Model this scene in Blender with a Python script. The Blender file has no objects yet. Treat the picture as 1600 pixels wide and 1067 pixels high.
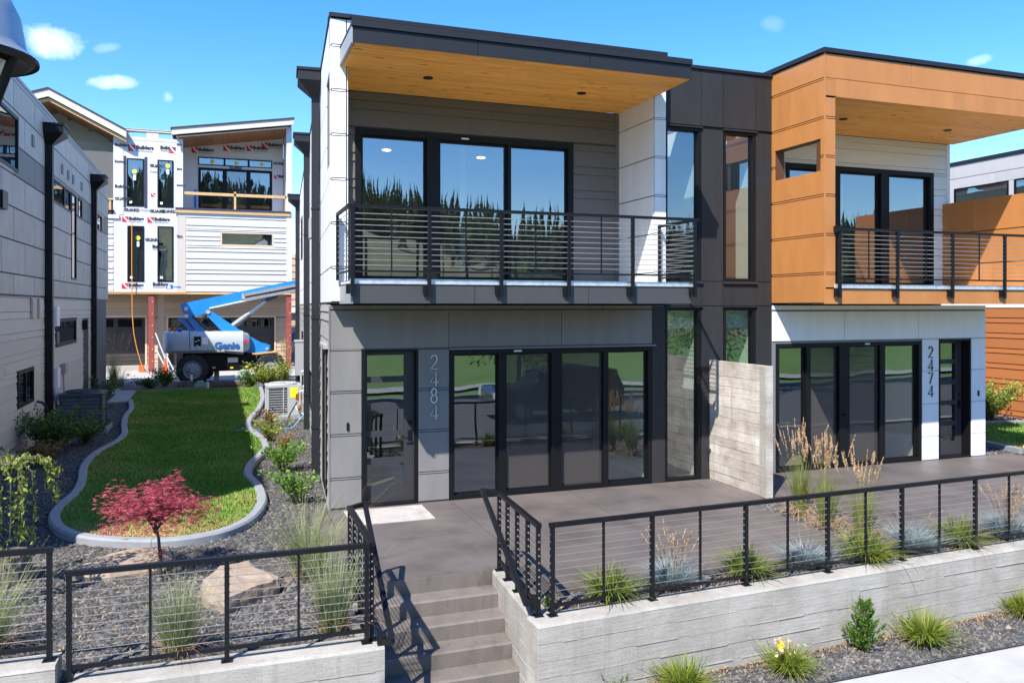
import bpy, bmesh, math, random
import numpy as np
from mathutils import Vector, Matrix
random.seed(7); RNG = np.random.default_rng(11)
R = math.radians
SC = bpy.context.scene
COL = SC.collection

# ------------------------------------------------------------------ camera
F_PX, CX, HY, CAM_H = 1275.0, 800.0, 478.0, 3.2      # focal length / horizon of the 1600 px photograph
YAW = math.atan2(462.0, 1275.0)
S_, C_ = math.sin(YAW), math.cos(YAW)
cam_d = bpy.data.cameras.new('camera'); cam = bpy.data.objects.new('camera', cam_d); COL.objects.link(cam)
cam.location = (0, 0, CAM_H); cam.rotation_euler = (R(90), 0, -YAW)
cam_d.sensor_width = 36.0; cam_d.lens = 36.0 * F_PX / 1600.0
cam_d.shift_y = -(533.5 - HY) / 1600.0
cam_d.clip_start = 0.05; cam_d.clip_end = 3000
SC.camera = cam
SC.render.resolution_x, SC.render.resolution_y = 1024, 682
# ------------------------------------------------------------------ light
SUN = Vector((-1.02, -1.0, 1.72)).normalized()
EXPOSURE = 1.08
w = bpy.data.worlds.new('World'); SC.world = w; w.use_nodes = True
nt = w.node_tree; N = nt.nodes; LK = nt.links; N.clear()
out = N.new('ShaderNodeOutputWorld'); bg = N.new('ShaderNodeBackground')
sky = N.new('ShaderNodeTexSky'); sky.sky_type = 'NISHITA'; sky.sun_disc = False
sky.sun_elevation = math.asin(SUN.z); sky.sun_rotation = math.atan2(SUN.x, SUN.y) % (2 * math.pi)
sky.altitude = 700; sky.air_density = 1.0; sky.dust_density = 0.35; sky.ozone_density = 2.0
hs = N.new('ShaderNodeHueSaturation'); hs.inputs['Saturation'].default_value = 1.38; hs.inputs['Hue'].default_value = 0.506
hs.inputs['Value'].default_value = 1.0
bg.inputs['Strength'].default_value = 0.15
LK.new(sky.outputs[0], hs.inputs['Color'])
# a few small fair-weather clouds
def ray(px, py):
    t = (px - CX) / F_PX; v = -(py - HY) / F_PX
    return Vector((S_ + C_ * t, C_ - S_ * t, v))
tc = N.new('ShaderNodeTexCoord')
nz = N.new('ShaderNodeTexNoise'); nz.inputs['Scale'].default_value = 26; nz.inputs['Detail'].default_value = 7; nz.inputs['Roughness'].default_value = 0.6
LK.new(tc.outputs['Generated'], nz.inputs['Vector'])
def nmath(op, a, b=None):
    m = N.new('ShaderNodeMath'); m.operation = op
    for i, x in enumerate((a, b)):
        if x is None: continue
        if isinstance(x, (int, float)): m.inputs[i].default_value = x
        else: LK.new(x, m.inputs[i])
    return m.outputs[0]
def ndot(vec):
    m = N.new('ShaderNodeVectorMath'); m.operation = 'DOT_PRODUCT'
    LK.new(tc.outputs['Generated'], m.inputs[0]); m.inputs[1].default_value = vec
    return m.outputs['Value']
total = None
for px, py, wx, hy, dens, tilt in ((82, 64, 52, 27, 1.0, 0.15), (181, 129, 42, 14, 1.0, -0.12), (261, 154, 12, 13, .75, 0), (165, 76, 22, 8, .25, -.3), (1532, 94, 20, 9, .5, -.15), (1208, 38, 20, 12, .13, .2)):
    d = ray(px, py).normalized(); r = Vector((d.y, -d.x, 0)).normalized(); u = r.cross(d).normalized()
    r2 = r * math.cos(tilt) - u * math.sin(tilt); u2 = u * math.cos(tilt) + r * math.sin(tilt)
    k = ray(px, py).length * F_PX
    a = nmath('MULTIPLY', ndot(r2), k / wx); b = nmath('MULTIPLY', ndot(u2), k / hy)
    q = nmath('ADD', nmath('MULTIPLY', a, a), nmath('MULTIPLY', b, b))
    front = nmath('GREATER_THAN', ndot(d), 0.5)
    m = nmath('SUBTRACT', 1.0, q)
    m = nmath('ADD', m, nmath('MULTIPLY', nmath('SUBTRACT', nz.outputs['Fac'], 0.52), 3.2))
    m = N.new('ShaderNodeMath') if False else m
    cl = N.new('ShaderNodeClamp'); LK.new(nmath('MULTIPLY', m, 0.42), cl.inputs['Value'])
    v = nmath('MULTIPLY', nmath('MULTIPLY', cl.outputs[0], front), dens)
    # nothing outside 1.6 radii
    v = nmath('MULTIPLY', v, nmath('LESS_THAN', q, 2.6))
    total = v if total is None else nmath('MAXIMUM', total, v)
mx = N.new('ShaderNodeMix'); mx.data_type = 'RGBA'
LK.new(total, mx.inputs['Factor']); LK.new(hs.outputs[0], mx.inputs['A']); mx.inputs['B'].default_value = (7.6, 7.7, 7.9, 1)
LK.new(mx.outputs['Result'], bg.inputs['Color']); LK.new(bg.outputs[0], out.inputs['Surface'])

sd = bpy.data.lights.new('sun', 'SUN'); sd.energy = 4.6; sd.angle = R(0.53); sd.color = (1.0, 0.955, 0.89)
so = bpy.data.objects.new('sun', sd); COL.objects.link(so); so.location = (-30, -30, 60)
so.rotation_euler = (-SUN).to_track_quat('-Z', 'Y').to_euler()
SC.view_settings.view_transform = 'Standard'; SC.view_settings.look = 'None'
SC.view_settings.exposure = EXPOSURE; SC.view_settings.gamma = 1.0; SC.view_settings.use_curve_mapping = False
SC.cycles.max_bounces = 10; SC.cycles.diffuse_bounces = 4; SC.cycles.glossy_bounces = 4; SC.cycles.transparent_max_bounces = 24
SC.cycles.caustics_reflective = False; SC.cycles.caustics_refractive = False
SC.cycles.use_denoising = True

# ------------------------------------------------------------------ measuring: a pixel of the photograph on a real plane
def atY(px, py, y):
    r = ray(px, py); k = y / r.y; return Vector((r.x * k, y, CAM_H + r.z * k))
def atX(px, py, x):
    r = ray(px, py); k = x / r.x; return Vector((x, r.y * k, CAM_H + r.z * k))
def atZ(px, py, z=0.0):
    r = ray(px, py); k = (z - CAM_H) / r.z; return Vector((r.x * k, r.y * k, z))

# ------------------------------------------------------------------ materials
MATS = {}
def _n(nt, t, **kw):
    n = nt.nodes.new(t)
    for k, v in kw.items(): setattr(n, k, v)
    return n
def mat(name, col, rough=0.6, metal=0.0, var=0.0, vscale=3.0, stretch=(1, 1, 1), bump=0.0, bscale=60.0, objvar=0.0, spec=0.5, col2=None, c2scale=2.0, c2lo=.45, c2hi=.65, coat=0.0):
    """plain principled paint: value noise `var`, per-object value `objvar`, optional second colour in patches, fine bump"""
    m = bpy.data.materials.new(name); m.use_nodes = True; nt = m.node_tree
    p = nt.nodes['Principled BSDF']; L = nt.links
    p.inputs['Roughness'].default_value = rough; p.inputs['Metallic'].default_value = metal
    p.inputs['Specular IOR Level'].default_value = spec
    if coat: p.inputs['Coat Weight'].default_value = coat
    tc = _n(nt, 'ShaderNodeTexCoord'); mp = _n(nt, 'ShaderNodeMapping'); mp.inputs['Scale'].default_value = stretch
    L.new(tc.outputs['Object'], mp.inputs['Vector'])
    src = None
    rgb = _n(nt, 'ShaderNodeRGB'); rgb.outputs[0].default_value = (*col, 1); src = rgb.outputs[0]
    if col2:
        n2 = _n(nt, 'ShaderNodeTexNoise'); n2.inputs['Scale'].default_value = c2scale; n2.inputs['Detail'].default_value = 5; n2.inputs['Roughness'].default_value = .65
        L.new(mp.outputs[0], n2.inputs['Vector'])
        mr = _n(nt, 'ShaderNodeMapRange'); mr.inputs[1].default_value = c2lo; mr.inputs[2].default_value = c2hi
        L.new(n2.outputs['Fac'], mr.inputs[0])
        mx = _n(nt, 'ShaderNodeMix', data_type='RGBA'); L.new(mr.outputs[0], mx.inputs['Factor']); L.new(src, mx.inputs['A']); mx.inputs['B'].default_value = (*col2, 1)
        src = mx.outputs['Result']
    if var or objvar:
        val = None
        if var:
            nz = _n(nt, 'ShaderNodeTexNoise'); nz.inputs['Scale'].default_value = vscale; nz.inputs['Detail'].default_value = 6; nz.inputs['Roughness'].default_value = .6
            L.new(mp.outputs[0], nz.inputs['Vector'])
            mr = _n(nt, 'ShaderNodeMapRange'); mr.inputs[1].default_value = .3; mr.inputs[2].default_value = .7; mr.inputs[3].default_value = 1 - var; mr.inputs[4].default_value = 1 + var
            L.new(nz.outputs['Fac'], mr.inputs[0]); val = mr.outputs[0]
        if objvar:
            oi = _n(nt, 'ShaderNodeObjectInfo'); mo = _n(nt, 'ShaderNodeMapRange'); mo.inputs[3].default_value = 1 - objvar; mo.inputs[4].default_value = 1 + objvar
            L.new(oi.outputs['Random'], mo.inputs[0])
            if val is None: val = mo.outputs[0]
            else:
                mm = _n(nt, 'ShaderNodeMath', operation='MULTIPLY'); L.new(val, mm.inputs[0]); L.new(mo.outputs[0], mm.inputs[1]); val = mm.outputs[0]
        h = _n(nt, 'ShaderNodeHueSaturation'); L.new(src, h.inputs['Color']); L.new(val, h.inputs['Value']); src = h.outputs[0]
    L.new(src, p.inputs['Base Color'])
    if bump:
        nb = _n(nt, 'ShaderNodeTexNoise'); nb.inputs['Scale'].default_value = bscale; nb.inputs['Detail'].default_value = 4
        L.new(mp.outputs[0], nb.inputs['Vector'])
        b = _n(nt, 'ShaderNodeBump'); b.inputs['Strength'].default_value = bump; b.inputs['Distance'].default_value = .02
        L.new(nb.outputs['Fac'], b.inputs['Height']); L.new(b.outputs[0], p.inputs['Normal'])
    MATS[name] = m; return m
def glass(name, tint, refl=.12, f=.65, rough=0.0):
    m = bpy.data.materials.new(name); m.use_nodes = True; nt = m.node_tree; nt.nodes.clear(); L = nt.links
    o = _n(nt, 'ShaderNodeOutputMaterial'); tr = _n(nt, 'ShaderNodeBsdfTransparent'); tr.inputs[0].default_value = (*tint, 1)
    gl = _n(nt, 'ShaderNodeBsdfGlossy'); gl.inputs['Roughness'].default_value = rough; gl.inputs['Color'].default_value = (.93, .97, 1, 1)
    fr = _n(nt, 'ShaderNodeFresnel'); fr.inputs['IOR'].default_value = 1.52
    mr = _n(nt, 'ShaderNodeMapRange'); mr.inputs[3].default_value = refl; mr.inputs[4].default_value = refl + f
    L.new(fr.outputs[0], mr.inputs[0])
    # pane unevenness bends the reflections a little
    tc = _n(nt, 'ShaderNodeTexCoord'); nz = _n(nt, 'ShaderNodeTexNoise'); nz.inputs['Scale'].default_value = 1.1; nz.inputs['Detail'].default_value = 1
    L.new(tc.outputs['Object'], nz.inputs['Vector']); b = _n(nt, 'ShaderNodeBump'); b.inputs['Strength'].default_value = .16; b.inputs['Distance'].default_value = .02
    L.new(nz.outputs['Fac'], b.inputs['Height']); L.new(b.outputs[0], gl.inputs['Normal'])
    # the pane is a thin solid: only its outer face reflects and tints
    ge = _n(nt, 'ShaderNodeNewGeometry'); iv = _n(nt, 'ShaderNodeMath', operation='SUBTRACT'); iv.inputs[0].default_value = 1.0; L.new(ge.outputs['Backfacing'], iv.inputs[1])
    mu = _n(nt, 'ShaderNodeMath', operation='MULTIPLY'); L.new(mr.outputs[0], mu.inputs[0]); L.new(iv.outputs[0], mu.inputs[1]); mr = mu
    tm = _n(nt, 'ShaderNodeMix', data_type='RGBA'); L.new(ge.outputs['Backfacing'], tm.inputs['Factor']); tm.inputs['A'].default_value = (*tint, 1); tm.inputs['B'].default_value = (1, 1, 1, 1); L.new(tm.outputs['Result'], tr.inputs[0])
    mx = _n(nt, 'ShaderNodeMixShader'); L.new(mr.outputs[0], mx.inputs[0]); L.new(tr.outputs[0], mx.inputs[1]); L.new(gl.outputs[0], mx.inputs[2]); L.new(mx.outputs[0], o.inputs[0])
    MATS[name] = m; return m
def leafmat(name, c0, c1, trans=.3, rough=.55):
    """foliage: colour between c0 and c1 by the 'tint' attribute, partly translucent"""
    m = bpy.data.materials.new(name); m.use_nodes = True; nt = m.node_tree; L = nt.links
    p = nt.nodes['Principled BSDF']; p.inputs['Roughness'].default_value = rough; p.inputs['Specular IOR Level'].default_value = .3
    at = _n(nt, 'ShaderNodeAttribute', attribute_name='tint'); mx = _n(nt, 'ShaderNodeMix', data_type='RGBA')
    L.new(at.outputs['Fac'], mx.inputs['Factor']); mx.inputs['A'].default_value = (*c0, 1); mx.inputs['B'].default_value = (*c1, 1)
    L.new(mx.outputs['Result'], p.inputs['Base Color'])
    t = _n(nt, 'ShaderNodeBsdfTranslucent'); L.new(mx.outputs['Result'], t.inputs[0])
    ms = _n(nt, 'ShaderNodeMixShader'); ms.inputs[0].default_value = trans
    L.new(p.outputs[0], ms.inputs[1]); L.new(t.outputs[0], ms.inputs[2]); L.new(ms.outputs[0], nt.nodes['Material Output'].inputs[0])
    MATS[name] = m; return m
def emit(name, col, s):
    m = bpy.data.materials.new(name); m.use_nodes = True; p = m.node_tree.nodes['Principled BSDF']
    p.inputs['Base Color'].default_value = (*col, 1); p.inputs['Emission Color'].default_value = (*col, 1); p.inputs['Emission Strength'].default_value = s
    MATS[name] = m; return m
def wood(name, c0, c1, scale=(1.2, 14, 14), rough=.5, knots=True, objvar=.1):
    m = bpy.data.materials.new(name); m.use_nodes = True; nt = m.node_tree; L = nt.links; p = nt.nodes['Principled BSDF']; p.inputs['Roughness'].default_value = rough
    tc = _n(nt, 'ShaderNodeTexCoord'); mp = _n(nt, 'ShaderNodeMapping'); mp.inputs['Scale'].default_value = scale; L.new(tc.outputs['Object'], mp.inputs[0])
    oi = _n(nt, 'ShaderNodeObjectInfo'); va = _n(nt, 'ShaderNodeVectorMath', operation='ADD'); sc = _n(nt, 'ShaderNodeMath', operation='MULTIPLY'); sc.inputs[1].default_value = 37.0
    L.new(oi.outputs['Random'], sc.inputs[0]); L.new(mp.outputs[0], va.inputs[0]); L.new(sc.outputs[0], va.inputs[1])
    nz = _n(nt, 'ShaderNodeTexNoise'); nz.inputs['Scale'].default_value = 2.2; nz.inputs['Detail'].default_value = 8; nz.inputs['Roughness'].default_value = .62; nz.inputs['Distortion'].default_value = .6
    L.new(va.outputs[0], nz.inputs[0])
    cr = _n(nt, 'ShaderNodeValToRGB'); cr.color_ramp.elements[0].position = .34; cr.color_ramp.elements[1].position = .68
    cr.color_ramp.elements[0].color = (*c0, 1); cr.color_ramp.elements[1].color = (*c1, 1); L.new(nz.outputs['Fac'], cr.inputs[0])
    src = cr.outputs[0]
    if knots:
        vo = _n(nt, 'ShaderNodeTexVoronoi'); vo.inputs['Scale'].default_value = .55; mk = _n(nt, 'ShaderNodeMapping'); mk.inputs['Scale'].default_value = (3, 9, 9)
        L.new(tc.outputs['Object'], mk.inputs[0]); L.new(mk.outputs[0], vo.inputs[0])
        mr = _n(nt, 'ShaderNodeMapRange'); mr.inputs[1].default_value = .07; mr.inputs[2].default_value = .16; L.new(vo.outputs['Distance'], mr.inputs[0])
        mx = _n(nt, 'ShaderNodeMix', data_type='RGBA'); L.new(mr.outputs[0], mx.inputs['Factor']); mx.inputs['A'].default_value = (c0[0] * .45, c0[1] * .4, c0[2] * .4, 1); L.new(src, mx.inputs['B']); src = mx.outputs['Result']
    mo = _n(nt, 'ShaderNodeMapRange'); mo.inputs[3].default_value = 1 - objvar; mo.inputs[4].default_value = 1 + objvar; L.new(oi.outputs['Random'], mo.inputs[0])
    h = _n(nt, 'ShaderNodeHueSaturation'); L.new(src, h.inputs['Color']); L.new(mo.outputs[0], h.inputs['Value']); L.new(h.outputs[0], p.inputs['Base Color'])
    MATS[name] = m; return m
def formed_concrete(name, c0, c1, stain, board=.19, tex=1.0, objvar=0.0):
    """board-formed concrete: streaks, blotches and small air holes"""
    m = bpy.data.materials.new(name); m.use_nodes = True; nt = m.node_tree; L = nt.links; p = nt.nodes['Principled BSDF']; p.inputs['Roughness'].default_value = .85; p.inputs['Specular IOR Level'].default_value = .25
    tc = _n(nt, 'ShaderNodeTexCoord')
    def noise(scale, mapping, det=6, ro=.6):
        mp = _n(nt, 'ShaderNodeMapping'); mp.inputs['Scale'].default_value = mapping; L.new(tc.outputs['Object'], mp.inputs[0])
        n = _n(nt, 'ShaderNodeTexNoise'); n.inputs['Scale'].default_value = scale; n.inputs['Detail'].default_value = det; n.inputs['Roughness'].default_value = ro; L.new(mp.outputs[0], n.inputs[0]); return n.outputs['Fac']
    a = noise(2.3, (1, 1, 1)); st = noise(1.0, (9, 9, .7)); fine = noise(40, (1, 1, 1)); grain = noise(3, (1, 1, 14))
    cr = _n(nt, 'ShaderNodeMix', data_type='RGBA'); mr = _n(nt, 'ShaderNodeMapRange'); mr.inputs[1].default_value = .35; mr.inputs[2].default_value = .65; L.new(a, mr.inputs[0])
    L.new(mr.outputs[0], cr.inputs['Factor']); cr.inputs['A'].default_value = (*c0, 1); cr.inputs['B'].default_value = (*c1, 1)
    m2 = _n(nt, 'ShaderNodeMix', data_type='RGBA'); mr2 = _n(nt, 'ShaderNodeMapRange'); mr2.inputs[1].default_value = .54; mr2.inputs[2].default_value = .78; mr2.inputs[4].default_value = .55; L.new(st, mr2.inputs[0])
    L.new(mr2.outputs[0], m2.inputs['Factor']); L.new(cr.outputs['Result'], m2.inputs['A']); m2.inputs['B'].default_value = (*stain, 1)
    h = _n(nt, 'ShaderNodeHueSaturation'); ad = _n(nt, 'ShaderNodeMath', operation='ADD'); L.new(fine, ad.inputs[0]); L.new(grain, ad.inputs[1])
    mr3 = _n(nt, 'ShaderNodeMapRange'); mr3.inputs[1].default_value = .7; mr3.inputs[2].default_value = 1.3; mr3.inputs[3].default_value = .86; mr3.inputs[4].default_value = 1.13; L.new(ad.outputs[0], mr3.inputs[0])
    L.new(mr3.outputs[0], h.inputs['Value']); L.new(m2.outputs['Result'], h.inputs['Color'])
    if objvar:
        oi = _n(nt, 'ShaderNodeObjectInfo'); mo = _n(nt, 'ShaderNodeMapRange'); mo.inputs[3].default_value = 1 - objvar; mo.inputs[4].default_value = 1 + objvar * .6; L.new(oi.outputs['Random'], mo.inputs[0]); h2 = _n(nt, 'ShaderNodeHueSaturation'); L.new(h.outputs[0], h2.inputs['Color']); L.new(mo.outputs[0], h2.inputs['Value']); h = h2
    L.new(h.outputs[0], p.inputs['Base Color'])
    b = _n(nt, 'ShaderNodeBump'); b.inputs['Strength'].default_value = .35 * tex; b.inputs['Distance'].default_value = .012; L.new(ad.outputs[0], b.inputs['Height']); L.new(b.outputs[0], p.inputs['Normal'])
    MATS[name] = m; return m

mat('grey_panel', (.195, .185, .175), .55, var=.10, vscale=1.5, stretch=(2.2, 2.2, .5), objvar=.05, bump=.05, bscale=120)
mat('grey_joint', (.075, .075, .078), .6)
mat('white_panel', (.74, .735, .725), .5, var=.05, vscale=2, stretch=(2, 2, .5), objvar=.02, bump=.04, bscale=120)
mat('white_joint', (.16, .165, .17), .6)
mat('warm_white_panel', (.60, .60, .60), .5, var=.03, objvar=.02)
mat('white_siding', (.70, .70, .70), .55, var=.04, vscale=4, stretch=(.4, .4, 6), objvar=.03)
mat('deck_fascia', (.055, .055, .057), .5, var=.06, objvar=.05)
mat('dark_panel', (.028, .027, .028), .5, var=.16, vscale=1.2, stretch=(2.5, 2.5, .5), objvar=.06, spec=.25)
mat('roof_metal', (.017, .018, .023), .5, var=.05, spec=.3)
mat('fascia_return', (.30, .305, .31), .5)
mat('dark_siding', (.125, .115, .108), .6, var=.06, vscale=5, stretch=(.4, .4, 6), objvar=.05)
mat('orange_panel', (.42, .172, .050), .48, var=.10, vscale=1.3, stretch=(2.2, 2.2, .6), objvar=.05, bump=.04, bscale=100)
mat('orange_joint', (.09, .035, .012), .6)
mat('orange_siding', (.38, .135, .042), .55, var=.07, vscale=5, stretch=(.4, .4, 6), objvar=.05)
mat('tile_panel', (.40, .38, .352), .6, var=.10, vscale=2.2, objvar=.07, bump=.06, bscale=60)
mat('dark_tile', (.19, .187, .182), .6, var=.06, objvar=.03)
mat('tile_joint', (.10, .105, .11), .7)
mat('taupe_siding', (.51, .45, .39), .6, var=.05, vscale=5, stretch=(.4, .4, 6), objvar=.04)
mat('grey_siding', (.32, .31, .295), .6, var=.05, vscale=5, stretch=(.4, .4, 6), objvar=.04)
mat('cream_siding', (.50, .485, .465), .6, var=.04, vscale=5, stretch=(.4, .4, 6), objvar=.04)
mat('tan_siding', (.50, .375, .26), .6, var=.05, vscale=5, stretch=(.4, .4, 6), objvar=.04)
mat('beige_grey_panel', (.45, .425, .41), .6, var=.04, objvar=.03)
mat('black_frame', (.007, .007, .008), .45, var=.05, spec=.22)
mat('door_paint', (.038, .036, .041), .45, var=.05, spec=.3)
mat('black_metal', (.007, .007, .009), .42, var=.15, vscale=9, spec=.25)
mat('steel_cable', (.34, .33, .32), .42, metal=.6)
mat('galvanised', (.66, .67, .69), .42, metal=.6, var=.2, vscale=14)
mat('bronze', (.032, .03, .03), .4, metal=.4)
mat('brushed_steel', (.55, .54, .52), .35, metal=.9)
mat('digit_silver', (.62, .61, .58), .45)
mat('interior_paint', (.58, .58, .55), .7)
mat('interior_dark', (.12, .115, .11), .8)
mat('oak_floor', (.46, .30, .15), .45, var=.2, vscale=5, stretch=(1, 9, 1))
mat('insect_screen', (.16, .155, .15), .8)
mat('patio_concrete', (.120, .102, .092), .5, var=.14, vscale=1.1, bump=.08, bscale=45, col2=(.084, .071, .065), c2scale=.9, objvar=.05)
mat('step_concrete', (.145, .124, .108), .72, var=.16, vscale=3, bump=.18, bscale=50, col2=(.075, .062, .053), c2scale=1.6, c2lo=.5, c2hi=.72, stretch=(1.6, 1, .6))
mat('sidewalk_concrete', (.37, .358, .34), .85, var=.06, vscale=2.5, bump=.12, bscale=70, col2=(.33, .32, .30), c2scale=.9)
mat('curb_concrete', (.235, .243, .26), .8, var=.10, vscale=5, bump=.2, bscale=60)
mat('alley_concrete', (.38, .355, .33), .85, var=.12, vscale=.5)
mat('asphalt', (.10, .098, .096), .85, var=.15, vscale=1.2, bump=.3, bscale=140)
mat('doormat', (.42, .385, .36), .9, var=.14, vscale=5, bump=.4, bscale=160, col2=(.35, .31, .285), c2scale=3)
mat('gravel_base', (.058, .056, .054), .9, var=.45, vscale=30, bump=1.0, bscale=42, col2=(.16, .13, .10), c2scale=22, c2lo=.58, c2hi=.66)
mat('soil', (.16, .12, .085), .95, var=.3, vscale=2)
mat('far_hill', (.15, .125, .085), .95, var=.3, vscale=.08)
mat('forest_floor', (.020, .030, .010), .95, var=.3, vscale=.2)
mat('hill_grass', (.17, .175, .085), .95, var=.3, vscale=.15)
mat('park_lawn', (.11, .20, .035), .9, var=.18, vscale=.3)
formed_concrete('wall_concrete', (.285, .264, .230), (.365, .342, .303), (.20, .172, .136))
formed_concrete('screen_wall_concrete', (.36, .305, .25), (.57, .52, .46), (.15, .115, .085), tex=1.8, objvar=.22)
wood('soffit_wood', (.70, .275, .036), (.86, .43, .085))
wood('far_soffit_wood', (.20, .085, .03), (.34, .155, .06), scale=(14, 1.2, 14), knots=False)
wood('lumber', (.50, .30, .13), (.66, .44, .22), knots=False)
wood('garage_wood', (.026, .022, .022), (.062, .053, .051), scale=(.7, 9, 9), knots=False)
glass('glass', (.62, .72, .68), .20, .8)
glass('upper_glass', (.55, .68, .66), .27, .75)
glass('screened_glass', (.6, .64, .6), .16, .8)
glass('dark_glass', (.10, .11, .11), .06, .6)
glass('far_glass', (.35, .42, .42), .24, .7)
emit('lamp_glow', (1, .86, .62), 9)
# ------------------------------------------------------------------ building helpers
BASE = {}
class Fr:
    """a wall frame: u along the wall, o out of it, z up"""
    def __init__(s, ox, oy, ux, uy, nx, ny):
        l = math.hypot(ux, uy); s.o = (ox, oy); s.u = (ux / l, uy / l); l = math.hypot(nx, ny); s.n = (nx / l, ny / l)
    def p(s, u, o, z): return (s.o[0] + s.u[0] * u + s.n[0] * o, s.o[1] + s.u[1] * u + s.n[1] * o, z)
FRONT = Fr(0, 0, 1, 0, 0, -1)            # o = -y
class MB:
    def __init__(s): s.v = []; s.f = []
    def hexa(s, p):      # 8 points: bottom ring 0-3, top ring 4-7
        b = len(s.v); s.v += [tuple(q) for q in p]
        s.f += [(b, b + 3, b + 2, b + 1), (b + 4, b + 5, b + 6, b + 7), (b, b + 1, b + 5, b + 4), (b + 1, b + 2, b + 6, b + 5), (b + 2, b + 3, b + 7, b + 6), (b + 3, b, b + 4, b + 7)]
        return s
    def box(s, x0, x1, y0, y1, z0, z1):
        return s.hexa([(x0, y0, z0), (x1, y0, z0), (x1, y1, z0), (x0, y1, z0), (x0, y0, z1), (x1, y0, z1), (x1, y1, z1), (x0, y1, z1)])
    def ubox(s, fr, u0, u1, o0, o1, z0, z1, ot0=None, ot1=None):
        a = o0 if ot0 is None else ot0; b = o1 if ot1 is None else ot1
        return s.hexa([fr.p(u0, o0, z0), fr.p(u1, o0, z0), fr.p(u1, o1, z0), fr.p(u0, o1, z0), fr.p(u0, a, z1), fr.p(u1, a, z1), fr.p(u1, b, z1), fr.p(u0, b, z1)])
    def bar(s, p, q, w, h, up=(0, 0, 1)):
        p = Vector(p); q = Vector(q); d = (q - p).normalized(); up = Vector(up)
        if abs(d.dot(up)) > .98: up = Vector((0, 1, 0))
        r = d.cross(up).normalized() * (w / 2); u = r.cross(d).normalized() * (h / 2)
        return s.hexa([p - r - u, p + r - u, q + r - u, q - r - u, p - r + u, p + r + u, q + r + u, q - r + u])
    def tube(s, pts, rad, n=8, caps=True):
        pts = [Vector(p) for p in pts]; rads = rad if isinstance(rad, (list, tuple)) else [rad] * len(pts)
        b = len(s.v); prev = None
        for i, p in enumerate(pts):
            d = (pts[min(i + 1, len(pts) - 1)] - pts[max(i - 1, 0)])
            d = d.normalized() if d.length > 1e-9 else Vector((0, 0, 1))
            a = Vector((0, 0, 1)) if abs(d.z) < .9 else Vector((1, 0, 0))
            if prev is not None: a = prev
            r = (a - d * a.dot(d)).normalized(); prev = r; t = d.cross(r)
            for k in range(n):
                an = 2 * math.pi * k / n; s.v.append(tuple(p + (r * math.cos(an) + t * math.sin(an)) * rads[i]))
        for i in range(len(pts) - 1):
            for k in range(n):
                k2 = (k + 1) % n; s.f.append((b + i * n + k, b + i * n + k2, b + (i + 1) * n + k2, b + (i + 1) * n + k))
        if caps:
            s.f.append(tuple(b + k for k in reversed(range(n)))); e = b + (len(pts) - 1) * n; s.f.append(tuple(e + k for k in range(n)))
        return s
    def prism(s, poly, off):
        """extrude a 3-D polygon by a vector"""
        b = len(s.v); n = len(poly); off = Vector(off); s.v += [tuple(p) for p in poly] + [tuple(Vector(p) + off) for p in poly]
        s.f.append(tuple(b + i for i in range(n))); s.f.append(tuple(b + n + i for i in reversed(range(n))))
        for i in range(n): j = (i + 1) % n; s.f.append((b + i, b + n + i, b + n + j, b + j))
        return s
    def lathe(s, c, prof, n=24, axis='z', caps=True):
        b = len(s.v); c = Vector(c)
        for r, h in prof:
            for k in range(n):
                a = 2 * math.pi * k / n; x, y = r * math.cos(a), r * math.sin(a)
                s.v.append(tuple(c + (Vector((x, y, h)) if axis == 'z' else Vector((x, h, y)) if axis == 'y' else Vector((h, x, y)))))
        for i in range(len(prof) - 1):
            for k in range(n): k2 = (k + 1) % n; s.f.append((b + i * n + k, b + i * n + k2, b + (i + 1) * n + k2, b + (i + 1) * n + k))
        if caps:
            s.f.append(tuple(b + k for k in reversed(range(n)))); e = b + (len(prof) - 1) * n; s.f.append(tuple(e + k for k in range(n)))
        return s
    def poly(s, pts): b = len(s.v); s.v += [tuple(p) for p in pts]; s.f.append(tuple(range(b, b + len(pts)))); return s
    def mesh(s, name, base=(0, 0, 0), smooth=False, fix=True):
        me = bpy.data.meshes.new(name); bx, by, bz = base
        me.from_pydata([(x - bx, y - by, z - bz) for x, y, z in s.v], [], s.f)
        if fix:
            bm = bmesh.new(); bm.from_mesh(me); bmesh.ops.recalc_face_normals(bm, faces=bm.faces); bm.to_mesh(me); bm.free()
        if smooth:
            me.polygons.foreach_set('use_smooth', [True] * len(me.polygons))
            try: me.set_sharp_from_angle(angle=R(38))
            except Exception: pass
        return me
def rootof(o):
    while o.parent: o = o.parent
    return o
def put(name, me, m, parent=None, kind=None, base=None):
    o = bpy.data.objects.new(name, me); COL.objects.link(o)
    if m and not me.materials: me.materials.append(MATS[m])
    if parent: o.parent = parent
    elif base: o.location = base
    if kind: o['kind'] = kind
    return o
def part(mb, name, m, parent, smooth=False, label=None, kind=None):
    base = BASE.get(rootof(parent).name, (0, 0, 0)) if parent else (0, 0, 0)
    o = put(name, mb.mesh(name, base, smooth), m, parent, kind)
    if label: o['label'] = label
    return o
def thing(name, label, cat, loc=(0, 0, 0), group=None):
    o = bpy.data.objects.new(name, None); COL.objects.link(o); o.location = loc; o.empty_display_size = .2
    BASE[o.name] = tuple(loc); o['label'] = label; o['category'] = cat
    if group: o['group'] = group
    return o
def single(mb, name, m, label, cat, loc=(0, 0, 0), group=None, smooth=False):
    o = put(name, mb.mesh(name, loc, smooth), m, None, None, loc); o['label'] = label; o['category'] = cat
    if group: o['group'] = group
    return o
def struct(mb, name, m, parent=None, smooth=False):
    o = put(name, mb.mesh(name, (0, 0, 0), smooth), m, parent)
    if not parent: o['kind'] = 'structure'
    return o
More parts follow.
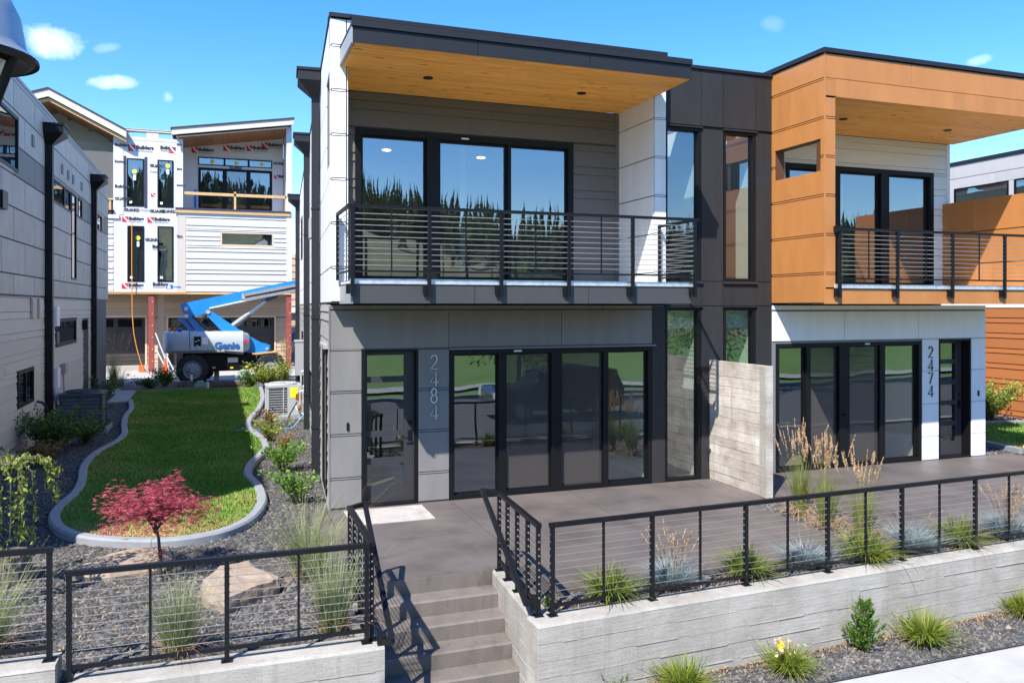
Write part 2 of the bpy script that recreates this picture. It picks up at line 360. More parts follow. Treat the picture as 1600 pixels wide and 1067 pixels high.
def children(o): return [c for c in bpy.data.objects if c.parent == o]
def copy_tree(o, label=None, kids=None):
    kids = kids if kids is not None else {}
    c = o.copy(); COL.objects.link(c)
    for ch in children(o):
        d = copy_tree(ch); d.parent = c
    if label: c['label'] = label
    return c
# rectangles minus holes -> list of rectangles
def cut(rect, holes):
    out = [rect]
    for h in holes:
        new = []
        for (a, b, c, d) in out:
            if h[0] >= b or h[1] <= a or h[2] >= d or h[3] <= c: new.append((a, b, c, d)); continue
            if h[2] > c: new.append((a, b, c, h[2]))
            if h[3] < d: new.append((a, b, h[3], d))
            zc, zd = max(c, h[2]), min(d, h[3])
            if h[0] > a: new.append((a, h[0], zc, zd))
            if h[1] < b: new.append((h[1], b, zc, zd))
        out = new
    return [r for r in out if r[1] - r[0] > .015 and r[3] - r[2] > .015]
def wall(fr, u0, u1, z0, z1, o0, o1, holes, parent, m, name='wall', label=None):
    mb = MB()
    for a, b, c, d in cut((u0, u1, z0, z1), holes): mb.ubox(fr, a, b, o0, o1, c, d)
    return part(mb, name, m, parent, label=label)
def panels(fr, rows, holes, parent, m, o0=.004, o1=.018, gap=.018, name='panel', backing=None, alt=None, vgap=.010):
    """rows: (z0, z1, [u splits]); every panel its own object"""
    for z0, z1, us in rows:
        for a, b in zip(us[:-1], us[1:]):
            for r in cut((a + min(gap, vgap) / 2, b - min(gap, vgap) / 2, z0 + gap / 2, z1 - gap / 2), holes):
                mm = alt((r[0] + r[1]) / 2, (r[2] + r[3]) / 2) if alt else None
                part(MB().ubox(fr, r[0], r[1], o0, o1 + random.uniform(-.0015, .0015), r[2], r[3]), name, mm or m, parent)
def reveal(fr, segs, parent, m, o=.012, h=.012, name='joint_trim'):
    """the thin raised strip inside a double joint"""
    for u0, u1, z in segs: part(MB().ubox(fr, u0, u1, .002, o, z - h / 2, z + h / 2), name, m, parent)
def siding(fr, u0, u1, z0, z1, holes, parent, m, exps=(.30, .15), o=.0, thick=.016, split=None, name='board'):
    """lap boards, one object each, the lower edge proud"""
    z = z0; i = 0; joints = split or []
    while z < z1 - .02:
        e = exps[i % len(exps)]; zt = min(z + e, z1)
        us = [u0] + [q + (i % 3) * .4 for q in joints if u0 < q + (i % 3) * .4 < u1] + [u1]
        for a, b in zip(us[:-1], us[1:]):
            for r in cut((a, b, z, zt), holes):
                g = .0015
                part(MB().ubox(fr, r[0] + g, r[1] - g, o, o + thick * 1.6, r[2] + .008, r[3], o, o + thick * .45), name, m, parent)
        z = zt; i += 1
def window(fr, u0, u1, z0, z1, parent, o0=-.10, o1=.02, fw=.06, mull=(), gm='glass', fm='black_frame', rails=(), gms=None, screens=(), name='window', sash=.0, pane_o=-.03):
    """frame with mullions; each pane of glass a sub-part.  mull: (u0,u1) solid posts"""
    mb = MB()
    mb.ubox(fr, u0, u0 + fw, o0, o1, z0, z1).ubox(fr, u1 - fw, u1, o0, o1, z0, z1)
    mb.ubox(fr, u0 + fw, u1 - fw, o0, o1 - .002, z0, z0 + fw).ubox(fr, u0 + fw, u1 - fw, o0, o1 - .002, z1 - fw, z1)
    for a, b in mull: mb.ubox(fr, a, b, o0, o1 - .006, z0 + fw, z1 - fw)
    for c, d in rails: mb.ubox(fr, u0 + fw, u1 - fw, o0, o1 - .010, c, d)
    es = [u0 + fw] + [x for m_ in sorted(mull) for x in m_] + [u1 - fw]
    spans = [(es[i], es[i + 1]) for i in range(0, len(es), 2)]
    if sash:
        for i, (a, b) in enumerate(spans):
            so = pane_o + .012 + .016 * (i % 2)
            for q in ((a, a + sash, z0 + fw, z1 - fw), (b - sash, b, z0 + fw, z1 - fw), (a + sash, b - sash, z0 + fw, z0 + fw + sash), (a + sash, b - sash, z1 - fw - sash, z1 - fw)):
                mb.ubox(fr, q[0], q[1], pane_o - .015, so, q[2], q[3])
    w_ = part(mb, name, fm, parent)
    for i, (a, b) in enumerate(spans):
        zs = [z0 + fw] + [x for r_ in sorted(rails) for x in r_] + [z1 - fw]
        for j in range(0, len(zs), 2):
            g = gms[i] if gms else gm
            part(MB().ubox(fr, a, b, pane_o - .006, pane_o, zs[j], zs[j + 1]), 'pane', g, w_)
            if i in screens:
                s_ = MB()
                s_.ubox(fr, a + .005, b - .005, pane_o + .016, pane_o + .018, zs[j] + .005, zs[j + 1] - .005)
                part(s_, 'insect_screen', 'screen_mesh', w_)
    return w_
# numpy meshes for plants, gravel
def npmesh(name, verts, faces, tint=None, smooth=False):
    me = bpy.data.meshes.new(name); verts = np.asarray(verts, dtype=np.float32); faces = np.asarray(faces, dtype=np.int32); k = faces.shape[1]
    me.vertices.add(len(verts)); me.vertices.foreach_set('co', verts.ravel())
    me.loops.add(faces.size); me.loops.foreach_set('vertex_index', faces.ravel())
    me.polygons.add(len(faces)); me.polygons.foreach_set('loop_start', np.arange(0, faces.size, k, dtype=np.int32))
    try: me.polygons.foreach_set('loop_total', np.full(len(faces), k, dtype=np.int32))
    except Exception: pass
    if tint is not None:
        a = me.attributes.new('tint', 'FLOAT', 'POINT'); a.data.foreach_set('value', np.asarray(tint, dtype=np.float32))
    me.update(calc_edges=True); me.validate()
    if smooth: me.polygons.foreach_set('use_smooth', np.ones(len(faces), dtype=bool))
    return me
def blades(n, rad, length, lean, droop, width, segs=4, lenvar=.3, seed=0, z0=0.0, tip=.1, leanvar=.35, curl=.15):
    """n arching strap leaves from a clump of radius rad -> verts, quads, tint"""
    g = np.random.default_rng(seed); az = g.uniform(0, 2 * np.pi, n); rr = rad * np.sqrt(g.uniform(0, 1, n)); ba = az + g.normal(0, .7, n)
    bx, by = rr * np.cos(ba), rr * np.sin(ba)
    L = length * (1 + g.uniform(-lenvar, lenvar, n)); ln = np.clip(lean * (1 + g.normal(0, leanvar, n)), .02, 3); dr = np.clip(droop * (1 + g.normal(0, .3, n)), 0, 3)
    sp = az + g.normal(0, curl, n); t = np.linspace(0, 1, segs + 1)[None, :]
    out = L[:, None] * (ln[:, None] * t * (.55 + .45 * t)); up = L[:, None] * (t - dr[:, None] * t ** 2.2)
    ang = az[:, None] + (sp - az)[:, None] * t
    x = bx[:, None] + out * np.cos(ang); y = by[:, None] + out * np.sin(ang); z = z0 + up
    wv = width * (1 + g.uniform(-.3, .3, n))[:, None] * (1 - (1 - tip) * t ** 1.6); tw = az + np.pi / 2 + g.normal(0, .6, n)
    wx, wy = (np.cos(tw)[:, None] * wv / 2), (np.sin(tw)[:, None] * wv / 2)
    A = np.stack([x - wx, y - wy, z], -1); B = np.stack([x + wx, y + wy, z], -1)
    V = np.stack([A, B], 2).reshape(-1, 3); m = (segs + 1) * 2
    base = (np.arange(n) * m)[:, None] + (np.arange(segs) * 2)[None, :]
    Fq = np.stack([base, base + 1, base + 3, base + 2], -1).reshape(-1, 4)
    tint = np.clip(np.repeat(g.uniform(0, .75, n), m) + np.tile(np.repeat(np.linspace(0, .25, segs + 1), 2), n), 0, 1)
    return V, Fq, tint
def leaves(cent, size, seed=0, up=.35, lenr=1.9, sizevar=.35, axis=None, axj=.5):
    """one folded diamond per centre (two quads share the midrib as a kite) -> verts, quads, tint"""
    g = np.random.default_rng(seed); c = np.asarray(cent); n = len(c)
    d = g.normal(0, 1, (n, 3)) if axis is None else np.asarray(axis) + g.normal(0, axj, (n, 3))
    d /= np.linalg.norm(d, axis=1)[:, None] + 1e-9
    nn = g.normal(0, 1, (n, 3)); nn[:, 2] += up * 3; r = np.cross(d, nn); r /= np.linalg.norm(r, axis=1)[:, None] + 1e-9
    s = (size * (1 + g.uniform(-sizevar, sizevar, n)))[:, None]
    V = np.stack([c - d * s * lenr / 2, c + r * s / 2, c + d * s * lenr / 2, c - r * s / 2], 1).reshape(-1, 3)
    F_ = (np.arange(n) * 4)[:, None] + np.arange(4)[None, :]
    return V, F_, np.repeat(g.uniform(0, 1, n), 4)
def merge(*parts_):
    V, F_, T = [], [], []; o = 0
    for v, f, t in parts_: V.append(v); F_.append(f + o); T.append(t); o += len(v)
    return np.concatenate(V), np.concatenate(F_), np.concatenate(T)
def textmesh(s, size, bold=0.0, depth=.004, key={}):
    k = (s, size, bold)
    if k in key: return key[k]
    c = bpy.data.curves.new('lettering', 'FONT'); c.body = s; c.size = size; c.offset = bold; c.extrude = depth / 2; c.resolution_u = 2; c.align_x = 'LEFT'
    o = bpy.data.objects.new('lettering', c); COL.objects.link(o); bpy.context.view_layer.update()
    me = bpy.data.meshes.new_from_object(o.evaluated_get(bpy.context.evaluated_depsgraph_get())); bpy.data.objects.remove(o); bpy.data.curves.remove(c)
    me.name = 'lettering'; key[k] = me; return me
def text(s, size, loc, m, parent, bold=0.0, fr=FRONT, name='lettering', slant=0, ang=0.0, sx=1.0):
    me = textmesh(s, size, bold)
    if not me.materials: me.materials.append(MATS[m])
    elif me.materials[0] != MATS[m]: me = me.copy(); me.materials[0] = MATS[m]
    o = bpy.data.objects.new(name, me); COL.objects.link(o); o.parent = parent
    b = BASE.get(rootof(parent).name, (0, 0, 0))
    X = Vector((fr.u[0], fr.u[1], 0)); Z = Vector((fr.n[0], fr.n[1], 0)); Y = Vector((0, 0, 1))
    M = Matrix((X, Y, Z)).transposed().to_4x4() @ Matrix.Rotation(ang, 4, 'Z') @ Matrix.Diagonal((sx, 1, 1, 1)); M.translation = Vector(loc) - Vector(b)
    o.matrix_local = M; return o
# fly-screen: half see-through dark mesh
def _screen():
    m = bpy.data.materials.new('screen_mesh'); m.use_nodes = True; nt = m.node_tree; nt.nodes.clear(); L = nt.links
    o = _n(nt, 'ShaderNodeOutputMaterial'); t = _n(nt, 'ShaderNodeBsdfTransparent'); d = _n(nt, 'ShaderNodeBsdfDiffuse'); d.inputs[0].default_value = (.125, .110, .098, 1)
    x = _n(nt, 'ShaderNodeMixShader'); x.inputs[0].default_value = .25; L.new(t.outputs[0], x.inputs[1]); L.new(d.outputs[0], x.inputs[2]); L.new(x.outputs[0], o.inputs[0]); MATS['screen_mesh'] = m
_screen()
# ------------------------------------------------------------------ ground, roads, paving
ZS = -0.84                                            # pavement by the road
mb = MB()
def sheet(mb, x0, x1, y0, y1, z): return mb.poly([(x0, y0, z), (x1, y0, z), (x1, y1, z), (x0, y1, z)])
g = MB(); sheet(g, -400, 400, -500, 7.9, -1.06); struct(g, 'ground', 'park_lawn')
g = MB(); sheet(g, -400, 400, 60, 900, -.30); struct(g, 'back_ground', 'soil')
g = MB(); sheet(g, -80, 90, -9.2, 4.6, -1.02); struct(g, 'road', 'asphalt')
k = MB()
for i in range(16):
    x = -8.88 + i * 1.83 - 0.0
    k.box(x + .004, x + 1.826, 4.95, 7.10, ZS - .12, ZS)
struct(k, 'pavement', 'sidewalk_concrete')
k = MB().box(-40, 40, 4.62, 4.92, -1.2, ZS - .005); struct(k, 'road_kerb', 'curb_concrete')
k = MB().box(-40, 40, -9.5, -9.2, -1.2, -.86); struct(k, 'far_kerb', 'curb_concrete')
k = MB(); sheet(k, -80, 90, -14.5, -12.6, -.93); struct(k, 'park_path', 'sidewalk_concrete')
# garden beds (dark basalt gravel over soil)
YR = lambda x: 7.46 + .040 * x                        # front face of the right retaining wall
YL = lambda x: 7.655 - .020 * x                       # and of the left one
g = MB()
def bed(poly, z): g.poly([(x, y, z) for x, y in poly])
bed([(-60, 7.75), (1.30, 7.75), (1.30, 12.98), (1.66, 12.98), (3.3, 35.2), (-60, 35.2)], -.035)
bed([(3.2, 7.75), (40, 9.1), (40, 13.2), (3.2, 13.2)], -.06)
bed([(15.4, 13.2), (60, 13.2), (60, 60), (15.4, 60)], -.05)
bed([(-60, 34.0), (60, 34.0), (60, 36.2), (-60, 36.2)], -.045)
bed([(3.0, 7.05), (40, 7.05), (40, 9.4), (3.0, 7.75)], ZS + .02)
struct(g, 'gravel_bed', 'gravel_base')
g = MB(); sheet(g, -60, 60, 35.0, 70, -.025); struct(g, 'alley', 'alley_concrete')
g = MB(); sheet(g, -60, 60, 33.9, 37.6, -.012); struct(g, 'alley_lane', 'asphalt')
g = MB(); g.box(-3.42, -2.80, 30.1, 33.9, -.1, .012); g.box(-4.6, -3.43, 33.0, 34.6, -.1, .01); struct(g, 'path', 'sidewalk_concrete')
# patios of both houses: slabs between saw-cut joints
pat = bpy.data.objects.new('patio', None); COL.objects.link(pat); pat['kind'] = 'structure'
def slabs(xs, ys, clipx=None):
    for a, b in zip(xs[:-1], xs[1:]):
        for c, d in zip(ys[:-1], ys[1:]):
            z = random.uniform(-.001, .001); q = .005
            m_ = MB().box(a + q, b - q, c + q, d - q, -.25, z); o = put('slab', m_.mesh('slab'), 'patio_concrete', pat)
slabs([1.34, 1.62, 3.62], [9.42, 11.05, 12.995])
slabs([3.62, 5.72, 8.12], [8.50, 11.05, 12.995])
slabs([8.12, 8.58], [11.3, 12.995])
slabs([8.84, 10.0], [11.35, 12.995]); slabs([9.18, 10.0], [8.44, 11.345])
slabs([10.0, 12.2, 14.4, 16.2], [8.44, 11.35, 12.995])
o = MB().box(1.36, 1.6, 7.95, 9.41, -.3, -.02)
# stairs down to the pavement
st = thing('concrete_stairs', 'brown grey concrete steps rising from the pavement to the patio between two walls', 'stairs', (2.3, 8.5, 0))
RISE, RUN, Y0 = .178, .295, 9.42
for i in range(1, 6):
    y1 = Y0 - (i - 1) * RUN; y0 = Y0 - i * RUN; z = -RISE * i
    xl = 1.46; xr = 3.20
    s_ = MB(); s_.hexa([(xl, y0, -1.1), (xr, y0, -1.1), (xr, y1 - .002, -1.1), (xl, y1 - .002, -1.1), (xl, y0, z - .02), (xr, y0, z - .02), (xr, y1 - .002, z - .02), (xl, y1 - .002, z - .02)])
    s_.hexa([(xl, y0, z - .02), (xr, y0, z - .02), (xr, y1 - .002, z - .02), (xl, y1 - .002, z - .02), (xl, y0 + .018, z), (xr, y0 + .018, z), (xr, y1 - .002, z), (xl, y1 - .002, z)])
    part(s_, 'step', 'step_concrete', st)
s_ = MB().box(1.46, 3.2, Y0 - .02 - 0, Y0 - .004, -.25, -.001); part(s_, 'top_riser', 'step_concrete', st)
k = MB().box(1.3, 3.3, 7.102, Y0 - 5 * RUN - .002, ZS - .12, ZS - .001); struct(k, 'landing', 'sidewalk_concrete')

# ------------------------------------------------------------------ board-formed concrete walls
def formed_wall(name, label, p0, p1, thick, z0, z1, courses, m='wall_concrete', rel=.006, cap=.028, seed=1):
    """courses of slightly different depth with an offset fin line between boards; chamfered top"""
    rnd = random.Random(seed); p0 = Vector((*p0, 0)); p1 = Vector((*p1, 0)); d = (p1 - p0); L = d.length; d.normalize(); n = Vector((d.y, -d.x, 0))
    fr = Fr(p0.x, p0.y, d.x, d.y, n.x, n.y)
    mb = MB(); zs = [z1 - cap]
    while zs[-1] - courses > z0: zs.append(zs[-1] - courses * rnd.uniform(.92, 1.08))
    zs.append(z0)
    mb.hexa([fr.p(0, 0, z1 - cap), fr.p(L, 0, z1 - cap), fr.p(L, -thick, z1 - cap), fr.p(0, -thick, z1 - cap), fr.p(cap, -cap * .6, z1), fr.p(L, -cap * .6, z1), fr.p(L, -thick, z1), fr.p(cap, -thick, z1)])
    for a, b in zip(zs[1:], zs[:-1]):
        u = 0
        while u < L - .01:
            v = min(L, u + rnd.choice([1.2, 2.4, 3.0, 3.6])); v = L if L - v < .5 else v; q = rnd.uniform(-rel, rel * .4)
            mb.ubox(fr, u, v - .0, -thick, -abs(q), a + .005, b)
            u = v
        mb.ubox(fr, .004, L - .004, -thick + .01, -rel * 2.2, a, a + .005)
        # ragged fins of cement that squeezed out between the boards
        u = rnd.uniform(0, .4)
        while u < L - .3:
            l = rnd.uniform(.12, .9); mb.ubox(fr, u, min(u + l, L), -.01, rnd.uniform(.001, .007), a + rnd.uniform(-.004, .002), a + rnd.uniform(.005, .010)); u += l + rnd.uniform(.0, .5)
    c = fr.p(L / 2, 0, 0)
    return single(mb, name, m, label, 'wall', (c[0], c[1], z0))
formed_wall('retaining_wall', 'long pale board marked concrete wall under the black railing of the patio beds', (3.03, YR(3.03)), (24, YR(24)), .30, -1.1, 0.0, .175, seed=3)
formed_wall('retaining_wall', 'pale concrete side wall flanking the right of the steps', (3.155, 9.46), (3.047, YR(3.03) + .295), .22, -1.1, -.001, .175, seed=5)
formed_wall('retaining_wall', 'low pale concrete wall under the lower railing left of the steps', (-1.22, YL(-1.22)), (1.49, YL(1.49)), .30, -1.1, .0, .21, seed=8)
formed_wall('retaining_wall', 'pale concrete wall end under the higher railing at the left edge', (-14, 7.99), (-1.27, YL(-1.27) + .035), .30, -1.1, .19, .21, seed=9)
wl = MB().box(1.27, 1.485, 7.96, 9.40, -1.1, -.002)
single(wl, 'retaining_wall', 'wall_concrete', 'shaded concrete side wall flanking the left of the steps', 'wall', (1.4, 8.6, -1.1))
# free-standing privacy wall
pw = thing('privacy_wall', 'freestanding board formed concrete screen wall between the two patios', 'wall', (8.66, 12.1, 0))
mb = MB(); rnd = random.Random(4); zs = [0]
while zs[-1] < 2.05: zs.append(zs[-1] + rnd.uniform(.155, .205))
zs[-1] = 2.2
FRW = Fr(8.6, 13.0, 0, -1, -1, 0)
part(MB().ubox(FRW, 0.004, 1.66, -.118, -.012, -.2, 2.195).ubox(FRW, 1.66, 1.70, -.12, -.002, -.2, 2.2), 'core', 'screen_wall_concrete', pw)
for a, b in zip(zs[:-1], zs[1:]):
    u = 0
    while u < 1.5:
        v = 1.5 if rnd.random() < .55 else rnd.uniform(.5, 1.2); v = max(v, u + .3); v = 1.5 if 1.5 - v < .3 else v
        q = rnd.uniform(-.004, .004); part(MB().ubox(FRW, u + .005, v, -.014, q + rnd.uniform(-.002, .002), a + .006, b, ot0=None, ot1=q), 'board_course', 'screen_wall_concrete', pw); u = v
mbt = MB()
mbt.ubox(FRW, 1.505, 1.655, -.02, .004, 0, 2.19)
part(mbt, 'end_strip', 'wall_concrete', pw)
hb = MB().tube([(8.585, 12.93, .55), (8.52, 12.93, .55)], .018).tube([(8.53, 12.93, .55), (8.53, 12.93, .42)], .012)
single(hb, 'hose_bib', 'bronze', 'small blue and brass tap low on the concrete screen wall', 'tap', (8.585, 12.93, .5))
# doormat
dm = MB().box(1.86, 3.10, 11.93, 12.83, .002, .012); single(dm, 'doormat', 'doormat', 'pale pink beige mat lying before the front door of 2484', 'doormat', (2.5, 12.4, .002))
# ------------------------------------------------------------------ lawn with its concrete edging
OUT = [(-2.80, 30.1), (-2.54, 27.7), (-2.52, 26.0), (-2.41, 24.1), (-2.22, 22.3), (-2.24, 21.1), (-2.39, 20.2), (-2.53, 19.1), (-2.51, 17.8), (-2.36, 16.5), (-2.31, 15.45), (-2.37, 14.77), (-2.39, 14.14), (-2.32, 13.6), (-2.15, 13.04), (-1.88, 12.57), (-1.52, 12.22), (-1.03, 11.94), (-.61, 11.82), (-.23, 11.86), (.19, 12.1), (.54, 12.68), (.74, 13.5), (.79, 14.18), (.76, 15.0), (.65, 15.84), (.65, 16.46), (.76, 17.3), (.98, 18.2), (1.12, 19.1), (1.12, 20.05), (1.0, 21.1), (.88, 22.0), (.88, 23.0), (1.0, 24.2), (1.25, 25.8), (1.45, 27.7), (1.6, 29.6), (1.7, 33.2)]
def smooth_line(P, n=4):
    o = []
    for i in range(len(P) - 1):
        p0, p1, p2, p3 = (Vector(P[max(i - 1, 0)]), Vector(P[i]), Vector(P[i + 1]), Vector(P[min(i + 2, len(P) - 1)]))
        for j in range(n):
            t = j / n; o.append(.5 * ((2 * p1) + (-p0 + p2) * t + (2 * p0 - 5 * p1 + 4 * p2 - p3) * t * t + (-p0 + 3 * p1 - 3 * p2 + p3) * t ** 3))
    o.append(Vector(P[-1])); return o
EL = smooth_line(OUT)
def offset_line(P, d):
    o = []
    for i, p in enumerate(P):
        t = (P[min(i + 1, len(P) - 1)] - P[max(i - 1, 0)]).normalized(); o.append(p + Vector((-t.y, t.x)) * d)
    return o
INN = offset_line(EL, -.16) if False else offset_line(EL, .16)
ed = bpy.data.objects.new('lawn_edging', None); COL.objects.link(ed); ed['kind'] = 'structure'
cuts = list(range(0, len(EL), 14)) + [len(EL) - 1]
for a, b in zip(cuts[:-1], cuts[1:]):
    mb = MB(); sec = []
    for i in range(a, b + 1):
        o_, n_ = EL[i], INN[i]
        if i == b and b < len(EL) - 1: o_ = EL[i].lerp(EL[i - 1], .06); n_ = INN[i].lerp(INN[i - 1], .06)
        m1 = o_.lerp(n_, .16); m2 = o_.lerp(n_, .84)
        sec.append([(o_.x, o_.y, -.08), (o_.x, o_.y, .055), (m1.x, m1.y, .085), (m2.x, m2.y, .085), (n_.x, n_.y, .055), (n_.x, n_.y, -.08)])
    base = len(mb.v)
    for q in sec: mb.v += q
    for i in range(len(sec) - 1):
        for j in range(5): mb.f.append((base + i * 6 + j, base + i * 6 + j + 1, base + (i + 1) * 6 + j + 1, base + (i + 1) * 6 + j))
    mb.f.append(tuple(base + j for j in range(6))); mb.f.append(tuple(base + (len(sec) - 1) * 6 + j for j in reversed(range(6))))
    put('edging_piece', mb.mesh('edging_piece', smooth=True), 'curb_concrete', ed)
lawn_poly = [(p.x, p.y) for p in INN] + [(-2.8, 33.2)]
lb = MB().poly([(x, y, .03) for x, y in lawn_poly]); 
# ---- lawn colours: mown green with straw-coloured dry patches
m = bpy.data.materials.new('lawn'); m.use_nodes = True; nt = m.node_tree; L = nt.links; p = nt.nodes['Principled BSDF']; p.inputs['Roughness'].default_value = .8; p.inputs['Specular IOR Level'].default_value = .15
tcx = _n(nt, 'ShaderNodeNewGeometry')
n1 = _n(nt, 'ShaderNodeTexNoise'); n1.inputs['Scale'].default_value = .55; n1.inputs['Detail'].default_value = 5; n1.inputs['Roughness'].default_value = .6; L.new(tcx.outputs['Position'], n1.inputs[0])
sx = _n(nt, 'ShaderNodeSeparateXYZ'); L.new(tcx.outputs['Position'], sx.inputs[0])
dy = _n(nt, 'ShaderNodeMapRange'); dy.inputs[1].default_value = 14.2; dy.inputs[2].default_value = 11.9; dy.inputs[3].default_value = 0; dy.inputs[4].default_value = .24; L.new(sx.outputs[1], dy.inputs[0])
dx = _n(nt, 'ShaderNodeMapRange'); dx.inputs[1].default_value = -1.0; dx.inputs[2].default_value = -2.4; dx.inputs[3].default_value = 0; dx.inputs[4].default_value = .12; L.new(sx.outputs[0], dx.inputs[0])
a1 = _n(nt, 'ShaderNodeMath', operation='ADD'); L.new(n1.outputs['Fac'], a1.inputs[0]); L.new(dy.outputs[0], a1.inputs[1])
a2 = _n(nt, 'ShaderNodeMath', operation='ADD'); L.new(a1.outputs[0], a2.inputs[0]); L.new(dx.outputs[0], a2.inputs[1])
cr = _n(nt, 'ShaderNodeValToRGB'); e = cr.color_ramp.elements; e[0].position = .45; e[0].color = (.115, .215, .030, 1); e[1].position = .86; e[1].color = (.44, .32, .14, 1)
e2 = cr.color_ramp.elements.new(.58); e2.color = (.165, .265, .046, 1); e3 = cr.color_ramp.elements.new(.70); e3.color = (.25, .255, .072, 1)
L.new(a2.outputs[0], cr.inputs[0])
at = _n(nt, 'ShaderNodeAttribute', attribute_name='tint'); mr = _n(nt, 'ShaderNodeMapRange'); mr.inputs[3].default_value = .72; mr.inputs[4].default_value = 1.38; L.new(at.outputs['Fac'], mr.inputs[0])
h = _n(nt, 'ShaderNodeHueSaturation'); L.new(cr.outputs[0], h.inputs['Color']); L.new(mr.outputs[0], h.inputs['Value']); L.new(h.outputs[0], p.inputs['Base Color']); MATS['lawn'] = m
struct(lb, 'lawn', 'lawn')
def in_poly(P, x, y):
    P = np.asarray(P); c = np.zeros(len(x), bool); n = len(P); j = n - 1
    for i in range(n):
        xi, yi = P[i]; xj, yj = P[j]
        c ^= ((yi > y) != (yj > y)) & (x < (xj - xi) * (y - yi) / (yj - yi + 1e-12) + xi); j = i
    return c
def turf(poly, n, seed, name, label, hgt=.055, wid=.008):
    g = np.random.default_rng(seed); P = np.asarray(poly); x = g.uniform(P[:, 0].min(), P[:, 0].max(), n); y = P[:, 1].min() + (P[:, 1].max() - P[:, 1].min()) * g.uniform(0, 1, n) ** 1.6
    k = in_poly(poly, x, y); x, y = x[k], y[k]; n = len(x); az = g.uniform(0, 2 * np.pi, n); hh = hgt * g.uniform(.6, 1.3, n); ln = hh * g.uniform(.1, .9, n); ww = wid * g.uniform(.7, 1.4, n) * (1 + (y - P[:, 1].min()) * .06)
    ca, sa = np.cos(az), np.sin(az); z0 = .028
    V = np.stack([np.stack([x - sa * ww, y + ca * ww, np.full(n, z0)], -1), np.stack([x + sa * ww, y - ca * ww, np.full(n, z0)], -1), np.stack([x + ca * ln, y + sa * ln, z0 + hh], -1)], 1).reshape(-1, 3)
    o = put(name, npmesh(name, V, (np.arange(n) * 3)[:, None] + np.arange(3)[None, :], np.repeat(g.uniform(0, 1, n), 3)), 'lawn'); o['kind'] = 'stuff'; o['label'] = label; o['category'] = 'grass'
turf(lawn_poly, 270000, 3, 'lawn_grass', 'mown green lawn with dry straw patches inside the curved edging')
lp2 = [(16.6, 13.0), (30, 10.6), (30, 14.6), (20.6, 16.2), (17.2, 17.2)]
lb = MB().poly([(x, y, .012) for x, y in lp2]); struct(lb, 'side_lawn', 'lawn')
turf(lp2, 60000, 5, 'side_grass', 'strip of green lawn beyond the white corner pier of 2474', .05)
e2_ = MB()
for a, b in zip(lp2, lp2[1:] + lp2[:1]): e2_.bar((a[0], a[1], .02), (b[0], b[1], .02), .14, .11)
struct(e2_, 'side_lawn_edging', 'curb_concrete')
# ------------------------------------------------------------------ loose gravel
m = bpy.data.materials.new('pebble'); m.use_nodes = True; nt = m.node_tree; p = nt.nodes['Principled BSDF']; p.inputs['Roughness'].default_value = .75; p.inputs['Specular IOR Level'].default_value = .35
at = _n(nt, 'ShaderNodeAttribute', attribute_name='tint'); cr = _n(nt, 'ShaderNodeValToRGB'); e = cr.color_ramp.elements; e[0].position = 0; e[0].color = (.031, .030, .029, 1); e[1].position = 1; e[1].color = (.30, .23, .165, 1)
for q, c in ((.45, (.066, .064, .062)), (.78, (.125, .120, .114)), (.90, (.16, .15, .14)), (.965, (.19, .14, .10))): x = e.new(q); x.color = (*c, 1)
nt.links.new(at.outputs['Fac'], cr.inputs[0]); nt.links.new(cr.outputs[0], p.inputs['Base Color']); MATS['pebble'] = m
def pebbles(n, sampler, size, seed, z, label):
    g = np.random.default_rng(seed); x, y = sampler(g, n); n = len(x)
    ph = np.arange(4) / 4 * 2 * np.pi
    s = size * np.exp(g.normal(0, .38, n)); az = g.uniform(0, 2 * np.pi, n)
    rr = s[:, None] * (.75 + .5 * g.uniform(0, 1, (n, 4))); an = az[:, None] + ph[None, :] + g.normal(0, .2, (n, 4)); el = (1 + .7 * g.uniform(0, 1, n))[:, None]
    X = x[:, None] + rr * np.cos(an) * el; Yy = y[:, None] + rr * np.sin(an); zz = z + s[:, None] * g.uniform(-.2, .6, (n, 4))
    ring = np.stack([X, Yy, zz], -1); zt = z + s * g.uniform(.75, 1.35, n)
    top = np.stack([x + s * g.normal(0, .3, n), y + s * g.normal(0, .3, n), zt], -1)[:, None, :]
    V = np.concatenate([ring, top], 1).reshape(-1, 3); b = (np.arange(n) * 5)[:, None, None]
    tri = np.array([[i, (i + 1) % 4, 4] for i in range(4)])[None]; F_ = (b + tri).reshape(-1, 3)
    o = put('gravel', npmesh('gravel', V, F_, np.repeat(g.uniform(0, 1, n), 5)), 'pebble'); o['kind'] = 'stuff'; o['label'] = label; o['category'] = 'gravel'
out_poly = [(p.x, p.y) for p in EL] + [(-2.8, 40)]
def s_left(g, n):
    y = 7.9 + (35 - 7.9) * g.uniform(0, 1, n) ** 2.3; x = g.uniform(-4.2, 3.0, n)
    k = ~in_poly(out_poly, x, y) & (x < np.where(y < 12.95, 1.33, 1.62 + .0725 * (y - 12.75))) & (x > np.where(y > 11.3, -3.99, -9)) & ~((y < 7.95) & (x > -1.4)) & ~((x > -3.45) & (x < -2.7) & (y > 30))
    return x[k], y[k]
pebbles(235000, s_left, .0118, 21, -.034, 'dark grey basalt gravel round the curved lawn')
def s_bed(g, n):
    x = g.uniform(3.2, 16, n); y = g.uniform(7.6, 11.3, n)
    k = (y > YR(x) + .27) & ((y < 8.49) & (x < 8.12) | (x > 8.1) & (x < 9.2) & (y < 11.3) | (x >= 9.2) & (y < 8.43))
    return x[k], y[k]
pebbles(150000, s_bed, .0125, 22, -.058, 'dark gravel of the planting beds behind the patio railing')
def s_strip(g, n):
    x = g.uniform(3.2, 13, n); y = g.uniform(7.08, 8.1, n); k = y < YR(x) - .005; return x[k], y[k]
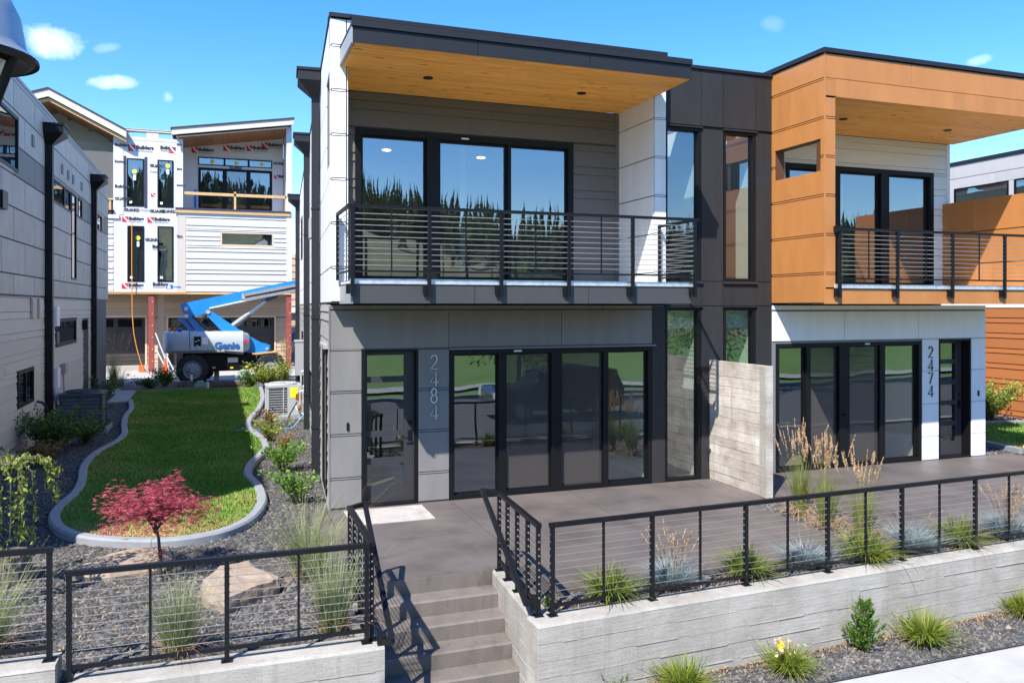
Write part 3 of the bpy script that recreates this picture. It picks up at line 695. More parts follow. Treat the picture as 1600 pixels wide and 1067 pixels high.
pebbles(70000, s_strip, .0125, 23, ZS + .022, 'dark gravel strip between the pavement and the concrete wall')
def s_right(g, n):
    x = g.uniform(15.6, 24, n); y = g.uniform(11, 20, n); k = ~in_poly(lp2, x, y) & (x > np.where(y < 12.99, 16.3, 15.6)) & (x < 21.8); return x[k], y[k]
pebbles(26000, s_right, .024, 24, -.048, 'grey gravel beside the strip of lawn at the orange siding')
# dead leaves and mulch caught along the foot of the wall
def litter(n, samp, seed, z, label):
    g = np.random.default_rng(seed); x, y = samp(g, n); c = np.stack([x, y, z + g.uniform(.006, .025, len(x))], -1); v, f, t = leaves(c, .013, seed, up=1.2, lenr=3.2)
    o = put('leaf_litter', npmesh('leaf_litter', v, f, t), 'dry_leaf'); o['kind'] = 'stuff'; o['label'] = label; o['category'] = 'dead leaves'
leafmat('dry_leaf', (.22, .12, .055), (.42, .29, .17), .1)
litter(1900, lambda g, n: (lambda x, d: (x, YR(x) - .01 - np.abs(d)))(g.uniform(3.2, 12, n), g.normal(0, .16, n) * g.uniform(0, 1, n)), 31, ZS + .04, 'dry brown leaves along the foot of the concrete wall')
litter(420, lambda g, n: (np.clip(g.normal(-.6, 1.0, n), -4, 1.15), 8.35 + np.abs(g.normal(0, .8, n))), 32, -.02, 'dry brown leaves scattered on the left gravel')
litter(1300, lambda g, n: (lambda x: (x, YR(x) + .28 + np.abs(g.normal(0, .22, n))))(g.uniform(3.2, 12, n)), 33, -.045, 'dry brown leaves in the patio beds')
litter(700, lambda g, n: (8.55 + g.normal(0, .2, n), g.uniform(8.6, 10.8, n)), 34, -.045, 'dry grass stalks under the tall feather grasses')
# ------------------------------------------------------------------ shared house pieces
def digits(s, fr, u, ztop, hgt, step, parent, m, o=.02, wid=.19):
    """modern house numerals built from round strokes"""
    def arc(cx, cy, r, a0, a1, n=12, ry=None): return [(cx + r * math.cos(R(a0 + (a1 - a0) * i / n)), cy + (ry or r) * math.sin(R(a0 + (a1 - a0) * i / n))) for i in range(n + 1)]
    G = {'2': [arc(.5, .70, .33, 165, -38, 14, .28) + [(.14, .03), (.88, .03)]],
         '4': [[(.72, 0), (.72, 1), (.10, .26), (.95, .26)]],
         '8': [arc(.5, .74, .27, 0, 360, 18, .24), arc(.5, .26, .33, 0, 360, 18, .26)],
         '7': [[(.12, .97), (.88, .97), (.36, 0)]]}
    for i, ch in enumerate(s):
        mb = MB()
        for st_ in G[ch]:
            pts = [fr.p(u + (x - .5) * wid, o, ztop - i * step - hgt + y * hgt) for x, y in st_]
            mb.tube(pts, .0115, 6)
        part(mb, 'digit', m, parent)
def downspout(name, fr, u, ztop, zbot, label, m='roof_metal', big=1.0, group=None, o=0.02):
    c = fr.p(u, .1, zbot); t = thing(name, label, 'downspout', c, group); w = .13 * big
    part(MB().ubox(fr, u - w / 2, u + w / 2, o, o + w * .85, zbot, ztop - .45), 'pipe', m, t)
    h = MB(); a = .24 * big
    h.ubox(fr, u - a, u + a, o, o + .30 * big, ztop - .20, ztop).ubox(fr, u - a - .02, u + a + .02, o, o + .32 * big, ztop - .02, ztop + .03)
    b = [fr.p(u - a, o, ztop - .2), fr.p(u + a, o, ztop - .2), fr.p(u + a, o + .30 * big, ztop - .2), fr.p(u - a, o + .30 * big, ztop - .2)]
    e = [fr.p(u - w / 2, o, ztop - .47), fr.p(u + w / 2, o, ztop - .47), fr.p(u + w / 2, o + w * .85, ztop - .47), fr.p(u - w / 2, o + w * .85, ztop - .47)]
    h.hexa(e + b); part(h, 'collector_box', m, t)
    k = MB()
    for z in np.arange(zbot + .9, ztop - .8, 2.1): k.ubox(fr, u - w / 2 - .012, u + w / 2 + .012, o - .005, o + w * .85 + .008, z, z + .035)
    part(k, 'strap', m, t)
def downlight(x, y, z, parent):
    part(MB().lathe((x, y, z - .012), [(.075, -.004), (.08, .0), (.08, .012)], 20), 'downlight', 'black_frame', parent)
def soffit(x0, x1, y0, y1, z, parent, m='soffit_wood', w=.137):
    y = y0
    while y < y1 - .01:
        e = min(y + w, y1); xs = [x0]; 
        while x1 - xs[-1] > 3.4: xs.append(xs[-1] + random.uniform(1.2, 3.0))
        xs.append(x1)
        for a, b in zip(xs[:-1], xs[1:]):
            mb = MB(); c = .008; z0 = z + random.uniform(-.0008, .0008)
            mb.hexa([(a + .001, y + c, z0), (b - .001, y + c, z0), (b - .001, e - c, z0), (a + .001, e - c, z0), (a + .001, y, z0 + .014), (b - .001, y, z0 + .014), (b - .001, e, z0 + .014), (a + .001, e, z0 + .014)])
            part(mb, 'soffit_plank', m, parent)
        y = e
def cable_rail(fr, us_big, us_thin, ztop, zbot, zfoot, parent, o=0.0, ncab=10, name='railing', brk=True, ret=None, seg=None):
    """balcony railing fixed to the face of the deck: a part of the house, with posts, rails and cables of its own"""
    u0, u1 = us_big[0], us_big[-1]
    top = part(MB().ubox(fr, u0 - .05, u1 + .05, o - .022, o + .022, ztop - .045, ztop), name, 'black_metal', parent)
    part(MB().ubox(fr, u0, u1, o - .014, o + .014, zbot - .014, zbot + .014), 'bottom_rail', 'black_metal', top)
    for u in us_big:
        part(MB().ubox(fr, u - .026, u + .026, o - .02, o + .02, zfoot, ztop - .046), 'post', 'black_metal', top)
        if brk: part(MB().ubox(fr, u - .085, u - .028, o - .055, o - .012, zfoot + .03, zfoot + .16), 'bracket', 'black_metal', top)
    for u in us_thin: part(MB().ubox(fr, u - .009, u + .009, o - .009, o + .009, zbot + .015, ztop - .046), 'baluster', 'black_metal', top)
    for i in range(ncab):
        z = zbot + (ztop - .045 - zbot) * (i + 1) / (ncab + 1); part(MB().tube([fr.p(u0, o, z), fr.p(u1, o, z)], .0055, 6, False), 'cable', 'steel_cable', top)
    return top
def rail_return(top, x, y0, y1, ztop, zbot, zfoot, ncab=10):
    part(MB().box(x - .022, x + .022, y0 + .024, y1, ztop - .045, ztop), 'return_rail', 'black_metal', top)
    part(MB().box(x - .014, x + .014, y0 + .022, y1, zbot - .014, zbot + .014), 'return_bottom_rail', 'black_metal', top)
    part(MB().box(x - .02, x + .02, y1 - .05, y1, zbot - .1, ztop - .046), 'post', 'black_metal', top)
    for i in range(ncab):
        z = zbot + (ztop - .045 - zbot) * (i + 1) / (ncab + 1); part(MB().tube([(x, y0 + .02, z), (x, y1 - .02, z)], .0055, 6, False), 'cable', 'steel_cable', top)
def lite_door(u0, u1, z1, parent, handle_right=True, col='door_paint', o=-.15):
    d = MB(); h = .343
    lites = [(.31 + i * (h + .095), .31 + i * (h + .095) + h) for i in range(5)]
    ul, ur = u0 + .05, u1 - .17
    for a, b, c, e in cut((u0, u1, .035, z1), [(ul, ur, q[0], q[1]) for q in lites]): d.ubox(FRONT, a, b, o + -13.0 - .045, o - 13.0, c, e)
    dr = part(d, 'door', col, parent)
    for a, b in lites: part(MB().ubox(FRONT, ul, ur, o - 13.0 - .03, o - 13.0 - .022, a, b), 'pane', 'glass', dr)
    hx = u1 - .075 if handle_right else u1 - .075
    part(MB().ubox(FRONT, hx - .032, hx + .032, o - 13.0, o - 13 + .016, 1.02, 1.18).tube([FRONT.p(hx, o - 13 + .016, 1.06), FRONT.p(hx, o - 13 + .06, 1.06), FRONT.p(hx - .11, o - 13 + .062, 1.06)], .011), 'handle', 'black_metal', dr)
    part(MB().lathe(Vector(FRONT.p(hx, o - 13, 1.30)), [(.032, 0), (.032, -.02), (.02, -.03)], 14, axis='y'), 'deadbolt', 'black_metal', dr)
    return dr
# ------------------------------------------------------------------ house 2484
h1 = thing('townhouse', 'white and grey modern house numbered 2484 with wooden soffit over its balcony', 'house', (4.6, 13.0, 0))
FL = Fr(0, 13.0, 1, 0, 0, -1)                          # lower front plane
SKN = Fr(1.65, 12.75, .0725, 1, -1, .0725)             # the long left side wall
REC = Fr(0, 14.1, 1, 0, 0, -1)                         # back wall of the balcony
WHF = Fr(0, 12.75, 1, 0, 0, -1)                        # front of the white frame
holes_low = [(2.17, 3.08, 0, 2.5), (3.61, 7.39, 0, 2.475), (7.66, 8.42, .0, 3.17), (8.91, 9.62, 0, 3.17), (7.66, 8.42, 3.66, 6.47), (8.91, 9.62, 3.66, 6.47)]
wall(FL, 1.69, 7.64, -.1, 3.19, -.2, 0, holes_low, h1, 'grey_joint')
wall(FL, 7.64, 9.99, -.1, 7.56, -.2, 0, holes_low, h1, 'black_frame')
# grey reveal panels
zj = [0.003, .48, 1.165, 1.84, 2.51]
rows = [(a, b, [1.672, 2.168]) for a, b in zip(zj[:-1], zj[1:])] + [(a, b, [3.085, 3.605]) for a, b in zip(zj[:-1], zj[1:])]
panels(FL, rows, [], h1, 'grey_panel', o0=.002, o1=.016, gap=.050)
panels(FL, [(2.51, 3.135, [1.672, 3.6, 5.62, 7.40])], [], h1, 'grey_panel', o0=.002, o1=.016, gap=.022)
panels(FL, [(3.145, 3.215, [1.672, 3.2, 4.9, 6.4, 7.64])], [], h1, 'grey_panel', o0=.002, o1=.02, gap=.012)
reveal(FL, [(1.68, 2.16, z) for z in zj[1:]] + [(3.09, 3.60, z) for z in zj[1:4]], h1, 'grey_panel', h=.022)
part(MB().ubox(FL, 1.655, 1.672, -.01, .024, .003, 3.2), 'corner_trim', 'grey_panel', h1)
part(MB().ubox(FL, 3.6, 7.46, .0, .05, 2.478, 2.505), 'head_flashing', 'grey_panel', h1)
# dark standing panels between the two houses
cols = [7.40, 7.655]
part(MB().ubox(FL, 7.392, 7.655, .002, .022, .003, 3.20), 'panel', 'dark_panel', h1)
for u0, u1 in ((8.425, 8.90), (9.625, 9.985)):
    panels(FL, [(.003, 3.20, [u0, u1]), (3.20, 3.655, [u0, u1]), (3.655, 6.475, [u0, u1])], [], h1, 'dark_panel', o0=.002, o1=.02, gap=.012)
panels(FL, [(3.20, 3.60, [7.655, 8.425]), (3.20, 3.60, [8.90, 9.625]), (6.52, 7.563, [7.655, 8.425, 8.90, 9.625, 9.985])], [], h1, 'dark_panel', o0=.002, o1=.02, gap=.012)
part(MB().ubox(FL, 7.54, 9.995, -.3, .05, 7.565, 7.625), 'roof_cap', 'roof_metal', h1)
for u0, u1 in ((7.64, 8.44), (8.89, 9.64)):
    part(MB().ubox(FL, u0, u1, .0, .055, 6.475, 6.50), 'head_flashing', 'dark_panel', h1); part(MB().ubox(FL, u0, u1, .0, .06, 3.61, 3.655), 'window_sill', 'dark_panel', h1)
    part(MB().ubox(FL, u0, u1, .0, .05, 3.175, 3.196), 'head_flashing', 'dark_panel', h1)
    window(FL, u0 + .02, u1 - .02, 3.66, 6.47, h1, o0=-.14, o1=.012, fw=.055, gm='glass', pane_o=-.07)
    window(FL, u0 + .02, u1 - .02, .002, 3.17, h1, o0=-.14, o1=.012, fw=.055, gm='glass', pane_o=-.07)
# big sliding windows of the ground floor
window(FL, 3.612, 7.388, .002, 2.475, h1, o0=-.14, o1=.018, fw=.075, mull=[(4.465, 4.60), (5.43, 5.63), (6.42, 6.52)], gms=['glass', 'screened_glass', 'screened_glass', 'glass'], sash=.03, screens=(1, 2), pane_o=-.075)
part(MB().ubox(FL, 4.74, 4.88, .018, .024, 2.425, 2.45), 'sensor', 'white_panel', h1)
# entrance
part(MB().ubox(FL, 2.17, 2.22, -.2, .014, 0, 2.5).ubox(FL, 3.05, 3.08, -.2, .014, 0, 2.5).ubox(FL, 2.22, 3.05, -.2, .012, 2.465, 2.5).ubox(FL, 2.17, 3.08, -.2, .03, .0, .03), 'door_frame', 'black_frame', h1)
lite_door(2.225, 3.045, 2.462, h1, o=-.10)
digits('2484', FL, 3.345, 2.40, .235, .272, h1, 'digit_silver', o=.030, wid=.155)
part(MB().ubox(FL, 1.93, 1.965, .016, .035, 1.24, 1.36), 'doorbell', 'black_metal', h1)
# interior of the ground floor and the upper floor
part(MB().box(2.1, 9.9, 13.2, 18.5, -.12, -.004), 'floor', 'oak_floor', h1)
part(MB().box(2.1, 9.9, 13.2, 18.5, 2.78, 3.18), 'ceiling', 'interior_paint', h1)
part(MB().box(2.3, 9.9, 18.5, 18.6, 0, 6.9), 'back_wall', 'interior_paint', h1)
part(MB().box(7.45, 7.57, 13.21, 15.6, 0, 2.78).box(9.66, 9.9, 13.21, 18.5, 0, 6.5).box(3.12, 3.24, 13.21, 16.5, 0, 2.78).box(8.46, 8.56, 13.21, 16.5, 0, 6.6), 'inner_wall', 'interior_paint', h1)
part(MB().box(7.43, 7.45, 13.21, 15.6, 0, .12), 'skirting', 'white_panel', h1)
part(MB().box(2.12, 9.9, 14.12, 18.5, 3.50, 3.58), 'upper_floor', 'oak_floor', h1)
uc = part(MB().box(2.12, 9.9, 14.32, 18.5, 6.45, 6.6), 'upper_ceiling', 'interior_paint', h1)
for q in ((604, 235), (751.5, 247), (844.5, 274), (795, 298)):
    c = atZ(*q, 6.445); part(MB().lathe((c.x, c.y, 6.44), [(.085, 0), (.085, .006)], 16), 'ceiling_light', 'lamp_glow', uc)
part(MB().box(4.55, 4.66, 15.6, 18.5, 3.58, 6.45), 'inner_wall', 'interior_paint', h1)
# upper floor: white frame round a recessed balcony
op = (.15, 1.15, 5.4, 6.87)                            # side opening (u along the side wall)
wall(SKN, .035, 1.35, 3.24, 7.63, -.262, -.012, [op], h1, 'white_joint')
wall(SKN, 1.35, 22.3, -.1, 7.63, -.25, -.012, [], h1, 'white_joint', name='side_wall')
part(MB().box(7.305, 7.535, 12.76, 14.30, 3.24, 7.63), 'wall', 'white_joint', h1)
part(MB().box(1.66, 7.535, 12.765, 12.99, 6.96, 7.63).hexa([(1.9, 12.99, 7.2), (7.6, 12.99, 7.2), (7.6, 34.5, 7.2), (3.45, 34.5, 7.2), (1.9, 12.99, 7.62), (7.6, 12.99, 7.62), (7.6, 34.5, 7.62), (3.45, 34.5, 7.62)]), 'roof_body', 'white_joint', h1)
wj = [3.25, 3.79, 4.475, 5.155, 5.84, 6.525, 7.21, 7.645]
panels(WHF, [(a, b, [1.655, 1.89]) for a, b in zip(wj[:-1], wj[1:])], [], h1, 'white_panel', o0=-.008, o1=.006, gap=.052)
panels(WHF, [(a, b, [7.305, 7.54]) for a, b in zip(wj[:-2], wj[1:-1])] + [(7.0, 7.645, [1.9, 4.6, 7.54])], [], h1, 'white_panel', o0=-.008, o1=.006, gap=.046)
reveal(WHF, [(1.67, 1.88, z) for z in wj[1:-1]] + [(7.31, 7.53, z) for z in wj[1:-1]], h1, 'white_panel', h=.022, o=.004)
sp = [.0, 1.6, 4.05, 6.5, 9.6, 12.1, 14.6, 17.4, 20, 22.3]
uw = [(3.5, 6.1, 5.55, 7.02), (12.5, 14.0, 5.2, 6.4), (17.0, 18.5, 4.9, 6.4)]
rr = []
for i, (a, b) in enumerate(zip(wj[:-1], wj[1:])): rr.append((a, b, [s_ + (1.1 if i % 2 and 0 < s_ < 22 else 0) for s_ in sp]))
panels(SKN, rr, [op] + uw, h1, 'white_panel', o0=-.012, o1=.004, gap=.026)
inn = Fr(1.91, 12.76, 0, 1, 1, 0); inr = Fr(7.3, 12.76, 0, 1, -1, 0)
panels(inr, [(a, b, ([0, .78, 1.34] if i % 2 else [0, 1.34]) if i != 5 else [0, .75, 1.34]) for i, (a, b) in enumerate(zip(wj[:-2], wj[1:-1]))], [], h1, 'white_panel', o0=-.004, o1=.010, gap=.022)
panels(inn, [(a, b, [0, 1.34]) for a, b in zip(wj[:-2], wj[1:-1])], [(.13, 1.13, 5.4, 6.87)], h1, 'white_panel', o0=-.004, o1=.010, gap=.022)
for u0, u1, z0, z1 in uw: window(SKN, u0, u1, z0, z1, h1, o0=-.10, o1=.03, fw=.06, gm='far_glass', pane_o=-.03)
part(MB().ubox(SKN, -.03, 22.4, -.30, .022, 7.645, 7.705).box(1.64, 7.56, 12.72, 13.02, 7.646, 7.71), 'roof_cap', 'roof_metal', h1)
# grey lap boards low on the side wall
lw = [(.75, 2.05, .1, 2.5), (7.2, 9.2, .65, 1.55), (16.2, 17.6, 1.2, 2.3)]
siding(SKN, .26, 22.3, -.05, 3.22, lw, h1, 'grey_siding', o=-.012, split=[5.2, 9.6, 14, 18.5])
window(SKN, .78, 2.02, .1, 2.48, h1, o0=-.10, o1=.03, fw=.07, gm='far_glass')
for q in lw[1:]: window(SKN, *q, h1, o0=-.10, o1=.03, fw=.06, gm='far_glass')
part(MB().ubox(SKN, .7, 2.1, .0, .07, 2.5, 2.56), 'head_flashing', 'grey_siding', h1)
# recessed back wall with the upper sliding window
uwin = (2.24, 6.33, 3.58, 6.255)
wall(REC, 1.9, 7.31, 3.4, 6.9, -.2, 0, [uwin], h1, 'dark_siding')
siding(REC, 1.905, 7.29, 3.58, 6.88, [uwin], h1, 'dark_siding', o=.002, split=[4.3])
part(MB().ubox(REC, 7.22, 7.296, .0, .03, 3.58, 6.88), 'corner_trim', 'dark_siding', h1)
window(REC, *uwin, h1, o0=-.14, o1=.035, fw=.10, mull=[(3.50, 3.72), (5.02, 5.07)], gms=['upper_glass', 'upper_glass', 'upper_glass'], sash=.045, pane_o=-.07)
part(MB().ubox(REC, 4.13, 4.27, .036, .042, 6.185, 6.21), 'sensor', 'white_panel', h1)
# deck
part(MB().box(1.82, 7.29, 11.57, 12.78, 3.24, 3.52).box(1.92, 7.29, 12.78, 14.1, 3.3, 3.52), 'deck', 'deck_fascia', h1)
dx_ = [atY(q, 460, 11.55).x for q in (742, 920)]
DK = Fr(0, 11.565, 1, 0, 0, -1)
panels(DK, [(3.232, 3.505, [1.80, dx_[0], dx_[1], 7.305])], [], h1, 'deck_fascia', o0=.0, o1=.014, gap=.010)
part(MB().box(1.785, 1.815, 11.56, 12.74, 3.232, 3.50), 'deck_return', 'fascia_return', h1)  # sunlit left side painted in: lighter grey than the rest of the deck fascia
part(MB().box(7.292, 7.312, 11.56, 12.97, 3.232, 3.50), 'deck_return', 'deck_fascia', h1)
part(MB().box(1.77, 7.33, 11.535, 11.60, 3.512, 3.585), 'deck_edge', 'galvanised', h1)
part(MB().box(1.80, 7.30, 11.602, 14.09, 3.525, 3.575), 'deck_surface', 'warm_white_panel', h1)
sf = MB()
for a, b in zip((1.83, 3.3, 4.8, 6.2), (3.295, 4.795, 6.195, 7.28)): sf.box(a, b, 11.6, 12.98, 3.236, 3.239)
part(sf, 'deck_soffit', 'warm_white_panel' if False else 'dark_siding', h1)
FRR = Fr(0, 11.48, 1, 0, 0, -1)
rl = cable_rail(FRR, [1.79, 2.89, 3.99, 5.09, 6.19, 7.33], [2.34, 3.44, 4.54, 5.64], 4.625, 3.69, 3.34, h1)
rail_return(rl, 1.745, 11.48, 12.70, 4.625, 3.69, 3.4); rail_return(rl, 7.375, 11.48, 12.72, 4.625, 3.69, 3.4)
part(MB().ubox(FRR, 7.32, 7.42, -.02, .02, 4.58, 4.625).ubox(FRR, 1.72, 1.80, -.02, .02, 4.58, 4.625), 'rail_end', 'black_metal', rl)
# roof over the balcony
ov = MB().box(1.83, 7.28, 11.60, 14.1, 6.93, 7.16); part(ov, 'overhang', 'roof_metal', h1)
RF = Fr(0, 11.565, 1, 0, 0, -1); rj = [atY(q, 80, 11.55).x for q in (747, 922)]
panels(RF, [(6.905, 7.13, [1.80, rj[0], rj[1], 7.30])], [], h1, 'roof_metal', o0=0, o1=.014, gap=.008)
part(MB().box(1.785, 7.315, 11.525, 11.60, 7.135, 7.225).box(1.79, 7.31, 11.60, 12.76, 7.165, 7.20), 'gutter_edge', 'roof_metal', h1)
part(MB().box(1.785, 1.825, 11.56, 12.74, 6.905, 7.13), 'fascia_side', 'fascia_return', h1)  # lighter grey paints the sun on this left end; right end keeps roof metal
part(MB().box(7.29, 7.312, 11.56, 12.98, 6.905, 7.13), 'fascia_side', 'roof_metal', h1)
soffit(1.83, 7.29, 11.568, 12.74, 6.898, h1); soffit(1.925, 7.29, 12.742, 14.09, 6.898, h1)
for q in ((669, 121.5), (908.5, 145.5)):
    c = atZ(*q, 6.9); downlight(c.x, c.y, 6.898, h1)
# things on the side wall
downspout('downspout', SKN, 3.3, 7.66, -.05, 'dark square downspout nearest the front corner of the white house', big=1.35)
downspout('downspout', SKN, 9.3, 7.66, -.05, 'middle dark downspout on the white side wall, behind the corner one', big=1.3)
downspout('downspout', SKN, 21.4, 7.66, -.05, 'farthest dark downspout at the rear edge of the white side wall', big=1.5)
# ------------------------------------------------------------------ house 2474
h2 = thing('townhouse', 'orange clad house numbered 2474 with white ground floor and boxed balcony', 'house', (12.8, 13.0, 0))
BK = Fr(0, 14.1, 1, 0, 0, -1); OF = Fr(0, 11.565, 1, 0, 0, -1); OL = Fr(10.012, 11.55, 0, 1, -1, 0)
hl = [(10.09, 13.72, 0, 2.475), (14.19, 15.08, 0, 2.5)]
wall(FL, 10.0, 15.5, -.1, 3.19, -.2, 0, hl, h2, 'white_joint')
zj2 = [.003, .49, 1.17, 1.85, 2.51]
for u0, u1 in ((13.735, 14.185), (15.09, 15.50)):
    panels(FL, [(a, b, [u0, u1]) for a, b in zip(zj2[:-1], zj2[1:])], [], h2, 'white_panel', o0=.002, o1=.016, gap=.022)
    reveal(FL, [(u0 + .01, u1 - .01, z) for z in zj2[1:]], h2, 'white_panel', h=.010)
pj = [atY(q, 520, 13).x for q in (1319, 1434.5)]
panels(FL, [(2.515, 3.10, [10.0, pj[0], pj[1], 15.50])], [], h2, 'white_panel', o0=.002, o1=.016, gap=.020)
panels(FL, [(3.12, 3.215, [10.0, 10.9, 12.3, 13.5, 15.50])], [], h2, 'white_panel', o0=.002, o1=.020, gap=.014)
m_ = [atY(q, 640, 13).x for q in (1260, 1266, 1311, 1327, 1374.5, 1382.5)]
window(FL, 10.095, 13.715, .002, 2.475, h2, o0=-.14, o1=.018, fw=.07, mull=[(m_[0], m_[1]), (m_[2], m_[3]), (m_[4], m_[5])], gms=['glass', 'screened_glass', 'screened_glass', 'glass'], sash=.028, screens=(1, 2), pane_o=-.075)
part(MB().ubox(FL, 12.24, 12.36, .018, .024, 2.425, 2.45), 'sensor', 'white_panel', h2)
part(MB().lathe(Vector(FRONT.p(m_[2] + .1, -12.96, 1.05)), [(.03, 0), (.03, -.05)], 10, axis='y'), 'pull', 'black_metal', h2)
part(MB().ubox(FL, 14.195, 14.235, -.2, .014, 0, 2.5).ubox(FL, 15.05, 15.08, -.2, .014, 0, 2.5).ubox(FL, 14.235, 15.05, -.2, .012, 2.465, 2.5).ubox(FL, 14.195, 15.08, -.2, .03, 0, .03), 'door_frame', 'black_frame', h2)
lite_door(14.24, 15.045, 2.462, h2, o=-.19)
digits('2474', FL, 13.95, 2.36, .235, .272, h2, 'bronze', o=.030, wid=.155)
part(MB().ubox(FL, 15.27, 15.305, .016, .036, 1.28, 1.40), 'doorbell', 'black_metal', h2)
part(MB().box(10.05, 15.4, 13.2, 18.5, -.12, -.004), 'floor', 'oak_floor', h2)
part(MB().box(10.05, 15.4, 13.2, 18.5, 2.78, 3.18), 'ceiling', 'interior_paint', h2)
part(MB().box(10.05, 15.4, 18.5, 18.6, 0, 6.9).box(13.8, 13.9, 13.21, 16.5, 0, 2.78).box(15.3, 15.45, 13.21, 18.5, 0, 2.78), 'inner_wall', 'interior_paint', h2)
part(MB().box(10.05, 15.6, 14.12, 18.5, 3.50, 3.58), 'upper_floor', 'oak_floor', h2)
part(MB().box(10.05, 15.6, 14.32, 18.5, 6.45, 6.6), 'upper_ceiling', 'interior_paint', h2)
# orange box
oj = [3.232, 3.77, 4.45, 5.14, 5.82, 6.50, 7.18, 7.633]
hole = (.10, 1.35, 5.575, 6.14)
wall(OL, .02, 2.6, 3.24, 7.62, -.20, 0, [hole], h2, 'orange_joint')
rws = [(a, b, [0, .90, 2.6] if i in (1, 3, 5) else [0, 2.6]) for i, (a, b) in enumerate(zip(oj[:-1], oj[1:]))]
panels(OL, rws, [hole], h2, 'orange_panel', o0=.002, o1=.016, gap=.050)
reveal(OL, [(.02, 1.43, z) for z in oj[1:-1] if z != 5.82] + [(1.36, 1.43, 5.82), (.02, .09, 5.82)], h2, 'orange_panel', h=.022)
part(MB().box(10.225, 10.232, 11.58, 14.09, 3.58, 6.85) if False else MB().box(9.998, 10.022, 11.548, 11.57, 3.235, 7.632), 'corner_trim', 'orange_panel', h2)
panels(OF, [(a, b, [10.025, 10.235]) for a, b in zip([3.50] + oj[1:-3], [3.77] + oj[2:-2])] + [(6.50, 6.875, [10.025, 10.235])], [], h2, 'orange_panel', o0=.0, o1=.014, gap=.050)
fj = atY(1424, 120, 11.55).x
panels(OF, [(7.18, 7.633, [10.025, fj, 15.78])], [], h2, 'orange_panel', o0=0, o1=.014, gap=.040)
panels(OF, [(6.872, 7.18, [10.25, 13.0, 15.78])], [], h2, 'orange_panel', o0=0, o1=.0135, gap=.004)
panels(OF, [(6.885, 7.165, [10.025, 10.252])], [], h2, 'orange_panel', o0=0, o1=.0135, gap=.002)
reveal(OF, [(10.03, 15.77, 7.18)] + [(10.035, 10.225, z) for z in oj[1:-2]], h2, 'orange_panel', h=.022)
part(MB().box(10.02, 10.235, 11.57, 11.78, 3.25, 6.88).box(10.22, 15.78, 11.575, 14.3, 6.89, 7.58).box(10.0, 15.7, 14.0, 34, 6.95, 7.58), 'box_core', 'orange_joint', h2)
part(MB().box(9.965, 15.82, 11.52, 11.62, 7.635, 7.715).box(9.965, 10.06, 11.62, 14.2, 7.635, 7.715).box(10.06, 15.8, 11.62, 34, 7.585, 7.64), 'roof_cap', 'roof_metal', h2)
soffit(10.24, 15.78, 11.575, 14.08, 6.868, h2)
for q in ((1317.5, 186), (1480.5, 203.5)):
    c = atZ(*q, 6.868); downlight(c.x, c.y, 6.866, h2)
win2 = (11.18, 15.22, 3.58, 6.19)
wall(BK, 10.2, 15.70, 3.3, 6.9, -.2, 0, [win2], h2, 'white_joint')
siding(BK, 10.22, 15.62, 3.58, 6.86, [win2], h2, 'white_siding', o=.002, split=[13.1])
part(MB().ubox(BK, 15.60, 15.70, -.01, .032, 3.58, 6.86), 'corner_trim', 'white_panel', h2)
ww = [atY(q, 340, 14.1).x for q in (1375.5, 1388)]
window(BK, *win2, h2, o0=-.14, o1=.035, fw=.095, mull=[(12.42, 12.60), (ww[0], ww[1])], gms=['upper_glass'] * 3, sash=.04, pane_o=-.07)
part(MB().box(13.4, 13.5, 15.0, 18.5, 3.58, 6.45), 'inner_wall', 'interior_paint', h2)
part(MB().box(10.25, 15.70, 11.58, 14.1, 3.25, 3.52), 'deck', 'orange_joint', h2)
d2 = [atY(q, 460, 11.55).x for q in (1400,)]
panels(OF, [(3.232, 3.50, [10.025, 10.30, 12.9, 15.78])], [], h2, 'orange_panel', o0=0, o1=.014, gap=.006)
part(MB().box(10.21, 15.80, 11.525, 11.60, 3.51, 3.585), 'deck_edge', 'galvanised', h2)
part(MB().box(10.24, 15.7, 11.602, 14.09, 3.53, 3.575), 'deck_surface', 'warm_white_panel', h2)
sf = MB()
for a, b in zip((10.03, 11.4, 12.8, 14.2), (11.39, 12.79, 14.19, 15.75)): sf.box(a, b, 11.6, 12.98, 3.240, 3.25)
part(sf, 'deck_soffit', 'white_panel', h2)
bp = [atY(q, 400, 11.48).x for q in (1312, 1402.5, 1488.5, 1570, 1655)]; tp = [atY(q, 400, 11.48).x for q in (1357.5, 1447, 1530, 1613)]
cable_rail(FRR, bp, tp, 4.575, 3.68, 3.34, h2)
part(MB().box(10.18, 10.32, 11.44, 11.54, 4.50, 4.60), 'wall_bracket', 'black_metal', h2)
# orange side screen of the balcony
PW = Fr(15.50, 14.09, 0, -1, -1, 0)
part(MB().box(15.505, 15.69, 11.6, 14.06, 3.3, 5.50), 'side_screen', 'orange_joint', h2)
panels(PW, [(3.59, 4.12, [0, 1.3, 2.52]), (4.12, 4.81, [0, 2.52]), (4.81, 5.51, [0, .78, 2.52])], [], h2, 'orange_panel', o0=-.004, o1=.012, gap=.022)
# side wall boards below it and the body of the house
part(MB().box(15.3, 15.49, 13.2, 34, -.1, 3.2).box(15.4, 15.69, 14.3, 34, 3.2, 7.55), 'side_wall', 'white_joint', h2)

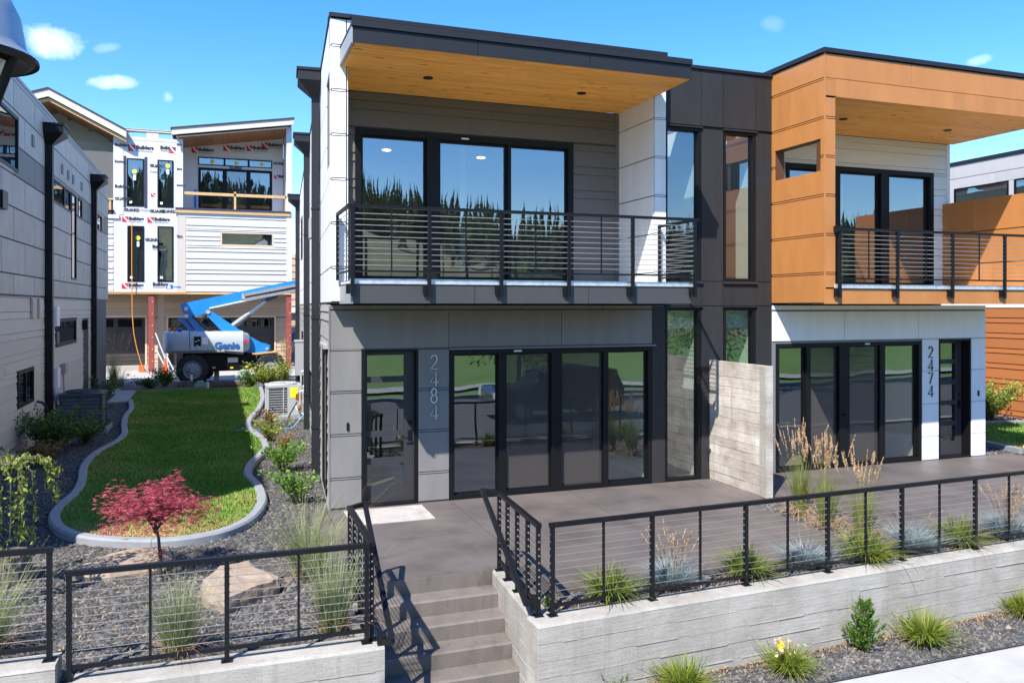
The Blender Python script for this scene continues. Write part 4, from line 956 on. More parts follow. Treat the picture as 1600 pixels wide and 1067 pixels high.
# ------------------------------------------------------------------ neighbour beyond on the right
h3 = thing('townhouse', 'beige grey house with orange lap siding below, seen beyond the right edge of 2474', 'house', (21.9, 18.0, 0))
NR = Fr(21.9, 12.0, 0, 1, -1, 0)
wall(NR, 0, 24, -.4, 7.6, -.3, 0, [], h3, 'beige_grey_panel')
siding(NR, 0.0, 24, -.30, 3.14, [], h3, 'orange_siding', o=.002, split=[3.2, 6.6, 9.5, 14, 19])
part(MB().ubox(NR, 0, 24, .0, .03, 3.15, 3.26), 'belly_band', 'white_panel', h3)
wn = [(5.56, 7.44, 6.05, 6.88), (2.0, 5.38, 6.05, 6.89)]
panels(NR, [(a, b, [x_ + (1.2 if i % 2 else 0) for x_ in (0, 2.4, 4.8, 7.6, 10.4, 14, 18, 22.8)]) for i, (a, b) in enumerate(((3.28, 4.4), (4.4, 5.1), (5.1, 5.9), (5.9, 7.19), (7.19, 7.62)))], wn, h3, 'beige_grey_panel', o0=.002, o1=.016, gap=.022)
for q in wn: window(NR, *q, h3, o0=-.02, o1=.04, fw=.05, gm='far_glass', pane_o=.02)
part(MB().ubox(NR, -.05, 24, -.3, .05, 7.62, 7.72), 'roof_cap', 'roof_metal', h3)
part(MB().box(22.2, 27.5, 12.0, 36, -.4, 7.6), 'body', 'beige_grey_panel', h3)

# ------------------------------------------------------------------ neighbour on the left
h4 = thing('townhouse', 'grey tile clad house with taupe siding below, filling the left edge', 'house', (-4.0, 22, 0))
LW = Fr(-4.0, 0, 0, 1, 1, 0)
part(MB().box(-9.6, -4.03, 10.3, 35.2, -.2, 8.0), 'body', 'tile_joint', h4)
part(MB().ubox(LW, 10.28, 35.6, -.12, .03, 8.02, 8.09).ubox(LW, 10.28, 35.55, -.05, .012, 7.93, 8.02), 'roof_cap', 'fascia_return', h4)
W1 = (17.3, 20.0, 6.03, 7.22); W2 = (23.85, 26.7, 5.90, 6.53); W3 = (26.82, 27.70, 3.97, 6.53); W4 = (28.05, 28.8, 5.90, 6.53); W5 = (31.98, 33.5, 5.9, 6.5)
lwin = [W1, W2, W3, W4, W5]
zr = [3.43, 3.87, 4.57, 5.265, 5.945, 6.60, 7.32, 7.93]
rw = []
for i, (a, b) in enumerate(zip(zr[:-1], zr[1:])):
    st_ = 18.56 if i % 2 else 19.59
    rw.append((a, b, [10.3] + [q for q in np.arange(st_ - 8.4, 35.2, 2.105) if q > 10.8] + [35.5]))
def dk(u, z): return 'dark_tile' if (5.95 < z < 6.6 and (20.0 < u < 23.85 or 28.8 < u < 31.98 or 33.5 < u)) else None
panels(LW, rw, lwin, h4, 'tile_panel', o0=-.006, o1=.012, gap=.030, vgap=.03, alt=dk)
part(MB().ubox(LW, 31.0, 35.5, -1.2, -.012, 3.40, 7.95), 'rear_bay', 'tile_joint', h4)
window(LW, *W1, h4, o0=-.03, o1=.03, fw=.07, gm='far_glass', pane_o=0)
for q in (W2, W3, W4, W5): window(LW, *q, h4, o0=-.03, o1=.03, fw=.06, gm='far_glass', pane_o=0, mull=[(q[0] + .62 * (q[1] - q[0]), q[0] + .68 * (q[1] - q[0]))] if q == W2 else ())
sw = [(24.35, 27.65, 2.10, 2.85), (19.95, 21.55, 1.0, 1.80), (29.15, 30.3, .3, 2.80)]
siding(LW, 10.3, 31.6, -.08, 3.40, sw, h4, 'taupe_siding', o=-.012, split=[14.5, 18.1, 23.0, 27.9])
window(LW, *sw[0], h4, o0=-.05, o1=.035, fw=.09, gm='far_glass', pane_o=0)
window(LW, *sw[1], h4, o0=-.05, o1=.035, fw=.08, gm='far_glass', pane_o=0, mull=[(20.72, 20.78)])
part(MB().ubox(LW, 29.18, 30.28, -.04, .0, .3, 2.78), 'side_door', 'door_paint', h4)
part(MB().box(-9.6, -4.2, 31.6, 35.3, 3.35, 3.42), 'porch_ceiling', 'tan_siding', h4)
part(MB().box(-4.30, -4.12, 33.6, 33.78, 0, 3.4), 'porch_post', 'black_metal', h4)
for (u, z) in ((21.48, 7.0), (25.3, 6.95), (26.25, 6.93), (27.1, 6.93), (28.7, 6.95)):
    part(MB().ubox(LW, u - .12, u + .12, .012, .04, z - .13, z + .13), 'wall_vent', 'dark_tile', h4)
for (u, z) in ((21.5, 3.15), (22.25, 3.15)):
    part(MB().ubox(LW, u - .22, u + .22, .012, .06, z - .23, z + .23), 'dryer_vent', 'taupe_siding', h4)
for (u, z, m__) in ((24.1, 2.93, 'white_panel'), (24.2, 1.32, 'white_panel')):
    part(MB().ubox(LW, u - .22, u + .22, .01, .12, z - .26, z + .26), 'meter_cover', m__, h4)
part(MB().ubox(LW, 18.2, 18.62, .012, .12, 5.1, 5.45), 'wall_light', 'black_metal', h4)
part(MB().ubox(LW, 28.9, 29.05, .012, .16, 2.45, 2.75), 'wall_light', 'black_metal', h4)
downspout('downspout', LW, 23.0, 7.66, .05, 'black downspout with square hopper at the middle of the grey tile wall', 'black_metal', 1.5, o=.012)
downspout('downspout', LW, 30.95, 7.60, .05, 'black downspout with square hopper near the rear of the grey tile wall', 'black_metal', 1.5, o=.012)
# ------------------------------------------------------------------ house under construction behind the alley
YB = 43.5; YG = 45.0; YR_ = 46.0
BF = Fr(0, YB, 1, 0, 0, -1); GF = Fr(0, YG, 1, 0, 0, -1); RF_ = Fr(0, YR_, 1, 0, 0, -1)
mat('house_wrap', (.62, .62, .635), .45, var=.05, vscale=1.5, bump=.35, bscale=5)
mat('print_black', (.03, .03, .035), .6); mat('print_grey', (.28, .28, .30), .6); mat('print_red', (.55, .02, .03), .5); mat('print_blue', (.02, .16, .55), .5)
mat('print_white', (.85, .85, .85), .5); mat('sticker_yellow', (.72, .62, .06), .5); mat('flash_tape', (.05, .05, .09), .4); mat('fascia_primed', (.60, .54, .47), .6)
mat('red_primer', (.26, .055, .04), .6, var=.15); mat('cream_trim', (.62, .48, .34), .6); mat('shingle', (.05, .05, .055), .9); mat('orange_plastic', (.85, .13, .02), .45); mat('hose_orange', (.62, .24, .03), .5); mat('dirt', (.34, .29, .235), .95, var=.3, vscale=.8, bump=.6, bscale=6)
h5 = thing('unfinished_townhouse', 'pale house under construction with printed house wrap and lumber balcony rail', 'house', (-1, 44, 0))
bx = lambda px, y=YB: atY(px, 400, y).x
bz = lambda px, py, y=YB: atY(px, py, y).z
x0, xm0, xm1, xr, x1 = -9.4, -4.22, -1.84, 3.38, 3.66
# bodies
part(MB().box(-9.4, -4.2, YB + .06, 56, 3.92, 10.6).box(-4.2, -1.8, YB + .06, 56, 3.92, 11.1).box(-1.8, 3.6, YB + .06, YR_ - .3, 3.92, 7.75).box(-1.8, 3.6, YR_ + .02, 56, 3.92, 11.2), 'body', 'interior_dark', h5)
part(MB().box(-9.4, 3.6, YG + .42, 56, -.2, 3.9), 'garage_body', 'interior_dark', h5)
# lower white lap siding
lowz = 3.90
strip = (.18, 2.78, 6.20, 6.94)
siding(BF, -1.42, 3.40, lowz, 7.58, [strip], h5, 'cream_siding', exps=(.36, .19), thick=.03)
part(MB().ubox(BF, -1.80, -1.43, -.02, .012, lowz, 7.6), 'shade_strip', 'taupe_siding', h5)  # shade of the return wall, put in as a strip of darker siding colour
siding(BF, -9.4, -4.66, lowz, 7.55, [], h5, 'cream_siding', exps=(.36, .19), thick=.03)
window(BF, *strip, h5, o0=-.05, o1=.03, fw=.09, gm='far_glass', fm='cream_trim', pane_o=0)
part(MB().ubox(BF, 3.40, 3.66, -.3, .05, lowz, 12.4), 'corner_wrap', 'house_wrap', h5)
part(MB().ubox(BF, -9.4, 3.66, -.3, .02, 3.78, 3.895).ubox(BF, -9.4, -1.4, -.02, .04, 3.84, 3.90), 'rim_board', 'lumber', h5)
# wrapped middle bay with four windows
mw = [(-4.08, -3.31, 8.03, 10.35), (-2.71, -1.99, 8.03, 10.35), (-4.05, -3.31, 4.38, 7.08), (-2.71, -1.99, 4.39, 7.10)]
wall(BF, -4.66, -1.80, 3.86, 11.25, -.2, .02, mw, h5, 'house_wrap', name='house_wrap')
for i, q in enumerate(mw):
    w_ = window(BF, *q, h5, o0=-.05, o1=.05, fw=.06, gm='far_glass', pane_o=.01)
    if i < 3 and i != 1 or i == 1:
        if i != 3:
            c = ((-3.73, 9.72), (-2.24, 10.08), (-3.58, 6.5))[i]
            part(MB().lathe(Vector(BF.p(c[0], .022, c[1])), [(.11, .0), (.11, -.004)], 18, axis='y'), 'sticker', 'sticker_yellow', w_)
            part(MB().ubox(BF, c[0] - .06, c[0] + .06, .018, .022, c[1] - .42, c[1] - .17), 'label', 'print_white', w_)
    part(MB().ubox(BF, q[0] + .12, q[0] + .24, .018, .022, q[2] + .14, q[2] + .26), 'label', 'print_white', w_)
tp_ = MB()
for a, b in ((-4.25, -4.10), (-3.29, -3.16)): tp_.ubox(BF, a, b, .02, .028, 7.95, 10.45)
part(tp_, 'flashing_tape', 'flash_tape', h5)
# parapet framing of the middle bay
part(MB().ubox(BF, -4.2, -1.85, -.3, .03, 11.24, 11.40).ubox(BF, -4.2, -3.95, -.12, .0, 11.40, 11.66).ubox(BF, -3.2, -2.65, -.12, .03, 11.40, 11.70).ubox(BF, -4.3, -1.8, -.35, .06, 11.68, 11.76), 'parapet', 'fascia_primed', h5)
part(MB().ubox(BF, -4.3, -1.8, -.4, .08, 11.765, 11.80), 'parapet_cap', 'galvanised', h5)
# left gable
def rake(pts, y0, y1, name, m, parent):
    mb = MB(); mb.prism([(x, y0, z) for x, z in pts], (0, y1 - y0, 0)); return part(mb, name, m, parent)
gz = lambda x: 13.30 - (x + 7.35) * .515 if x > -7.35 else 13.30 + (x + 7.35) * .36
xa, xp, xb = -10.2, -7.35, -4.05
rake([(xa, gz(xa)), (xp, gz(xp)), (xb, gz(xb)), (xb, gz(xb) - .36), (xp, gz(xp) - .36), (xa, gz(xa) - .36)], YB - .5, YB - .42, 'rake_board', 'fascia_primed', h5)
rake([(xa, gz(xa) + .06), (xp, gz(xp) + .06), (xb - .02, gz(xb) + .06), (xb - .02, gz(xb)), (xp, gz(xp)), (xa, gz(xa))], YB - .55, 56, 'roof', 'shingle', h5)
rake([(xa, gz(xa) - .40), (xp, gz(xp) - .40), (xb, gz(xb) - .40), (xb, gz(xb) - .55), (xp, gz(xp) - .55), (xa, gz(xa) - .55)], YB - .38, YB - .30, 'gable_lumber', 'lumber', h5)
for i in range(10):
    y = YB - .3 + i * .26
    rake([(xa, gz(xa) - .50), (xp, gz(xp) - .50), (xb, gz(xb) - .50), (xb, gz(xb) - .53), (xp, gz(xp) - .53), (xa, gz(xa) - .53)], y, y + .25, 'soffit_plank', 'soffit_wood' if i < 0 else 'far_soffit_wood', h5)
gl = [(-7.4, -4.78, 9.66, 10.75), (-7.4, -4.72, 7.9, 9.55)]
z = 7.6; i = 0
while z < 12.6:
    e = (.32, .17)[i % 2]; zt = z + e; half = (13.30 - .55 - zt + .25) / .515
    ua = max(-9.4, -7.35 - half * 1.3); ub = min(-4.64, -7.35 + half)
    if ub > ua + .1:
        for r_ in cut((ua, ub, z, zt), [(-7.3, -4.9, 9.7, 10.7), (-7.3, -4.9, 7.9, 9.5)]): part(MB().ubox(RF_, r_[0], r_[1], 0, .03, r_[2] + .004, r_[3], 0, .008), 'board', 'taupe_siding' if False else 'cream_siding', h5)
    z = zt; i += 1
window(RF_, -7.3, -4.95, 9.72, 10.70, h5, o0=-.05, o1=.05, fw=.09, gm='far_glass', pane_o=.01); window(RF_, -7.3, -4.95, 7.9, 9.52, h5, o0=-.05, o1=.05, fw=.09, gm='far_glass', pane_o=.01)
part(MB().ubox(RF_, -7.4, -4.72, .02, .05, 10.72, 10.86).ubox(RF_, -4.93, -4.74, .02, .05, 7.9, 10.72).ubox(RF_, -7.4, -4.94, .02, .05, 9.54, 9.70), 'window_trim', 'cream_trim', h5)
part(MB().box(-4.64, -4.22, YB - .04, YR_, 7.6, 11.38), 'wrapped_post', 'house_wrap', h5)
part(MB().ubox(BF, -9.4, -4.66, -.1, .03, 8.30, 8.38).ubox(BF, -4.86, -4.76, -.1, .0, 7.6, 8.3), 'lumber_rail', 'lumber', h5)
part(MB().ubox(BF, -9.4, -4.4, -2.4, .10, 7.42, 7.58), 'balcony_edge', 'white_panel', h5)
part(MB().ubox(BF, -9.4, -4.62, -.05, .14, 7.72, 7.80), 'balcony_lip', 'black_metal', h5)
# right bay: recessed balcony under a sloping roof
rz = lambda x: 11.84 + (x + 2.02) * .160
rake([(-2.05, rz(-2.05)), (3.72, rz(3.72)), (3.72, rz(3.72) - .30), (-2.05, rz(-2.05) - .30)], YB - .5, YB - .42, 'fascia_board', 'fascia_primed', h5)
rake([(-2.1, rz(-2.1) + .06), (3.76, rz(3.76) + .06), (3.76, rz(3.76)), (-2.1, rz(-2.1))], YB - .55, 56, 'roof', 'shingle', h5)
rake([(-1.85, rz(-1.85) - .36), (3.42, rz(3.42) - .36), (3.42, rz(3.42) - .42), (-1.85, rz(-1.85) - .42)], YB - .32, YB - .24, 'gable_lumber', 'fascia_primed', h5)
n_ = 22
for i in range(n_):
    a = -1.80 + i * (5.2 / n_); b = a + 5.2 / n_ - .012
    mb = MB(); mb.hexa([(a, YB - .25, rz(a) - .44), (b, YB - .25, rz(b) - .44), (b, YR_, rz(b) - .44), (a, YR_, rz(a) - .44), (a, YB - .25, rz(a) - .40), (b, YB - .25, rz(b) - .40), (b, YR_, rz(b) - .40), (a, YR_, rz(a) - .40)])
    part(mb, 'soffit_plank', 'far_soffit_wood', h5)
bw = [(-.87, .42, 8.10, 10.46), (.45, 1.58, 8.12, 10.48), (1.60, 2.84, 8.14, 10.5)]
tr = [(-.89, .38, 10.62, 11.10), (.44, 1.60, 10.62, 11.02), (1.66, 2.82, 10.62, 10.96)]
mb = MB()
for r_ in cut((-1.80, 3.42, 7.75, 12.3), [(-.89, 2.84, 8.12, 10.48), (-.89, 2.84, 10.62, 11.04)]): mb.ubox(RF_, r_[0], r_[1], -.2, .02, r_[2], r_[3])
part(mb, 'house_wrap', 'house_wrap', h5)
window(RF_, -.89, 2.84, 8.12, 10.48, h5, o0=-.1, o1=.05, fw=.08, mull=[(.36, .48), (1.56, 1.68)], gm='far_glass', pane_o=.0, gms=['far_glass', 'screened_glass', 'far_glass'], sash=.05)
w_ = window(RF_, -.89, 2.84, 10.62, 11.04, h5, o0=-.1, o1=.05, fw=.05, mull=[(.36, .46), (1.58, 1.68)], gm='far_glass', pane_o=.0)
for x in (-.2, 1.0, 2.3): part(MB().lathe(Vector(RF_.p(x, .014, 10.83)), [(.11, .0), (.11, -.004)], 18, axis='y'), 'sticker', 'sticker_yellow', w_)
part(MB().box(-1.84, -1.78, YB, YR_, 7.7, 11.5), 'wrapped_side', 'house_wrap', h5)
part(MB().box(-1.84, -1.55, YB - .04, YB + .1, 7.7, 11.44), 'wrapped_post', 'house_wrap', h5)
part(MB().box(3.44, 3.66, YB - .03, YR_, 7.7, 12.2), 'wrapped_post', 'house_wrap', h5)
part(MB().box(-1.80, 3.44, YB, YR_, 7.62, 7.78), 'balcony_floor', 'fascia_primed', h5)
part(MB().ubox(BF, -1.9, 3.6, .0, .10, 7.80, 7.97), 'balcony_lumber', 'lumber', h5); part(MB().ubox(BF, -1.9, 3.6, .0, .13, 7.98, 8.05), 'balcony_flashing', 'flash_tape', h5)
part(MB().ubox(BF, -1.85, 3.44, -.01, .02, 7.60, 7.80), 'wrap_strip', 'house_wrap', h5)
part(MB().ubox(BF, -1.65, 3.44, -.14, -.02, 8.72, 8.86), 'lumber_rail', 'lumber', h5)
part(MB().ubox(BF, .84, .94, -.13, -.02, 8.05, 8.95), 'lumber_post', 'lumber', h5); part(MB().ubox(BF, -1.7, -1.6, -.13, -.02, 8.05, 8.86).ubox(BF, 3.34, 3.43, -.13, -.02, 8.05, 8.86), 'lumber_post', 'lumber', h5)
part(MB().ubox(RF_, -1.10, -.98, .02, .05, 8.1, 9.3), 'blue_tape', 'print_blue', h5)
# printing on the wrap
def logo(x, z, s, fr, o, full=3):
    if full > 1:
        part(MB().ubox(fr, x, x + s * .62, o, o + .006, z - s * .05, z + s * .55), 'printed_square', 'print_red', h5)
        part(MB().prism([fr.p(x + s * .05, o + .007, z + s * .55), fr.p(x + s * .2, o + .007, z + s * .55), fr.p(x + s * .62, o + .007, z + s * .08), fr.p(x + s * .62, o + .007, z - s * .05), fr.p(x + s * .55, o + .007, z - s * .05)], (fr.n[0] * .003, fr.n[1] * .003, 0)), 'printed_stripe', 'print_white', h5)
    if full != 2:
        text('Builders', s * .46, fr.p(x + s * .68, o + .006, z + s * .2), 'print_black', h5, .012, fr); text('FirstSource', s * .30, fr.p(x + s * .70, o + .006, z - s * .06), 'print_grey', h5, 0, fr)
o_ = .026
logo(-4.02, 10.72, .52, BF, o_); logo(-2.9, 10.80, .46, BF, o_, 1); logo(-2.2, 10.74, .50, BF, o_, 2)
logo(-4.28, 7.28, .44, BF, o_); logo(-3.16, 7.28, .46, BF, o_); logo(-4.3, 4.06, .44, BF, o_); logo(-3.24, 4.1, .46, BF, o_, 1); logo(-3.24, 5.95, .44, BF, o_, 1); logo(-3.0, 8.55, .3, BF, o_, 2)
for x, z, t_ in ((-4.2, 7.78, 'GUARD'), (-3.45, 7.80, 'home'), (-3.05, 7.76, 'GUARD'), (-2.55, 7.78, 'GUARD'), (-3.06, 9.98, 'GUARD'), (-3.04, 9.7, 'home'), (-3.26, 6.36, 'GUARD')):
    text(t_, .20, BF.p(x, o_ + .008, z), 'print_black' if t_ == 'GUARD' else 'print_grey', h5, .010 if t_ == 'GUARD' else 0, BF)
for x, z in ((-1.52, 11.35), (.05, 11.55), (1.22, 11.62)): logo(x + .3, z - .10, .50, RF_, .026)
logo(2.30, 11.75, .48, RF_, .026); logo(2.95, 10.1, .36, RF_, .026)
for x, z, t_ in ((2.90, 10.86, 'GUARD'), (2.9, 9.0, 'GUARD'), (.65, 10.50, 'GUARD')): text(t_, .19, RF_.p(x, .03, z), 'print_black', h5, .01, RF_)
SDF = Fr(-1.78, YB, 0, 1, 1, 0)
for z in (10.75, 9.65): logo(.5, z, .48, SDF, .006)
text('GUARD', .2, SDF.p(1.0, .01, 8.9), 'print_black', h5, .01, SDF)
for z, t_ in ((10.9, 'Builders'), (10.1, 'home'), (8.9, 'Builders'), (8.3, 'GUARD')):
    text(t_, .2, (-4.60, YB - .05, z), 'print_black', h5, .008, BF)
for z, t_ in ((11.1, 'Bui'), (9.9, 'lers'), (9.1, 'home'), (6.6, 'lers')): text(t_, .17, (-1.84, YB - .05, z), 'print_black', h5, .006, BF)
part(MB().ubox(BF, -2.32, -2.0, .026, .032, 4.05, 4.24), 'printed_badge', 'print_blue', h5); text('R', .18, BF.p(-2.24, .034, 4.07), 'print_white', h5, .02, BF); text('weather', .10, BF.p(-1.98, .03, 4.11), 'print_blue', h5, .004, BF)
# garage level
gd = [(-6.2, -3.28, .22, 2.62), (-2.39, 2.98, .22, 2.60)]
siding(GF, -9.4, 3.6, .0, 3.78, gd, h5, 'tan_siding', exps=(.33, .18), thick=.03)
for a, b, c, d in gd:
    part(MB().ubox(GF, a, a + .09, .0, .07, c, d).ubox(GF, b - .09, b, .0, .07, c, d).ubox(GF, a, b, .0, .068, d - .0, d + .10), 'garage_trim', 'cream_trim', h5)
    g_ = part(MB().ubox(GF, a + .09, b - .09, -.30, -.22, c, d), 'garage_door', 'garage_wood', h5)
    zz = c
    for k_ in range(4):
        hgt = (d - c) / 4
        if k_ < 3:
            for q in range(3): part(MB().ubox(GF, a + .1, b - .1, -.22, -.20, zz + q * hgt / 3 + .012, zz + (q + 1) * hgt / 3 - .012), 'plank', 'garage_wood', g_)
        else:
            nw = 2 if b - a < 4 else 4; ww_ = (b - a - .3) / nw
            part(MB().ubox(GF, a + .1, b - .1, -.22, -.205, zz + .01, d - .01), 'top_panel', 'garage_wood', g_)
            for q in range(nw): part(MB().ubox(GF, a + .25 + q * ww_, a + .05 + (q + 1) * ww_, -.204, -.196, zz + .12, d - .10), 'pane', 'dark_glass', g_)
        zz += hgt
part(MB().ubox(GF, -9.4, 3.6, -.5, .3, -.1, .2), 'slab_edge', 'alley_concrete', h5)
for x in (-2.99, 3.52):
    c = MB(); c.box(x - .13, x + .13, YB + .05, YB + .075, -.05, 3.8).box(x - .13, x + .13, YB + .225, YB + .25, -.05, 3.8).box(x - .015, x + .015, YB + .075, YB + .225, -.05, 3.8)
    pst = part(c, 'steel_column', 'red_primer', h5)
    b_ = MB()
    for q in range(6): b_.lathe(Vector((x + .05, YB + .05, .5 + q * .58)), [(.03, 0), (.03, -.02)], 8, axis='y')
    part(b_, 'bolts', 'galvanised', pst)
part(MB().box(-2.72, -2.45, YB + .6, YB + .9, 0, 3.8), 'wood_post', 'tan_siding', h5)
# ------------------------------------------------------------------ site clutter by the garages
def cone(x, y, z=0, tilt=0):
    t = thing('traffic_cone', 'orange traffic cone standing against the leaning poles by the garage', 'traffic cone', (x, y, z))
    part(MB().lathe((x, y, z), [(.16, .03), (.15, .06), (.03, .72), (.0, .72)], 16), 'cone', 'orange_plastic', t, True); part(MB().box(x - .2, x + .2, y - .2, y + .2, z, z + .035), 'base', 'orange_plastic', t)
c_ = atZ(258, 583, 0); cone(c_.x, c_.y)
for i, (pa, pb) in enumerate((((243, 520), (266, 585)), ((244, 545), (262, 582)), ((258, 552), (273, 582)))):
    q = atY(*pb, 42.6); q.z = .02; a = atY(*pa, 43.2)
    single(MB().tube([tuple(q), tuple(a)], .035, 7), 'metal_pole', 'galvanised', ('longest grey metal pole leaning by the red column', 'short grey pole leaning low behind the orange cone', 'rightmost grey metal pole leaning beside the boom lift')[i], 'pole', tuple(q), 'poles leaning by the garage')
pts = [atY(*q, 43.3) for q in ((206, 345), (206, 430), (206.8, 492), (209, 520), (214, 545), (219, 562), (224, 572))]; pts[-1].z = .05
single(MB().tube(pts, .022, 6), 'orange_hose', 'hose_orange', 'orange hose hanging from the upper windows down to the alley', 'hose', tuple(pts[-1]), smooth=True)
c_ = atZ(229, 576, 0); mb = MB(); rnd = random.Random(2)
for i in range(9):
    x, y = c_.x + rnd.uniform(-.5, .5), c_.y + rnd.uniform(-.2, .2); mb.box(x, x + rnd.uniform(.1, .3), y, y + .2, 0, rnd.uniform(.08, .3))
single(mb, 'tool_pile', 'dirt', 'small pile of pale rubble and tools at the foot of the red column', 'rubble', (c_.x, c_.y, 0))
c_ = atZ(236, 580, 0); single(MB().lathe((c_.x, c_.y, .14), [(.05, -.06), (.14, -.06), (.14, .06), (.05, .06)], 14, axis='y').box(c_.x - .55, c_.x - .3, c_.y - .1, c_.y + .1, 0, .3), 'hose_reel', 'orange_plastic', 'small orange red hose reel on the ground by the red column', 'reel', (c_.x, c_.y, 0))
c_ = atY(151, 577, 42); single(MB().lathe((c_.x, 42, c_.z), [(.16, -.02), (.16, .02)], 18, axis='y').box(c_.x - .02, c_.x + .02, 42.02, 42.06, 0, c_.z), 'marker_disc', 'orange_plastic', 'round red marker disc by the black porch post', 'marker', (c_.x, 42, 0))
# dirt heap and far ground seen past the right corner
d_ = MB(); rnd = random.Random(3)
NX, NY = 34, 12
for j in range(NY):
    for i in range(NX):
        x = 3.9 + i * .5; y = 47 + j * .9; d_.v.append((x, y, -.05 + max(0, 2.9 * math.exp(-((x - 9) / 5.5) ** 2) * math.exp(-((j - 6) / 3.5) ** 2) + rnd.uniform(-.22, .22))))
for j in range(NY - 1):
    for i in range(NX - 1): d_.f.append((j * NX + i, j * NX + i + 1, (j + 1) * NX + i + 1, (j + 1) * NX + i))
struct(d_, 'dirt_mound', 'dirt', smooth=True)
h6 = thing('unfinished_townhouse', 'unfinished tan building far behind the red column at the right', 'house', (10, 62, 0))
siding(Fr(0, 62, 1, 0, 0, -1), 4.5, 24, 3.2, 7.0, [], h6, 'tan_siding', exps=(.5, .5), thick=.04, name='board')
part(MB().box(4.5, 24, 62.03, 70, -.2, 7.0), 'body', 'tan_siding', h6); part(MB().box(4.3, 24.2, 61.7, 61.98, 2.7, 3.1), 'ledge', 'white_panel', h6)
hl_ = MB(); NX, NY = 40, 8
for j in range(NY):
    for i in range(NX):
        x = -160 + i * 9; y = 95 + j * 40; hl_.v.append((x, y, 1.5 + j * 3.0 + 3.2 * math.sin(i * .6 + j) * (j > 0) - (3 if j == 0 else 0)))
for j in range(NY - 1):
    for i in range(NX - 1): hl_.f.append((j * NX + i, j * NX + i + 1, (j + 1) * NX + i + 1, (j + 1) * NX + i))
struct(hl_, 'hill', 'far_hill', smooth=True)
# ------------------------------------------------------------------ boom lift
mat('lift_blue', (.012, .22, .62), .35, var=.06, coat=.3); mat('lift_grey', (.40, .44, .49), .38, var=.04, coat=.3); mat('rubber', (.016, .016, .017), .8, bump=.3, bscale=30); mat('rim_grey', (.22, .25, .28), .5); mat('chrome', (.7, .7, .72), .15, metal=1)
mat('genie_blue', (.01, .10, .32), .5); mat('pedestal_green', (.23, .33, .26), .6, var=.08); mat('pipe_white', (.7, .7, .7), .5); mat('pipe_blue', (.08, .28, .45), .5); mat('chain_grey', (.40, .38, .34), .6)
YL0 = 35.6; YL1 = 37.7
lift = thing('boom_lift', 'blue and grey boom lift parked in the alley with its boom raised to the right', 'boom lift', (.8, 36.6, 0))
def lp(px, py, y=YL0): v = atY(px, py, y); return (v.x, v.y, v.z)
def plate(pts, y0, y1): mb = MB(); mb.prism([lp(*q, YL0)[0:1] + (y0,) + lp(*q, YL0)[2:] for q in pts], (0, y1 - y0, 0)); return mb
def wheel(x, y, z, r, wdt, ang=0):
    w_ = MB(); n = 30
    w_.lathe((x, y, z), [(r * .62, 0), (r * .9, .0), (r, wdt * .14), (r, wdt * .86), (r * .9, wdt), (r * .62, wdt)], n, axis='y', caps=False)
    for k in range(20):
        a = 2 * math.pi * k / 20
        for s0, s1, da in ((.02, .55, .10), (.45, .98, -.10)):
            p = (x + r * 1.0 * math.cos(a), y + wdt * s0, z + r * math.sin(a)); q = (x + r * 1.0 * math.cos(a + da), y + wdt * s1, z + r * math.sin(a + da)); w_.bar(p, q, r * .10, r * .12, up=(math.cos(a), 0, math.sin(a)))
    t_ = part(w_, 'wheel', 'rubber', lift)
    part(MB().lathe((x, y + .02, z), [(r * .20, -.03), (r * .22, .0), (r * .24, .03), (r * .52, .08), (r * .58, .0), (r * .64, .0), (r * .64, wdt * .8), (r * .1, wdt * .8)], 24, axis='y'), 'rim', 'rim_grey', t_, True)
    b = MB()
    for k in range(8): a = 2 * math.pi * k / 8; b.lathe((x + r * .33 * math.cos(a), y + .05, z + r * .33 * math.sin(a)), [(r * .04, -.03), (r * .04, .02)], 6, axis='y')
    part(b, 'wheel_nuts', 'galvanised', t_)
RWH = .60
xw1 = lp(301, 580)[0]; xw2 = lp(419, 580)[0] + .08
wheel(xw1, YL0, RWH, RWH, .42); wheel(xw2, YL0 + .25, RWH - .02, RWH, .42); wheel(xw1 + .25, YL1 - .4, RWH, RWH, .42); wheel(xw2 + .1, YL1 - .3, RWH, RWH, .42)
ch = MB(); ch.box(xw1 - .1, xw2 - .55, YL0 + .5, YL1 - .5, .55, 1.20).box(xw1 - .3, xw1 + .35, YL0 + .42, YL1 - .4, .45, .8).box(xw2 - .3, xw2 + .2, YL0 + .6, YL1 - .4, .45, .8).box(xw1 + .5, xw2 - .8, YL0 + .35, YL0 + .52, .5, 1.15).box(xw1 - .4, xw2 - .2, YL0 + .7, YL1 - .7, 1.1, 1.36)
part(ch, 'chassis', 'black_frame', lift)
part(MB().box(xw1 + 1.35, xw1 + 1.75, YL0 + .33, YL0 + .349, .85, 1.05), 'plate', 'print_white', lift)
b = MB()
for q in ((.75, .62), (1.45, .60), (2.05, .62)): b.box(xw1 + q[0], xw1 + q[0] + .12, YL0 + .33, YL0 + .349, q[1], q[1] + .06)
part(b, 'reflectors', 'sticker_yellow', lift)
